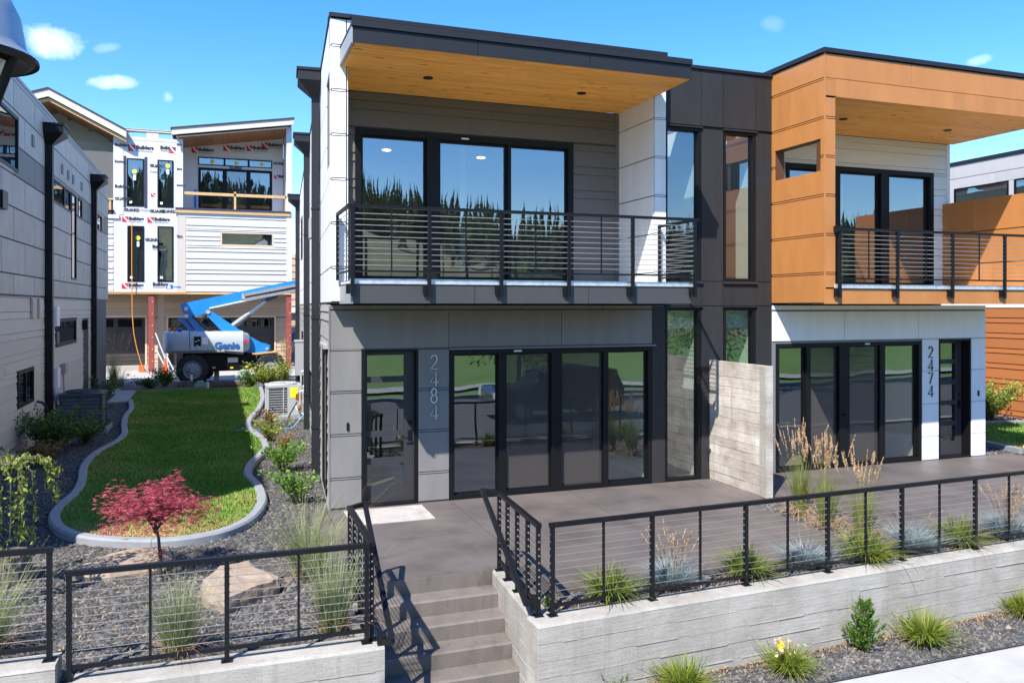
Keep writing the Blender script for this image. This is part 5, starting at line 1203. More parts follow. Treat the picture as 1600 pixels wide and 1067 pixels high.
# turntable cowl: rounded box profile from the photograph, curved counterweight at the left end
def cowl():
    mb = MB(); xl, xr_ = lp(253, 530)[0], lp(391, 530)[0]; zt, zb = lp(300, 518.5)[2], lp(300, 552)[2]; y0, y1 = YL0 + .02, YL0 + .80
    prof = [(.10, 0), (.0, .12), (-.02, .5), (.0, .88), (.06, .97), (.16, 1)]
    cols = [xl + .0, xl + .06, xl + .2, xl + .5, xl + 1.2, xl + 2.2, xl + 3.1, xr_ - .25, xr_ - .06, xr_]
    dep = [.55, .30, .12, .02, .0, .0, .0, .03, .16, .36]; top = [-.03, -.0, .0, .0, .0, .0, .0, -.05, -.12, -.22]; bot = [.1, .03, 0, 0, 0, .0, -.10, -.02, .06, .18]
    secs = []
    for x, d, t_, b_ in zip(cols, dep, top, bot):
        z0 = zb + b_; z1 = zt + t_; secs.append([(x, y0 + d + a, z0 + (z1 - z0) * h_) for a, h_ in prof] + [(x, y1 + 1.0 - d * .6, z1), (x, y1 + 1.0 - d * .6, z0)])
    n = len(secs[0])
    for s_ in secs: mb.v += s_
    for i in range(len(secs) - 1):
        for j in range(n): j2 = (j + 1) % n; mb.f.append((i * n + j, i * n + j2, (i + 1) * n + j2, (i + 1) * n + j))
    mb.f.append(tuple(range(n))); mb.f.append(tuple((len(secs) - 1) * n + j for j in reversed(range(n)))); return mb
cw = part(cowl(), 'turntable_cowl', 'lift_grey', lift, True)
yf = YL0 - .004
part(MB().box(*sorted((lp(296, 0)[0], lp(296.6, 0)[0])), yf, yf + .02, lp(0, 549)[2], lp(0, 520)[2]), 'seam', 'black_frame', cw)
a = lp(299, 529); b = lp(327, 547)
part(MB().box(a[0], b[0], yf - .0, yf + .02, b[2], a[2]), 'control_hatch', 'lift_grey', cw)
part(MB().box(lp(303, 0)[0], lp(314, 0)[0], yf - .012, yf + .001, lp(0, 546)[2], lp(0, 529.5)[2]), 'control_panel', 'black_frame', cw)
part(MB().box(lp(316, 0)[0], lp(325, 0)[0], yf - .006, yf + .001, lp(0, 543)[2], lp(0, 531)[2]), 'decal', 'print_white', cw)
b = MB()
for q in ((305, 533), (309, 531), (307, 539), (310, 541)): v = lp(*q); b.box(v[0], v[0] + .06, yf - .016, yf - .012, v[2] - .04, v[2])
part(b, 'switches', 'print_white', cw)
for s_, q, sz, m__, bo in (('Genie', (335, 544.5), .36, 'genie_blue', .018), ('GLASSJET INTELLI', (335.5, 550.0), .10, 'print_white', .0),): 
    if s_ != 'Genie': s_ = 'GLASSY'
    v = lp(*q); text('Genie' if m__ == 'genie_blue' else 'S-45 XC', sz, (v[0], yf - .006, v[2]), m__, cw, bo, FRONT, sx=1.12)
text('702', .28, (lp(256, 0)[0] + .0, YL0 + .30, lp(0, 547)[2]), 'genie_blue', cw, .012, Fr(0, 0, 1, -.9, -.9, -1), sx=.8)
v = lp(384, 532); part(MB().box(v[0] - .08, v[0] + .10, yf + .0, yf + .02, v[2] - .07, v[2] + .03), 'decal', 'print_red', cw)
b = MB()
for q in (264, 272): v = lp(q, 516); b.lathe((v[0], YL0 + .6, v[2] - .1), [(.06, 0), (.06, .14), (.03, .18)], 10)
part(b, 'beacon', 'orange_plastic', lift); v = lp(280, 517); part(MB().lathe((v[0], YL0 + .5, v[2]), [(.11, -.05), (.11, .05), (.05, .05), (.05, -.05)], 14, axis='y'), 'cap', 'lift_blue', lift)
# riser, tower arms and main boom
ya, yb = YL0 + .55, YL0 + 1.15
part(plate([(319, 489), (324, 485), (331, 486.5), (383, 521.5), (409, 536), (417, 537.5), (423, 540), (423, 546), (420, 550), (405, 553), (385, 552), (368, 540)], ya - .1, ya + .02), 'riser_plate', 'lift_blue', lift)
part(plate([(323, 489), (330, 489), (380, 524), (400, 545), (380, 551), (352, 527)], yb, yb + .1), 'riser_plate', 'lift_blue', lift)
part(plate([(288, 494), (294, 491), (321, 518), (318, 521), (308, 520)], ya, ya + .12), 'tower_link', 'lift_blue', lift)
part(plate([(276, 500), (279, 496), (286, 497), (304, 519), (298, 521), (284, 506)], ya + .2, ya + .3), 'tower_link', 'lift_blue', lift)
b = MB()
for q in ((325, 487.5), (290.5, 494), (290, 482.5)): v = lp(*q); b.lathe((v[0], ya - .12, v[2]), [(.085, -.02), (.085, .1)], 14, axis='y')
v = lp(418, 545.5); b.lathe((v[0], ya - .11, v[2]), [(.06, -.01), (.06, .04)], 12, axis='y'); part(b, 'pins', 'galvanised', lift)
part(plate([(281, 477), (283, 474.5), (304, 470), (327, 480), (324, 486), (319, 490), (299, 497), (292, 497), (286, 491)], ya - .06, yb + .06), 'boom_knuckle', 'lift_blue', lift)
bm_pts = [(303, 470.2), (360, 458.6), (415, 447.2), (470, 436), (530, 424), (530, 441), (470, 453), (415, 464.5), (360, 476.3), (328, 483)]
part(plate(bm_pts, ya, yb), 'boom', 'lift_blue', lift)
part(MB().tube([lp(327, 482.5, YL0 + .5), lp(383, 470.5, YL0 + .5), lp(470, 452, YL0 + .5), lp(530, 440, YL0 + .5)], .05, 8), 'cable_tray', 'lift_grey', lift)
cq = MB(); P0 = [(384, 466.0), (381, 462), (384, 458.5)]
for k in range(34):
    f = k / 33; cq.box(*[c for c in (lp(384 + f * 90, 0)[0] - .045, lp(384 + f * 90, 0)[0] + .045)], ya - .10, ya - .01, lp(0, 459 - f * 19.5)[2] - .05, lp(0, 459 - f * 19.5)[2] + .05)
    cq.box(*[c for c in (lp(384 + f * 90, 0)[0] - .045, lp(384 + f * 90, 0)[0] + .045)], ya - .10, ya - .01, lp(0, 467 - f * 18.5)[2] - .05, lp(0, 467 - f * 18.5)[2] + .05)
v = lp(381, 463); cq.box(v[0] - .06, v[0] + .06, ya - .1, ya - .01, v[2] - .12, v[2] + .12)
part(cq, 'cable_chain', 'chain_grey', lift); part(plate([(385, 461), (474, 442), (474, 447.5), (385, 466)], ya - .05, ya - .005), 'chain_channel', 'genie_blue', lift)
part(MB().tube([lp(361, 512, YL0 + .8), lp(391, 489, YL0 + .8)], .125, 14), 'lift_cylinder', 'rim_grey', lift, True)
part(MB().tube([lp(391, 489, YL0 + .8), lp(418, 467.5, YL0 + .8)], .07, 12), 'piston_rod', 'chrome', lift, True)
for k in range(3): part(MB().tube([lp(322 + k, 492, YL0 + .35 + .1 * k), lp(312 + k, 505, YL0 + .4), lp(322 + 2 * k, 515, YL0 + .5), lp(334 + k, 519, YL0 + .6)], .028, 6), 'hydraulic_hose', 'rubber', lift, True)
part(MB().tube([lp(300, 494, ya - .05), lp(311, 501, ya - .1), lp(322, 491, ya - .1), lp(329, 485, ya - .06)], .03, 6), 'hydraulic_hose', 'rubber', lift, True)
part(MB().tube([lp(365, 509, YL0 + .7), lp(378, 503, YL0 + .66), lp(391, 492, YL0 + .7)], .022, 6), 'hydraulic_hose', 'rubber', lift, True)
part(plate([(414, 470), (419, 462), (437, 461), (434, 465), (420, 471)], ya + .1, ya + .3), 'cylinder_bracket', 'genie_blue', lift)
b = MB()
for i, (p_, q_) in enumerate((((394, 552.5), (432, 549.5)), ((398, 554), (438, 553.5)), ((408, 550.5), (434, 548.5)))): b.bar(lp(*p_, YL0 + .3 + .15 * i), lp(*q_, YL0 + .3 + .15 * i), .1, .06)
single(b, 'lumber_stack', 'lumber', 'few pale boards lying over the chassis of the boom lift', 'lumber', lp(400, 553, YL0 + .3))
# ------------------------------------------------------------------ utility pedestals and pipes at the end of the lawn
def ped(px, py, top, r, m, label, name='utility_pedestal', dome=True, lean=0):
    c = atZ(px, py, -.03); h = (py - top) / F_PX * (C_ * c.y + S_ * c.x)
    prof = [(r, 0), (r, h * .86), (r * 1.12, h * .86), (r * 1.12, h * .95), (r * .7, h), (.01, h * 1.01)] if dome else [(r, 0), (r, h), (r * .6, h + .01)]
    mb = MB().lathe((c.x, c.y, -.03), prof, 14); return single(mb, name, m, label, 'utility pedestal' if dome else 'pipe', (c.x, c.y, -.03), smooth=True)
ped(338.5, 598, 573, .105, 'pedestal_green', 'tall slim pale green utility pedestal before the lift chassis'); ped(382.5, 603, 577, .17, 'pedestal_green', 'wide green utility pedestal beside the far right shrub')
ped(372.5, 604.5, 587.5, .055, 'pipe_blue', 'short blue pipe stub standing by the green pedestal', 'pipe_stub', False); ped(299, 603, 586, .045, 'pipe_white', 'short pale pipe stub standing before the left lift wheel', 'pipe_stub', False); ped(325, 608, 597, .035, 'pipe_white', 'tiny pale pipe stub beside the flat green box', 'pipe_stub', False)
c = atZ(316, 604, -.03); single(MB().box(c.x - .28, c.x + .22, c.y - .2, c.y + .2, -.03, .12).box(c.x - .2, c.x + .05, c.y - .2, c.y + .2, .12, .2), 'valve_box', 'pedestal_green', 'low pale green utility box on the far gravel', 'utility box', (c.x, c.y, -.03))
# ------------------------------------------------------------------ air conditioners
mat('ac_dark', (.055, .062, .072), .5, metal=.3); mat('ac_pale', (.36, .38, .39), .45, var=.04); mat('ac_grille', (.10, .11, .13), .6); mat('copper', (.5, .22, .1), .35, metal=.8); mat('cabinet_grey', (.30, .305, .325), .5); mat('foam_black', (.02, .02, .022), .9)
def ac_unit(label, x, y, z, wd, dp, h, m, mg, fins=11, sticker=False):
    t = thing('air_conditioner', label, 'air conditioner', (x, y, z)); x0, x1, y0, y1 = x - wd / 2, x + wd / 2, y - dp / 2, y + dp / 2
    part(MB().box(x0 - .12, x1 + .12, y0 - .12, y1 + .12, z - .06, z + .05), 'pad', 'curb_concrete', t)
    z0 = z + .07; part(MB().box(x0 + .03, x1 - .03, y0 + .03, y1 - .03, z0, z0 + h - .06), 'coil_core', 'ac_grille', t)
    b = MB()
    for q in ((x0, y0), (x1 - .06, y0), (x0, y1 - .06), (x1 - .06, y1 - .06)): b.box(q[0], q[0] + .06, q[1], q[1] + .06, z0, z0 + h - .05)
    b.box(x0, x1, y0, y1, z0 - .02, z0 + .035).box(x0 + wd * .47, x0 + wd * .5, y0 - .004, y0 + .03, z0, z0 + h - .05); part(b, 'corner_posts', m, t)
    for k in range(fins):
        zz = z0 + .06 + k * (h - .15) / (fins - 1)
        part(MB().box(x0 + .05, x1 - .05, y0 + .004, y0 + .024, zz - .008, zz + .008).box(x0 + .004, x0 + .024, y0 + .05, y1 - .05, zz - .008, zz + .008).box(x1 - .024, x1 - .004, y0 + .05, y1 - .05, zz - .008, zz + .008), 'louvre', m, t)
    part(MB().box(x0 - .015, x1 + .015, y0 - .015, y1 + .015, z0 + h - .06, z0 + h), 'top_cover', m, t)
    part(MB().lathe((x, y, z0 + h), [(wd * .43, .0), (wd * .43, .035), (wd * .40, .05), (wd * .40, .01), (.08, .01), (.08, .06), (.01, .06)], 26), 'fan_guard', mg, t)
    g = MB()
    for k in range(14): a = 2 * math.pi * k / 14; g.tube([(x + .08 * math.cos(a), y + .08 * math.sin(a), z0 + h + .055), (x + wd * .41 * math.cos(a), y + wd * .41 * math.sin(a), z0 + h + .045)], .006, 4)
    part(g, 'guard_wires', mg, t)
    if sticker:
        part(MB().box(x1 - wd * .40, x1 + .005, y0 - .02, y0 + .02, z0 + .0, z0 + h - .06), 'service_panel', m, t); part(MB().box(x1 - wd * .32, x1 - wd * .10, y0 - .026, y0 - .0205, z0 + h * .58, z0 + h * .92), 'energy_label', 'energy_yellow', t)
        part(MB().tube([(x1 - .15, y0 - .02, z0 + .25), (x1 - .1, y0 - .12, z0 + .15), (x1 + .05, y0 - .14, z0 + .02), (x1 + .45, y0 + .1, z0 + .02)], .02, 8), 'conduit', 'pipe_white', t, True)
    return t
mat('energy_yellow', (.85, .72, .02), .5)
ac_unit('dark air conditioner on a pad by the taupe siding, behind the left shrubs', -3.22, 23.6, .03, .98, .98, .88, 'ac_dark', 'ac_dark', 9)
ac_unit('pale grey air conditioner with yellow label beside the white house', 1.82, 24.6, .0, .95, .90, .86, 'ac_pale', 'ac_pale', 11, True)
# pipes and boxes on the side wall of 2484
t = thing('electric_cabinet', 'tall grey metal cabinet on the side wall above the pale air conditioner', 'cabinet', SKN.p(14.6, .2, .9))
part(MB().ubox(SKN, 14.1, 15.1, .01, .30, .98, 2.05), 'body', 'cabinet_grey', t); part(MB().ubox(SKN, 14.08, 15.12, .0, .33, 2.05, 2.08), 'lid', 'cabinet_grey', t)
part(MB().ubox(SKN, 14.2, 14.45, .05, .25, .0, .98), 'riser', 'black_metal', t)
t = thing('gas_meter_pipes', 'tangle of grey and copper pipes at the wall right of the pale air conditioner', 'pipes', SKN.p(11.2, .2, 0))
b = MB()
for u, z, o in ((10.6, 1.0, .10), (10.9, .8, .22), (11.4, .9, .12), (12.9, 1.2, .15)): b.tube([SKN.p(u, o, 0), SKN.p(u, o, z), SKN.p(u, .0, z + .05)], .028, 8)
part(b, 'pipe', 'galvanised', t); b = MB().lathe(SKN.p(11.1, .25, .62), [(.02, -.12), (.09, -.08), (.09, .08), (.02, .12)], 12).lathe(SKN.p(10.75, .25, .35), [(.03, -.08), (.06, 0), (.03, .08)], 10); part(b, 'valve', 'copper', t)
b = MB().tube([SKN.p(10.9, .3, .5), SKN.p(10.3, .5, .25), SKN.p(9.6, .6, .05)], .02, 6); part(b, 'hose', 'foam_black', t, True)
single(MB().tube([SKN.p(9.4, .02, .45), SKN.p(9.3, .2, .3), SKN.p(9.2, .45, .02), (1.35, 21.9, .01), (1.05, 21.7, .03), (.7, 21.65, .11), (.45, 21.6, .07)], .016, 6), 'garden_hose', 'pipe_blue', 'thin blue hose running from the house over the gravel to the lawn', 'hose', SKN.p(9.4, .02, .0), smooth=True)
single(MB().ubox(SKN, 6.2, 6.75, .005, .12, 4.75, 5.20).ubox(SKN, 6.85, 7.1, .005, .08, 4.85, 5.15).ubox(SKN, 6.4, 6.46, .02, .06, 4.55, 4.75), 'wall_meter', 'cabinet_grey', 'small grey meter box high on the white side wall', 'meter', SKN.p(6.5, .0, 4.6))
single(MB().tube([LW.p(24.0, .05, 1.0), LW.p(24.05, .1, .5), LW.p(23.95, .12, .05)], .05, 8).tube([LW.p(24.6, .05, .75), LW.p(24.55, .18, .3), LW.p(24.6, .25, .03)], .035, 8).lathe(LW.p(24.1, .14, .85), [(.03, -.1), (.09, -.05), (.09, .08), (.03, .12)], 10), 'gas_pipes', 'galvanised', 'grey gas pipes on the taupe siding left of the dark air conditioner', 'pipes', LW.p(24.2, .0, .03))
single(MB().ubox(LW, 25.0, 25.4, .01, .14, 1.35, 1.62).tube([LW.p(25.2, .06, 1.35), LW.p(25.25, .08, .7), LW.p(25.1, .15, .45), LW.p(24.3, .5, .40)], .022, 6), 'disconnect_box', 'cabinet_grey', 'small blue grey electric box with a conduit above the dark air conditioner', 'electric box', LW.p(25.2, 0, .4))
single(MB().tube([LW.p(21.9, .02, .95), LW.p(21.9, .14, .92), LW.p(22.0, .2, .80), LW.p(22.3, .3, .2), LW.p(22.4, .4, .02)], .03, 7), 'hose_pipe', 'foam_black', 'black hose on a tap at the foot of the taupe siding', 'hose', LW.p(21.9, 0, 0), smooth=True)
# ------------------------------------------------------------------ black cable railings of the garden
def garden_rail(label, pts, ztop, zbot, zfoots, mid=(), ncab=10, cat='railing', feet=True, extra=0.0, mids_n=True):
    """posts at pts (x, y); thin balusters halfway; cables through all"""
    t = thing('cable_railing', label, cat, (pts[0][0], pts[0][1], zfoots[0]), None)
    P = [Vector((x, y, 0)) for x, y in pts]
    a, b = P[0], P[-1]; d = (b - a).normalized()
    tp = MB(); tp.bar(a - d * (.03 + extra) + Vector((0, 0, ztop - .022)), b + d * .03 + Vector((0, 0, ztop - .022)), .055, .044); part(tp, 'top_rail', 'black_metal', t)
    part(MB().bar(a + Vector((0, 0, zbot)), b + Vector((0, 0, zbot)), .03, .034), 'bottom_rail', 'black_metal', t)
    for i, p in enumerate(P):
        zf = zfoots[i % len(zfoots)] if len(zfoots) > 1 else zfoots[0]
        o = part(MB().bar(p + Vector((0, 0, zf)), p + Vector((0, 0, ztop - .043)), .042, .042, up=d), 'post', 'black_metal', t)
        if feet: part(MB().bar(p + Vector((0, 0, zf)) - d * .05, p + Vector((0, 0, zf)) + d * .05, .10, .012).lathe(p + Vector((-.035, -.03, zf + .006)), [(.012, 0), (.012, .014)], 6), 'foot_plate', 'black_metal', o)
        st_ = MB()
        for k in range(ncab):
            z = zbot + (ztop - .043 - zbot) * (k + 1) / (ncab + 1); st_.bar(p + Vector((0, 0, z)) - d * .028, p + Vector((0, 0, z)) + d * .028, .016, .016)
        part(st_, 'cable_fittings', 'brushed_steel', o, kind='stuff')
    for p in mid: part(MB().bar(Vector((*p, zbot + .015)), Vector((*p, ztop - .043)), .024, .022, up=d), 'baluster', 'black_metal', t)
    for k in range(ncab):
        z = zbot + (ztop - .043 - zbot) * (k + 1) / (ncab + 1); part(MB().tube([a + Vector((0, 0, z)), b + Vector((0, 0, z))], .0032, 6, False), 'cable', 'steel_cable', t)
    return t
Rr = [atZ(q[0], q[1], 0) for q in ((862, 960), (1020, 937), (1163, 912), (1293, 893), (1410, 875), (1522, 856))]
rp = [(v.x, YR(v.x) + .21) for v in Rr]; rp += [(10.7, YR(10.7) + .21), (12.0, YR(12) + .21)]
mids = [((rp[i][0] + rp[i + 1][0]) / 2, (rp[i][1] + rp[i + 1][1]) / 2) for i in range(7)]
garden_rail('long black cable railing along the top of the right concrete wall', rp, .955, .10, [0], mids)
lpst = [(-1.18, YL(-1.18) + .15), (.09, YL(.09) + .15), (1.345, YL(1.345) + .15)]
lmid = [((lpst[i][0] + lpst[i + 1][0]) / 2, (lpst[i][1] + lpst[i + 1][1]) / 2) for i in range(2)]
garden_rail('lower black cable railing left of the steps, before the red maple', lpst, .945, .115, [-.7, 0, 0], lmid)
garden_rail('higher black cable railing at the left edge before the drooping tree', [(-1.335, YL(-1.3) + .19), (-2.7, 7.92), (-4.0, 7.97), (-5.3, 8.0)], 1.15, .30, [.19], [(-2.0, 7.89), (-3.3, 7.945)])
def stair_rail(label, x0, y0, x1, y1, zt, zf, posts, hx0, hx1, side):
    """short railing beside the steps with its sloping handrail"""
    t = garden_rail(label, [(x0 + (x1 - x0) * f, y0 + (y1 - y0) * f) for f in posts], zt, .12, [zf], [])
    e = Vector((hx0[0], hx0[1], hx0[2])); b_ = Vector(hx1)
    h = MB().bar(e, b_, .05, .05); part(h, 'handrail', 'black_metal', t)
    p0 = Vector((x1, y1, zt - .022)); part(MB().bar(p0, e + Vector((0, 0, 0)), .045, .044), 'handrail_return', 'black_metal', t)
    f_ = Vector((b_.x + (.10 if side > 0 else -.10), b_.y + .06, b_.z)); part(MB().bar(b_, f_, .05, .05).bar(f_ + Vector((0, .0, -.10)), f_ + Vector((0, 0, .06)), .06, .06), 'wall_bracket', 'black_metal', t)
    return t
stair_rail('black stair railing with sloping handrail on the right wall of the steps', 3.13, 7.84, 3.225, 9.36, .955, 0.0, (0, .24, .5, .76, 1), (3.06, 9.52, .95), (2.975, 7.78, .16), 1)
stair_rail('black stair railing with sloping handrail on the left wall of the steps', 1.40, 7.82, 1.415, 9.28, .945, 0.0, (0, .25, .5, .75, 1), (1.60, 9.36, .94), (1.56, 7.62, .04), -1)
# ------------------------------------------------------------------ street lamp at the upper left corner
LX, LY, LZ = LAMP = (-1.165, 4.575, 4.39)
t = thing('street_lamp', 'close metal street lamp head with flared dark hood at the upper left', 'street lamp', (LX - .25, LY, ZS))
mat('lamp_metal', (.46, .46, .48), .38, metal=.6, var=.12); mat('lamp_glass', (.75, .78, .8), .1)
part(MB().lathe((LX, LY, LZ), [(.335, .0), (.34, .012), (.295, .055), (.285, .08), (.262, .22), (.225, .30), (.13, .39), (.05, .42), (.04, .50), (.005, .51)], 40, caps=False), 'hood', 'lamp_metal', t, True)
part(MB().lathe((LX, LY, LZ), [(.342, -.004), (.342, .012), (.30, -.012), (.24, .01), (.01, .012)], 40, caps=False), 'skirt', 'black_metal', t, True)
part(MB().lathe((LX, LY, LZ - .012), [(.22, .0), (.20, -.03), (.10, -.055), (.005, -.06)], 30, caps=False), 'lens', 'lamp_glass', t, True)
part(MB().tube([(LX + .254, LY - .092, LZ + .01), (LX + .15, LY - .055, LZ - .28), (LX + .02, LY - .01, LZ - .62), (LX - .2, LY + .03, LZ - .9)], .022, 10), 'brace', 'black_metal', t)
part(MB().lathe((LX - .25, LY, ZS), [(.12, 0), (.12, .5), (.055, .6), (.05, 4.9), (.05, LZ - ZS - .05)], 20), 'pole', 'black_metal', t, True)
# ------------------------------------------------------------------ boulders
mat('boulder', (.30, .235, .18), .9, var=.2, vscale=3, bump=.8, bscale=14, col2=(.24, .17, .115), c2scale=3.2)
mat('dark_boulder', (.10, .075, .062), .9, var=.25, vscale=5, bump=.8, bscale=14)
def boulder(label, poly, h, seed, m='boulder', z=-.04, flat=.85):
    rnd = random.Random(seed); cx_ = sum(p[0] for p in poly) / len(poly); cy_ = sum(p[1] for p in poly) / len(poly); bm = bmesh.new()
    P = []
    for (x, y), n_ in zip(poly, poly[1:] + poly[:1]):
        for f in (0, .34, .67): P.append((x + (n_[0] - x) * f + rnd.uniform(-.02, .02), y + (n_[1] - y) * f + rnd.uniform(-.02, .02)))
    rings = []
    for k, (sc, zz) in enumerate(((1.0, 0), (1.03, h * .45), (.97, h * flat), (.82, h), (.45, h * 1.02))):
        rings.append([bm.verts.new((cx_ + (x - cx_) * sc + rnd.uniform(-.016, .016), cy_ + (y - cy_) * sc + rnd.uniform(-.016, .016), z + zz + rnd.uniform(-.012, .012) * (k > 0))) for x, y in P])
    c = bm.verts.new((cx_, cy_, z + h * 1.03)); n = len(P)
    for a, b in zip(rings[:-1], rings[1:]):
        for i in range(n): bm.faces.new((a[i], a[(i + 1) % n], b[(i + 1) % n], b[i]))
    for i in range(n): bm.faces.new((rings[-1][i], rings[-1][(i + 1) % n], c))
    bmesh.ops.subdivide_edges(bm, edges=bm.edges, cuts=1, use_grid_fill=True, fractal=.25, seed=seed); bmesh.ops.recalc_face_normals(bm, faces=bm.faces)
    for v in bm.verts: v.co -= Vector((cx_, cy_, z))
    me = bpy.data.meshes.new('boulder'); bm.to_mesh(me); bm.free(); o = put('boulder', me, m, None, None, (cx_, cy_, z)); o['label'] = label; o['category'] = 'boulder'
boulder('flat tan boulder behind the railing at the foot of the red maple', [(-1.66, 10.85), (-1.42, 11.28), (-1.02, 11.62), (-.58, 11.58), (-.50, 10.95), (-.62, 10.7), (-1.2, 10.62)], .13, 3)
boulder('tan angular boulder right of the red maple behind the railing', [(-.14, 9.75), (.05, 10.25), (.36, 10.25), (.66, 9.55), (.58, 9.42), (.1, 9.05), (-.12, 9.35)], .21, 7, flat=.9)
c = atZ(362, 605, -.03); boulder('low dark flat boulder on the far gravel right of the slim pedestal', [(c.x - .75, c.y - .25), (c.x - .7, c.y + .3), (c.x + .4, c.y + .35), (c.x + .55, c.y - .2)], .28, 9, 'dark_boulder')
c = atZ(290, 605, -.03); boulder('small dark brown boulder in front of the left lift wheel', [(c.x - .3, c.y - .2), (c.x - .2, c.y + .25), (c.x + .3, c.y + .2), (c.x + .3, c.y - .2)], .26, 10, 'dark_boulder')
c = atZ(14, 905, -.03); boulder('reddish brown rock at the left edge under the drooping tree', [(c.x - .5, c.y - .2), (c.x - .3, c.y + .3), (c.x + .2, c.y + .25), (c.x + .25, c.y - .2)], .32, 12, 'dark_boulder')
# ------------------------------------------------------------------ plants
leafmat('daylily_leaf', (.085, .16, .016), (.30, .33, .045), .35); leafmat('fescue_leaf', (.13, .20, .20), (.36, .42, .40), .2); leafmat('reed_leaf', (.11, .16, .03), (.32, .32, .09), .3); leafmat('reed_plume', (.40, .25, .12), (.62, .44, .26), .3)
leafmat('oat_leaf', (.14, .20, .055), (.42, .42, .22), .3); leafmat('shrub_leaf', (.035, .085, .015), (.12, .20, .04), .3); leafmat('bright_leaf', (.07, .17, .02), (.22, .36, .06), .35); leafmat('maple_leaf', (.25, .026, .042), (.64, .145, .19), .4); leafmat('mid_leaf', (.045, .115, .015), (.15, .25, .045), .3)
leafmat('weeping_leaf', (.10, .17, .02), (.38, .40, .08), .35); leafmat('conifer_leaf', (.028, .045, .018), (.095, .125, .045), .25, .95); leafmat('rust_leaf', (.14, .06, .035), (.33, .22, .07), .3); leafmat('petal_yellow', (.80, .50, .02), (.92, .70, .05), .3); leafmat('petal_pale', (.62, .40, .26), (.75, .60, .42), .3); leafmat('yellow_green_leaf', (.14, .20, .03), (.40, .42, .09), .35)
mat('bark', (.10, .075, .06), .9, var=.25, vscale=8, bump=.6, bscale=40); mat('dark_bark', (.05, .04, .038), .9, var=.3, vscale=12)
def plant(name, label, cat, loc, meshes, group=None):
    """meshes: list of (part name, (V, F, tint), material)"""
    t = thing(name, label, cat, loc, group)
    for nm, (v, f, ti), m_ in meshes: put(nm, npmesh(nm, v, f, ti), m_, t)
    return t
def clump_daylily(seed, s=1.0):
    return [('leaf_blades', merge(blades(430, .11 * s, .47 * s, .70, .58, .020 * s, 5, .25, seed, leanvar=.38), blades(150, .09 * s, .44 * s, .25, .12, .016 * s, 4, .3, seed + 50)), 'daylily_leaf'), ('dead_blades', blades(34 + seed % 30, .10 * s, .40 * s, .85, .72, .010 * s, 5, .4, seed + 70, leanvar=.4), 'reed_plume'), ('flower_stalks', blades(5 + seed % 5, .05 * s, .58 * s, .22, .03, .007, 3, .2, seed + 80, leanvar=.7), 'reed_plume')]
def clump_fescue(seed, s=1.0, plumes=0):
    ms = [('leaf_blades', blades(1000, .08 * s, .32 * s, .72, .24, .0075, 3, .3, seed, leanvar=.7), 'fescue_leaf')]
    if plumes: ms.append(('seed_heads', merge(blades(plumes, .04, .52 * s, .22, .02, .004, 3, .25, seed + 1, leanvar=.9), plumes_of(plumes, seed + 1, .52 * s, .22, .02, .25, .04, .09, .008)), 'reed_plume'))
    return ms
def plumes_of(n, seed, length, lean, droop, lenvar, rad, plen, pw, per=26, lv=.9):
    """little spikelets along the upper end of each stalk made by blades() with the same seed"""
    V, F_, T = blades(n, rad, length, lean, droop, .005, 3, lenvar, seed, leanvar=lv)
    V = V.reshape(n, 8, 3); tip = V[:, 6:8].mean(1); prev = V[:, 4:6].mean(1); d = tip - prev; d /= np.linalg.norm(d, axis=1)[:, None]
    g = np.random.default_rng(seed + 9); f = g.uniform(-.8, 1.0, (n, per)); c = tip[:, None, :] + d[:, None, :] * (f[..., None] * plen * g.uniform(.7, 1.3, (n, 1, 1)))
    wgt = (1 - np.abs(f - .0) * .8)[..., None]; c = c + g.normal(0, 1, (n, per, 3)) * pw * .55 * wgt
    return leaves(c.reshape(-1, 3), pw, seed + 3, lenr=3.2, axis=np.repeat(d, per, 0), axj=.3)
def clump_reed(seed, s=1.0, n=30, ln=.115):
    st = blades(n, .06, 1.06 * s, ln, .0, .005, 3, .16, seed, leanvar=.9); pl = plumes_of(n, seed, 1.06 * s, ln, .0, .16, .06, .15 * s, .011, 46)
    return [('leaf_blades', blades(330, .08, .66 * s, .16, .06, .008, 4, .35, seed + 4, leanvar=.9), 'reed_leaf'), ('stalks', st, 'reed_leaf'), ('plumes', pl, 'reed_plume'), ('dry_skirt', blades(150, .10, .48 * s, .8, .75, .007, 4, .3, seed + 6), 'reed_plume')]
def clump_oat(seed, s=1.0, n=430, lean=.35):
    return [('leaf_blades', merge(blades(n, .11 * s, .74 * s, lean, .16, .0052, 4, .35, seed, leanvar=.7), blades(140, .12 * s, .34 * s, .35, .1, .008, 3, .3, seed + 3)), 'oat_leaf'), ('dead_blades', blades(90, .12 * s, .40 * s, .9, .7, .006, 4, .4, seed + 5), 'reed_plume')]
def bush(seed, w_, h, n=900, leaf=.028, stems=60, lean=.55, m_='shrub_leaf', up=.4, upright=.0):
    g = np.random.default_rng(seed); V, F_, T = blades(stems, w_ * .10, h, lean * w_ / h, .10, .010, 4, .35, seed, leanvar=.55); P = V.reshape(stems, 5, 2, 3).mean(2)
    k = g.integers(0, stems, n); t_ = g.uniform(.22, 1, n) ** .7 * 4; i0 = np.clip(t_.astype(int), 0, 3); fr_ = (t_ - i0)[:, None]; c = P[k, i0] * (1 - fr_) + P[k, i0 + 1] * fr_ + g.normal(0, 1, (n, 3)) * leaf * .9
    c[:, 2] = np.maximum(c[:, 2], .01); d = P[k, i0 + 1] - P[k, i0]; d /= np.linalg.norm(d, axis=1)[:, None]
    return [('stems', (V, F_, T), 'shrub_stem'), ('foliage', leaves(c, leaf, seed + 1, up, 2.0, axis=d, axj=.8), m_)]
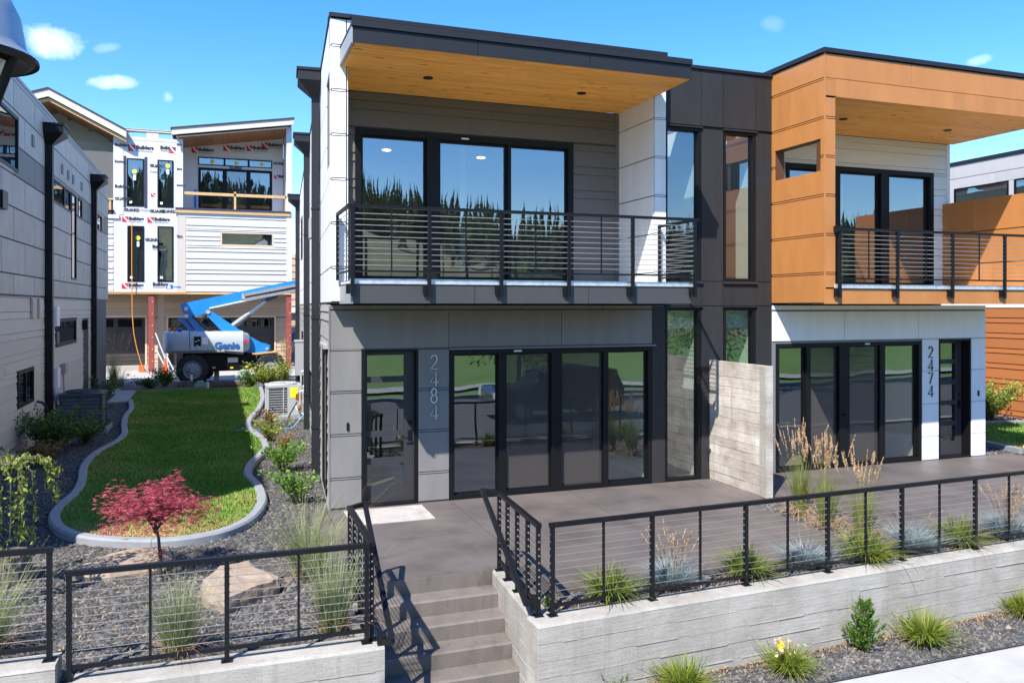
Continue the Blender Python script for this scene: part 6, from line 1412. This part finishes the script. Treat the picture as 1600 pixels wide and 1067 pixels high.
def cone_bush(seed, w_, h, n, leaf):
    g = np.random.default_rng(seed); V, F_, T = blades(40, .03, h, .12, .0, .008, 4, .25, seed, leanvar=.8); m = 95; z0 = h * g.uniform(.0, .93, m) ** 1.1; sa = g.uniform(0, 2 * np.pi, m); sl = (w_ * (1 - z0 / h) ** .8 + .03) * g.uniform(.45, 1.25, m); k = g.integers(0, m, n); t_ = g.uniform(.05, 1, n) ** .8
    r = sl[k] * t_; az = sa[k]; z = z0[k] + (.10 + .5 * sl[k]) * t_ ** 1.4; c = np.stack([r * np.cos(az), r * np.sin(az), z], -1) + g.normal(0, .009, (n, 3)); c[:, 2] = np.maximum(c[:, 2], .01); ax = np.stack([np.cos(az) * .6, np.sin(az) * .6, np.full(n, .7)], -1)
    return [('stems', (V, F_, T), 'shrub_stem'), ('foliage', leaves(c, leaf, seed + 1, .2, 2.4, axis=ax, axj=.35), 'mid_leaf')]
leafmat('shrub_stem', (.07, .06, .03), (.14, .12, .06), 0)
# patio beds, left to right
ZB = -.055
beds = [((3.33, 8.02), 'seedling'), ((4.10, 8.11), 'lily', 'daylily clump nearest the stair corner, behind the railing', .86), ((4.93, 8.19), 'fes', 'blue fescue with tall dry seed heads right of the first patio daylily', 1.0, 38), ((5.96, 8.22), 'lily', 'daylily clump right of the fescue with seed heads, behind the railing', .84),
        ((6.88, 8.27), 'fes', 'small round blue fescue below the first tall feather grass', .95, 4), ((7.72, 8.17), 'lily', 'large daylily clump at the foot of the third feather grass, spilling over the wall', .98), ((8.62, 8.28), 'fes', 'blue fescue between the two right daylilies of the patio bed', 1.1, 6), ((9.42, 8.30), 'lily', 'daylily clump in the 2474 bed between two fescues', .92), ((10.38, 8.34), 'fes', 'blue fescue with pale seed heads at the right edge of the bed', 1.15, 70)]
for i, b in enumerate(beds):
    x, y = b[0]
    if b[1] == 'lily': plant('daylily', b[2], 'daylily', (x, y, ZB), clump_daylily(100 + i, b[3]), 'daylilies in the patio beds')
    elif b[1] == 'fes': plant('blue_fescue', b[2], 'ornamental grass', (x, y, ZB), clump_fescue(200 + i, b[3], b[4]), 'blue fescues in the patio beds')
    else: plant('seedling', 'tiny bright green seedling in the gravel at the corner of the railing', 'plant', (x, y, ZB), bush(40, .14, .22, 90, .02, 9, .3, 'bright_leaf'))
for i, (x, y, s, lb_) in enumerate(((8.50, 10.35, 1.08, 'tall feather reed grass nearest the concrete screen wall'), (8.36, 9.62, 1.06, 'middle tall feather reed grass with tan plumes before 2474'), (8.46, 9.02, .92, 'tall feather reed grass nearest the railing, above the large daylily'))):
    plant('feather_reed_grass', lb_, 'ornamental grass', (x, y, ZB), clump_reed(300 + i * 17, s, (26, 36, 26)[i]), 'feather reed grasses between the patios')
# strip by the pavement
zs_ = ZS + .02
plant('young_conifer', 'low dark green seedling cut by the bottom edge below the concrete wall', 'plant', (3.80, 7.40, zs_), bush(61, .22, .24, 420, .014, 26, .4, 'shrub_leaf'))
plant('daylily', 'daylily clump at the bottom edge below the wall, left of the yellow flower', 'daylily', (4.56, 7.36, zs_), clump_daylily(131, .82), 'daylilies along the pavement')
t = plant('daylily', 'daylily with one yellow flower by the pavement', 'daylily', (5.88, 7.36, zs_), clump_daylily(133, .74), 'daylilies along the pavement')
def flower(c, s, seed):
    g = np.random.default_rng(seed); n = 6; az = np.arange(n) / n * 2 * np.pi; V = []; F_ = []
    for i, a in enumerate(az):
        d = np.array([math.cos(a), math.sin(a) * .5 - .5, math.sin(a) * .7 + .25]); r = np.array([-math.sin(a), 0, math.cos(a)]) * .32
        V += [c, c + (d * .5 + r) * s, c + d * s, c + (d * .5 - r) * s]; F_.append([4 * i, 4 * i + 1, 4 * i + 2, 4 * i + 3])
    return np.array(V), np.array(F_), g.uniform(0, 1, len(V))
v, f, ti = merge(flower(np.array([-.17, -.06, .34]), .052, 1), flower(np.array([-.12, -.02, .37]), .04, 2)); put('flower', npmesh('flower', v, f, ti), 'petal_yellow', t)
g_ = np.random.default_rng(5); v, f, ti = leaves(np.stack([g_.normal(-.0, .12, 40), g_.normal(-.02, .06, 40), g_.uniform(.22, .42, 40)], -1), .026, 6); put('spent_flowers', npmesh('spent_flowers', v, f, ti), 'petal_pale', t)
plant('upright_shrub', 'narrow upright green shrub standing between two daylilies by the pavement', 'shrub', (7.10, 7.54, zs_), cone_bush(71, .19, .55, 4600, .016), None)
plant('daylily', 'wide yellow green daylily right of the upright shrub by the pavement', 'daylily', (7.92, 7.45, zs_), clump_daylily(137, .90), 'daylilies along the pavement')
plant('daylily', 'daylily clump cut by the right edge of the picture below the wall', 'daylily', (9.85, 7.66, zs_), clump_daylily(139, .8), 'daylilies along the pavement')
# grasses and shrubs left of the steps
plant('oat_grass', 'tall arching pale grass beside the corner pier of 2484', 'ornamental grass', (1.02, 10.0, -.03), clump_oat(401, 1.2, 520, .42))
plant('oat_grass', 'tall pale grass behind the corner post at the top of the left wall', 'ornamental grass', (1.10, 8.25, -.03), clump_oat(403, 1.05, 480, .26))
plant('oat_grass', 'green grass clump between the two posts below the red maple', 'ornamental grass', (-.33, 8.16, -.03), clump_oat(405, .95, 480, .3))
plant('oat_grass', 'green and straw grass clump at the left edge behind the higher railing', 'ornamental grass', (-2.02, 8.75, -.03), clump_oat(407, 1.1, 520, .34))
rs = [((1.22, 13.75), .42, .50, 'bright_leaf', 700, .034, 'bright green leafy shrub nearest the front corner of 2484'), ((1.20, 16.5), .52, .52, 'bright_leaf', 900, .036, 'wide bright green shrub, second from the front corner of 2484'), ((1.38, 18.3), .30, .44, 'rust_leaf', 420, .03, 'small reddish shrub, third along the side of 2484'),
      ((1.20, 20.2), .46, .46, 'yellow_green_leaf', 700, .034, 'dull green and rust shrub, fourth along the side of 2484'), ((1.32, 22.6), .42, .46, 'rust_leaf', 520, .034, 'rusty shrub in front of the pale air conditioner')]
for i, (p_, w_, h_, m_, n_, lf, lb_) in enumerate(rs): plant('shrub', lb_, 'shrub', (*p_, -.03), bush(500 + i, w_, h_, n_, lf, 40, .6, m_), 'shrubs along the side of 2484')
plant('shrub', 'larger dark green shrub before the dark air conditioner', 'shrub', (-3.36, 20.2, .0), bush(520, .95, .80, 3800, .036, 130, .62, 'shrub_leaf'))
plant('shrub', 'smaller dark green shrub touching the dark air conditioner pad', 'shrub', (-2.86, 21.3, .0), bush(521, .6, .5, 1700, .034, 80, .6, 'shrub_leaf'))
plant('shrub', 'shaded purple brown shrub in the gravel below the taupe siding', 'shrub', (-3.3, 18.6, .0), bush(522, .5, .42, 900, .036, 50, .6, 'rust_leaf'))
fs = [((258, 604), .62, .62, 'shrub_leaf', 1200, 'dark shrub in front of the orange cone'), ((234, 607), .55, .34, 'shrub_leaf', 900, 'low spreading green shrub left of the cone shrub'), ((390, 608), .42, .52, 'shrub_leaf', 900, 'dark green shrub by the wide green pedestal'), ((417, 606), .85, .86, 'yellow_green_leaf', 2000, 'pale yellow green shrub in front of the right lift wheel')]
for i, (q, w_, h_, m_, n_, lb_) in enumerate(fs): c = atZ(*q, -.03); plant('shrub', lb_, 'shrub', (c.x, c.y, -.03), bush(540 + i, w_, h_, n_, .05, 70, .6, m_), 'shrubs at the far end of the lawn')
c = atZ(446, 604, -.03); plant('feather_reed_grass', 'tall pinkish feather grass at the rear corner of the white house', 'ornamental grass', (c.x, c.y, -.03), clump_reed(560, 1.45, 60))
c = atZ(177, 606, -.03); plant('feather_reed_grass', 'thin brown feather grass by the black porch post', 'ornamental grass', (c.x, c.y, -.03), clump_reed(562, 1.7, 30, .2)); c = atZ(187, 604, -.03); plant('feather_reed_grass', 'short green grass right of the thin feather grass', 'ornamental grass', (c.x, c.y, -.03), clump_oat(564, 1.1, 200))
c = atZ(160, 625, .0); plant('shrub', 'loose leafy shrub at the end of the path beside the dark air conditioner', 'shrub', (c.x + .1, c.y, -.03), bush(566, .7, .85, 500, .05, 26, .7, 'shrub_leaf'))
c = atZ(1562, 665, -.03); plant('shrub', 'rounded yellow green shrub before the orange siding at the right edge', 'shrub', (20.3, 16.9, -.04), bush(570, .85, .95, 5200, .040, 200, .62, 'yellow_green_leaf'))
# red laceleaf maple
t = thing('red_maple', 'small red laceleaf maple with a thin trunk at the edge of the lawn', 'tree', (-.62, 10.52, -.03))
g_ = np.random.default_rng(77); B0 = (-.62, 10.52, -.03)
tr_ = MB().tube([(-.62, 10.52, -.05), (-.625, 10.52, .22), (-.645, 10.53, .46), (-.68, 10.54, .62)], [.022, .019, .017, .015], 8)
part(tr_, 'trunk', 'dark_bark', t, True)
br = MB(); tips = []
for i in range(26):
    az = 2 * math.pi * i / 26 + g_.normal(0, .15); Lh = g_.uniform(.30, .80) * (1.0 if abs(math.cos(az)) > .5 else .75); zz = g_.uniform(.0, .40) + .10 * (1 - Lh); p = Vector((-.68, 10.54, .60 + g_.uniform(-.1, .05)))
    pts = [p]
    for k in range(1, 6):
        f = k / 5; pts.append(Vector((-.66 + Lh * f * math.cos(az) + g_.normal(0, .015), 10.54 + Lh * f * math.sin(az) + g_.normal(0, .015), p.z + (zz * .8 + .22) * math.sin(f * 1.9) * 1.0 - (f ** 3) * (.16 + .12 * g_.random()))))
    br.tube(pts, [.010, .008, .006, .005, .004, .002], 5, False); tips += [(pts[k], (pts[k] - pts[k - 1]).normalized()) for k in range(2, 6)]
    tips += [(pts[k].lerp(pts[k - 1], .5) + Vector(g_.normal(0, .05, 3)), (pts[k] - pts[k - 1]).normalized()) for k in range(2, 6)]
part(br, 'limbs', 'dark_bark', t)
cs, ax = [], []
for p, d in tips:
    for _ in range(10):
        o_ = Vector(g_.normal(0, .055, 3)); o_.z *= .7; lc = np.array(p + o_) - np.array(B0); a0 = g_.uniform(0, 6.28); dd = np.array([math.cos(a0), math.sin(a0), g_.uniform(-.75, .1)])
        for q in range(-3, 4):          # seven narrow fingers of one leaf
            r_ = np.array([-dd[1], dd[0], 0]); f_ = dd * math.cos(q * .38) + r_ * math.sin(q * .38); cs.append(lc + f_ * .028 * (1 - abs(q) * .10)); ax.append(f_)
v, f, ti = leaves(np.array(cs), .0058, 9, .3, 10.5, axis=np.array(ax), axj=.16); ti = np.clip(np.repeat(np.random.default_rng(3).uniform(0, 1, len(cs) // 7), 28) * .8 + ti * .2, 0, 1); put('leaves', npmesh('leaves', v, f, ti), 'maple_leaf', t)
cs = np.array([-.0, 0, .31]) + np.random.default_rng(8).normal(0, .022, (60, 3)); v, f, ti = leaves(cs, .012, 4, .2, 4); put('trunk_sprout', npmesh('trunk_sprout', v, f, ti), 'maple_leaf', t)
# weeping tree at the left edge
t = thing('weeping_tree', 'young weeping tree with drooping pale green branches at the left edge', 'tree', (-2.75, 10.3, -.03))
B0 = (-2.75, 10.3, -.03); part(MB().tube([(-2.75, 10.3, -.1), (-2.74, 10.3, .7), (-2.70, 10.3, 1.38)], [.05, .04, .03], 8), 'trunk', 'bark', t, True)
br = MB(); cs = []; ax = []
bl = [((-1.98, 10.25), 1.42, .62), ((-1.76, 10.35), 1.42, 1.12), ((-1.86, 10.1), 1.36, .55), ((-2.05, 9.95), 1.38, .35), ((-2.22, 10.1), 1.40, .25), ((-2.1, 10.6), 1.42, .5), ((-2.35, 9.8), 1.36, .3), ((-3.2, 10.0), 1.4, .4), ((-3.3, 10.5), 1.4, .4), ((-2.8, 9.7), 1.4, .35), ((-2.5, 10.8), 1.4, .45), ((-1.70, 10.5), 1.34, .95), ((-2.3, 9.9), 1.2, .2), ((-2.5, 9.75), 1.25, .25), ((-1.95, 10.0), 1.3, .70), ((-2.15, 9.9), 1.25, .45), ((-2.4, 9.6), 1.3, .2)]
for i, (e, zt, zb) in enumerate(bl):
    p0 = Vector((-2.70, 10.3, 1.34)); pts = []
    for k in range(9):
        f = k / 8; hx = min(1, f * 1.7); x = p0.x + (e[0] - p0.x) * math.sin(hx * 1.5708); y = p0.y + (e[1] - p0.y) * math.sin(hx * 1.5708); z = p0.z + .18 * math.sin(min(1, f * 2.2) * math.pi * .72) * 1.0
        if f > .42: z = z - (z - zb) * ((f - .42) / .58) ** 1.25
        pts.append(Vector((x + g_.normal(0, .012), y + g_.normal(0, .012), z)))
    br.tube(pts, [.012 - .0011 * k for k in range(9)], 5, False)
    for a, b in zip(pts[:-1], pts[1:]):
        for _ in range(14): cs.append(np.array(a.lerp(b, g_.random())) - np.array(B0) + g_.normal(0, .020, 3)); ax.append(np.array([g_.normal(0, .6), g_.normal(0, .6), -.9]))
part(br, 'limbs', 'bark', t)
v, f, ti = leaves(np.array(cs), .030, 12, .3, 2.1, axis=np.array(ax), axj=.35); put('leaves', npmesh('leaves', v, f, ti), 'weeping_leaf', t)
# ------------------------------------------------------------------ across the road (seen in the window reflections)
def conifer_np(h, seed):
    g = np.random.default_rng(seed); V, F_, T = [], [], []; n = 0
    lay = 11
    for k in range(lay):
        f = k / (lay - 1); z = h * (.10 + .88 * f); r = h * .125 * (1 - f) ** .85 + .010 * h; m = 6
        for q in range(m):
            a = 2 * np.pi * q / m + g.uniform(0, .7); rr = r * g.uniform(.6, 1.25); d = np.array([math.cos(a), math.sin(a)]); w_ = rr * .34
            V += [[0, 0, z + .085 * h], [d[0] * rr * .6 - d[1] * w_, d[1] * rr * .6 + d[0] * w_, z - .02 * h], [d[0] * rr, d[1] * rr, z - .055 * h], [d[0] * rr * .6 + d[1] * w_, d[1] * rr * .6 - d[0] * w_, z - .02 * h]]
            F_.append([n, n + 1, n + 2, n + 3]); T += [g.uniform(0, 1)] * 4; n += 4
    return np.array(V), np.array(F_), np.array(T)
def forest(name, label, pts, seed, hr=(11, 21)):
    g = np.random.default_rng(seed); out = []
    protos = [conifer_np(1.0, k) for k in range(7)]
    for x, y, z in pts:
        v, f, ti = protos[g.integers(0, 7)]; h = g.uniform(*hr); out.append((v * np.array([h, h, h]) + np.array([x, y, z]), f, ti * g.uniform(.4, 1)))
    v, f, ti = merge(*out); o = put(name, npmesh(name, v, f, ti), 'conifer_leaf'); o['kind'] = 'stuff'; o['label'] = label; o['category'] = 'forest'
def zg(x, y):
    t = max(0, (-y - 70) / 285); k = min(1, max(0, (-y - 150) / 120)); k = k * k * (3 - 2 * k)
    return -1.08 + 34 * t ** 1.25 + k * (16 * math.exp(-((x + 50) / 95) ** 2) + 5 * math.sin(x * .021 + 1))
g_ = np.random.default_rng(91); pts = []
for k in range(3400):
    x = g_.uniform(-280, 430); y = -g_.uniform(200, 330) if x > 78 + g_.normal(0, 12) else -g_.uniform(282, 340); pts.append((x, y, zg(x, y) - .5))
forest('conifer_forest', 'far wood of dark conifers across the road', pts, 4, (9, 23))
NX, NY = 40, 16; hf = MB(); hg = MB()
for m__, xa, xb in ((hf, 78, 470), (hg, -310, 80)):
    for j in range(NY):
        for i in range(NX): x = xa + (xb - xa) * i / (NX - 1); y = -70 - 285 * j / (NY - 1); m__.v.append((x, y, zg(x, y)))
    for j in range(NY - 1):
        for i in range(NX - 1): m__.f.append((j * NX + i, j * NX + i + 1, (j + 1) * NX + i + 1, (j + 1) * NX + i))
struct(hf, 'wooded_slope', 'forest_floor', smooth=True); struct(hg, 'grassy_slope', 'hill_grass', smooth=True)
pts = [(atY(q, 420, y).x, y, 3.2) for q, y in ((452, 118), (457, 122), (461, 116), (466, 121), (448, 128), (470, 119), (441, 124))]
forest('far_conifers', 'distant conifers seen in the gap left of the white house', pts, 6, (4.2, 6.2))
def street_tree(label, x, y, h, seed):
    t = thing('street_tree', label, 'tree', (x, y, -1.0), 'trees across the road'); g = np.random.default_rng(seed)
    part(MB().tube([(x, y, -1.05), (x + .03, y, .3), (x, y, h * .55)], [.11, .08, .04], 8), 'trunk', 'bark', t)
    c = g.normal(0, 1, (5200, 3)); c /= np.linalg.norm(c, axis=1)[:, None]; c *= (g.uniform(.3, 1, 5200) ** .5)[:, None] * (1 + .25 * np.sin(c[:, :1] * 5 + seed) + .2 * np.sin(c[:, 2:] * 7)); c *= np.array([h * .36, h * .36, h * .40]); c[:, 2] += h * .62
    v, f, ti = leaves(c, .085, seed, .4, 2.0); put('crown', npmesh('crown', v, f, ti), 'bright_leaf', t)
street_tree('leafy green street tree across the road, reflected in the right patio window', 13.6, -2.4 - 8.2, 6.0, 31); street_tree('leafy street tree farther along the road', 24.5, -11.5, 6.4, 37); street_tree('leafy street tree opposite the orange house', 34.0, -12.0, 6.0, 39)
# parked dark pick-up in the road
mat('car_paint', (.016, .017, .020), .22, coat=.8); mat('car_glass', (.02, .025, .03), .08); mat('head_light', (.75, .75, .78), .15)
def car(x, y, z, label):
    t = thing('parked_car', label, 'car', (x, y, z)); L_, W_ = 5.2, 1.95
    prof = [(-2.6, .55), (-2.58, 1.0), (-2.45, 1.12), (-1.25, 1.22), (-.55, 1.78), (.2, 1.86), (1.2, 1.84), (1.7, 1.80), (2.45, 1.72), (2.58, 1.15), (2.6, .5)]
    sec = []; mb = MB()
    for s_, ins in ((-1, .10), (-.96, 0), (.96, 0), (1, .10)): sec.append([(x + px_ * (1 - ins * .12), y + s_ * W_ / 2 - (0 if pz < 1.2 else s_ * .16), z + pz - ins * .1) for px_, pz in prof] + [(x + 2.55, y + s_ * W_ / 2, z + .38), (x - 2.55, y + s_ * W_ / 2, z + .38)])
    n = len(sec[0]); 
    for q in sec: mb.v += q
    for i in range(3):
        for j in range(n): j2 = (j + 1) % n; mb.f.append((i * n + j, i * n + j2, (i + 1) * n + j2, (i + 1) * n + j))
    mb.f.append(tuple(range(n))); mb.f.append(tuple(3 * n + j for j in reversed(range(n)))); b = part(mb, 'body', 'car_paint', t)
    w_ = MB()
    for s_ in (-1, 1): w_.box(x - .9, x + .1, y + s_ * (W_ / 2 - .165) - .012, y + s_ * (W_ / 2 - .165) + .012, z + 1.26, z + 1.70).box(x + .2, x + 1.2, y + s_ * (W_ / 2 - .165) - .012, y + s_ * (W_ / 2 - .165) + .012, z + 1.26, z + 1.72)
    w_.hexa([(x - 1.22, y - .72, z + 1.27), (x - 1.22, y + .72, z + 1.27), (x - .62, y + .68, z + 1.74), (x - .62, y - .68, z + 1.74), (x - 1.25, y - .72, z + 1.29), (x - 1.25, y + .72, z + 1.29), (x - .65, y + .68, z + 1.76), (x - .65, y - .68, z + 1.76)]); part(w_, 'windows', 'car_glass', t)
    part(MB().box(x - 2.64, x - 2.56, y - .55, y + .55, z + .72, z + 1.0), 'grille', 'chrome', t); part(MB().box(x - 2.70, x - 2.5, y - .9, y + .9, z + .45, z + .66), 'bumper', 'chrome', t)
    for s_ in (-1, 1):
        part(MB().box(x - 2.63, x - 2.5, y + s_ * .78 - .16, y + s_ * .78 + .16, z + .78, z + 1.02), 'headlight', 'head_light', t)
        part(MB().box(x - .95, x - .8, y + s_ * 1.05 - .1, y + s_ * 1.05 + .1, z + 1.2, z + 1.36), 'mirror', 'car_paint', t)
        for wx in (-1.65, 1.6):
            w__ = part(MB().lathe((x + wx, y + s_ * .86 - .12, z + .38), [(.2, 0), (.36, .0), (.38, .04), (.38, .2), (.36, .24), (.2, .24)], 24, axis='y'), 'wheel', 'rubber', t); part(MB().lathe((x + wx, y + s_ * .86 - .125, z + .38), [(.05, 0), (.23, .0), (.23, .25), (.05, .25)], 20, axis='y'), 'rim', 'galvanised', w__)
car(12.2, -2.9, -1.02, 'dark parked car in the road, seen reflected in the patio windows')
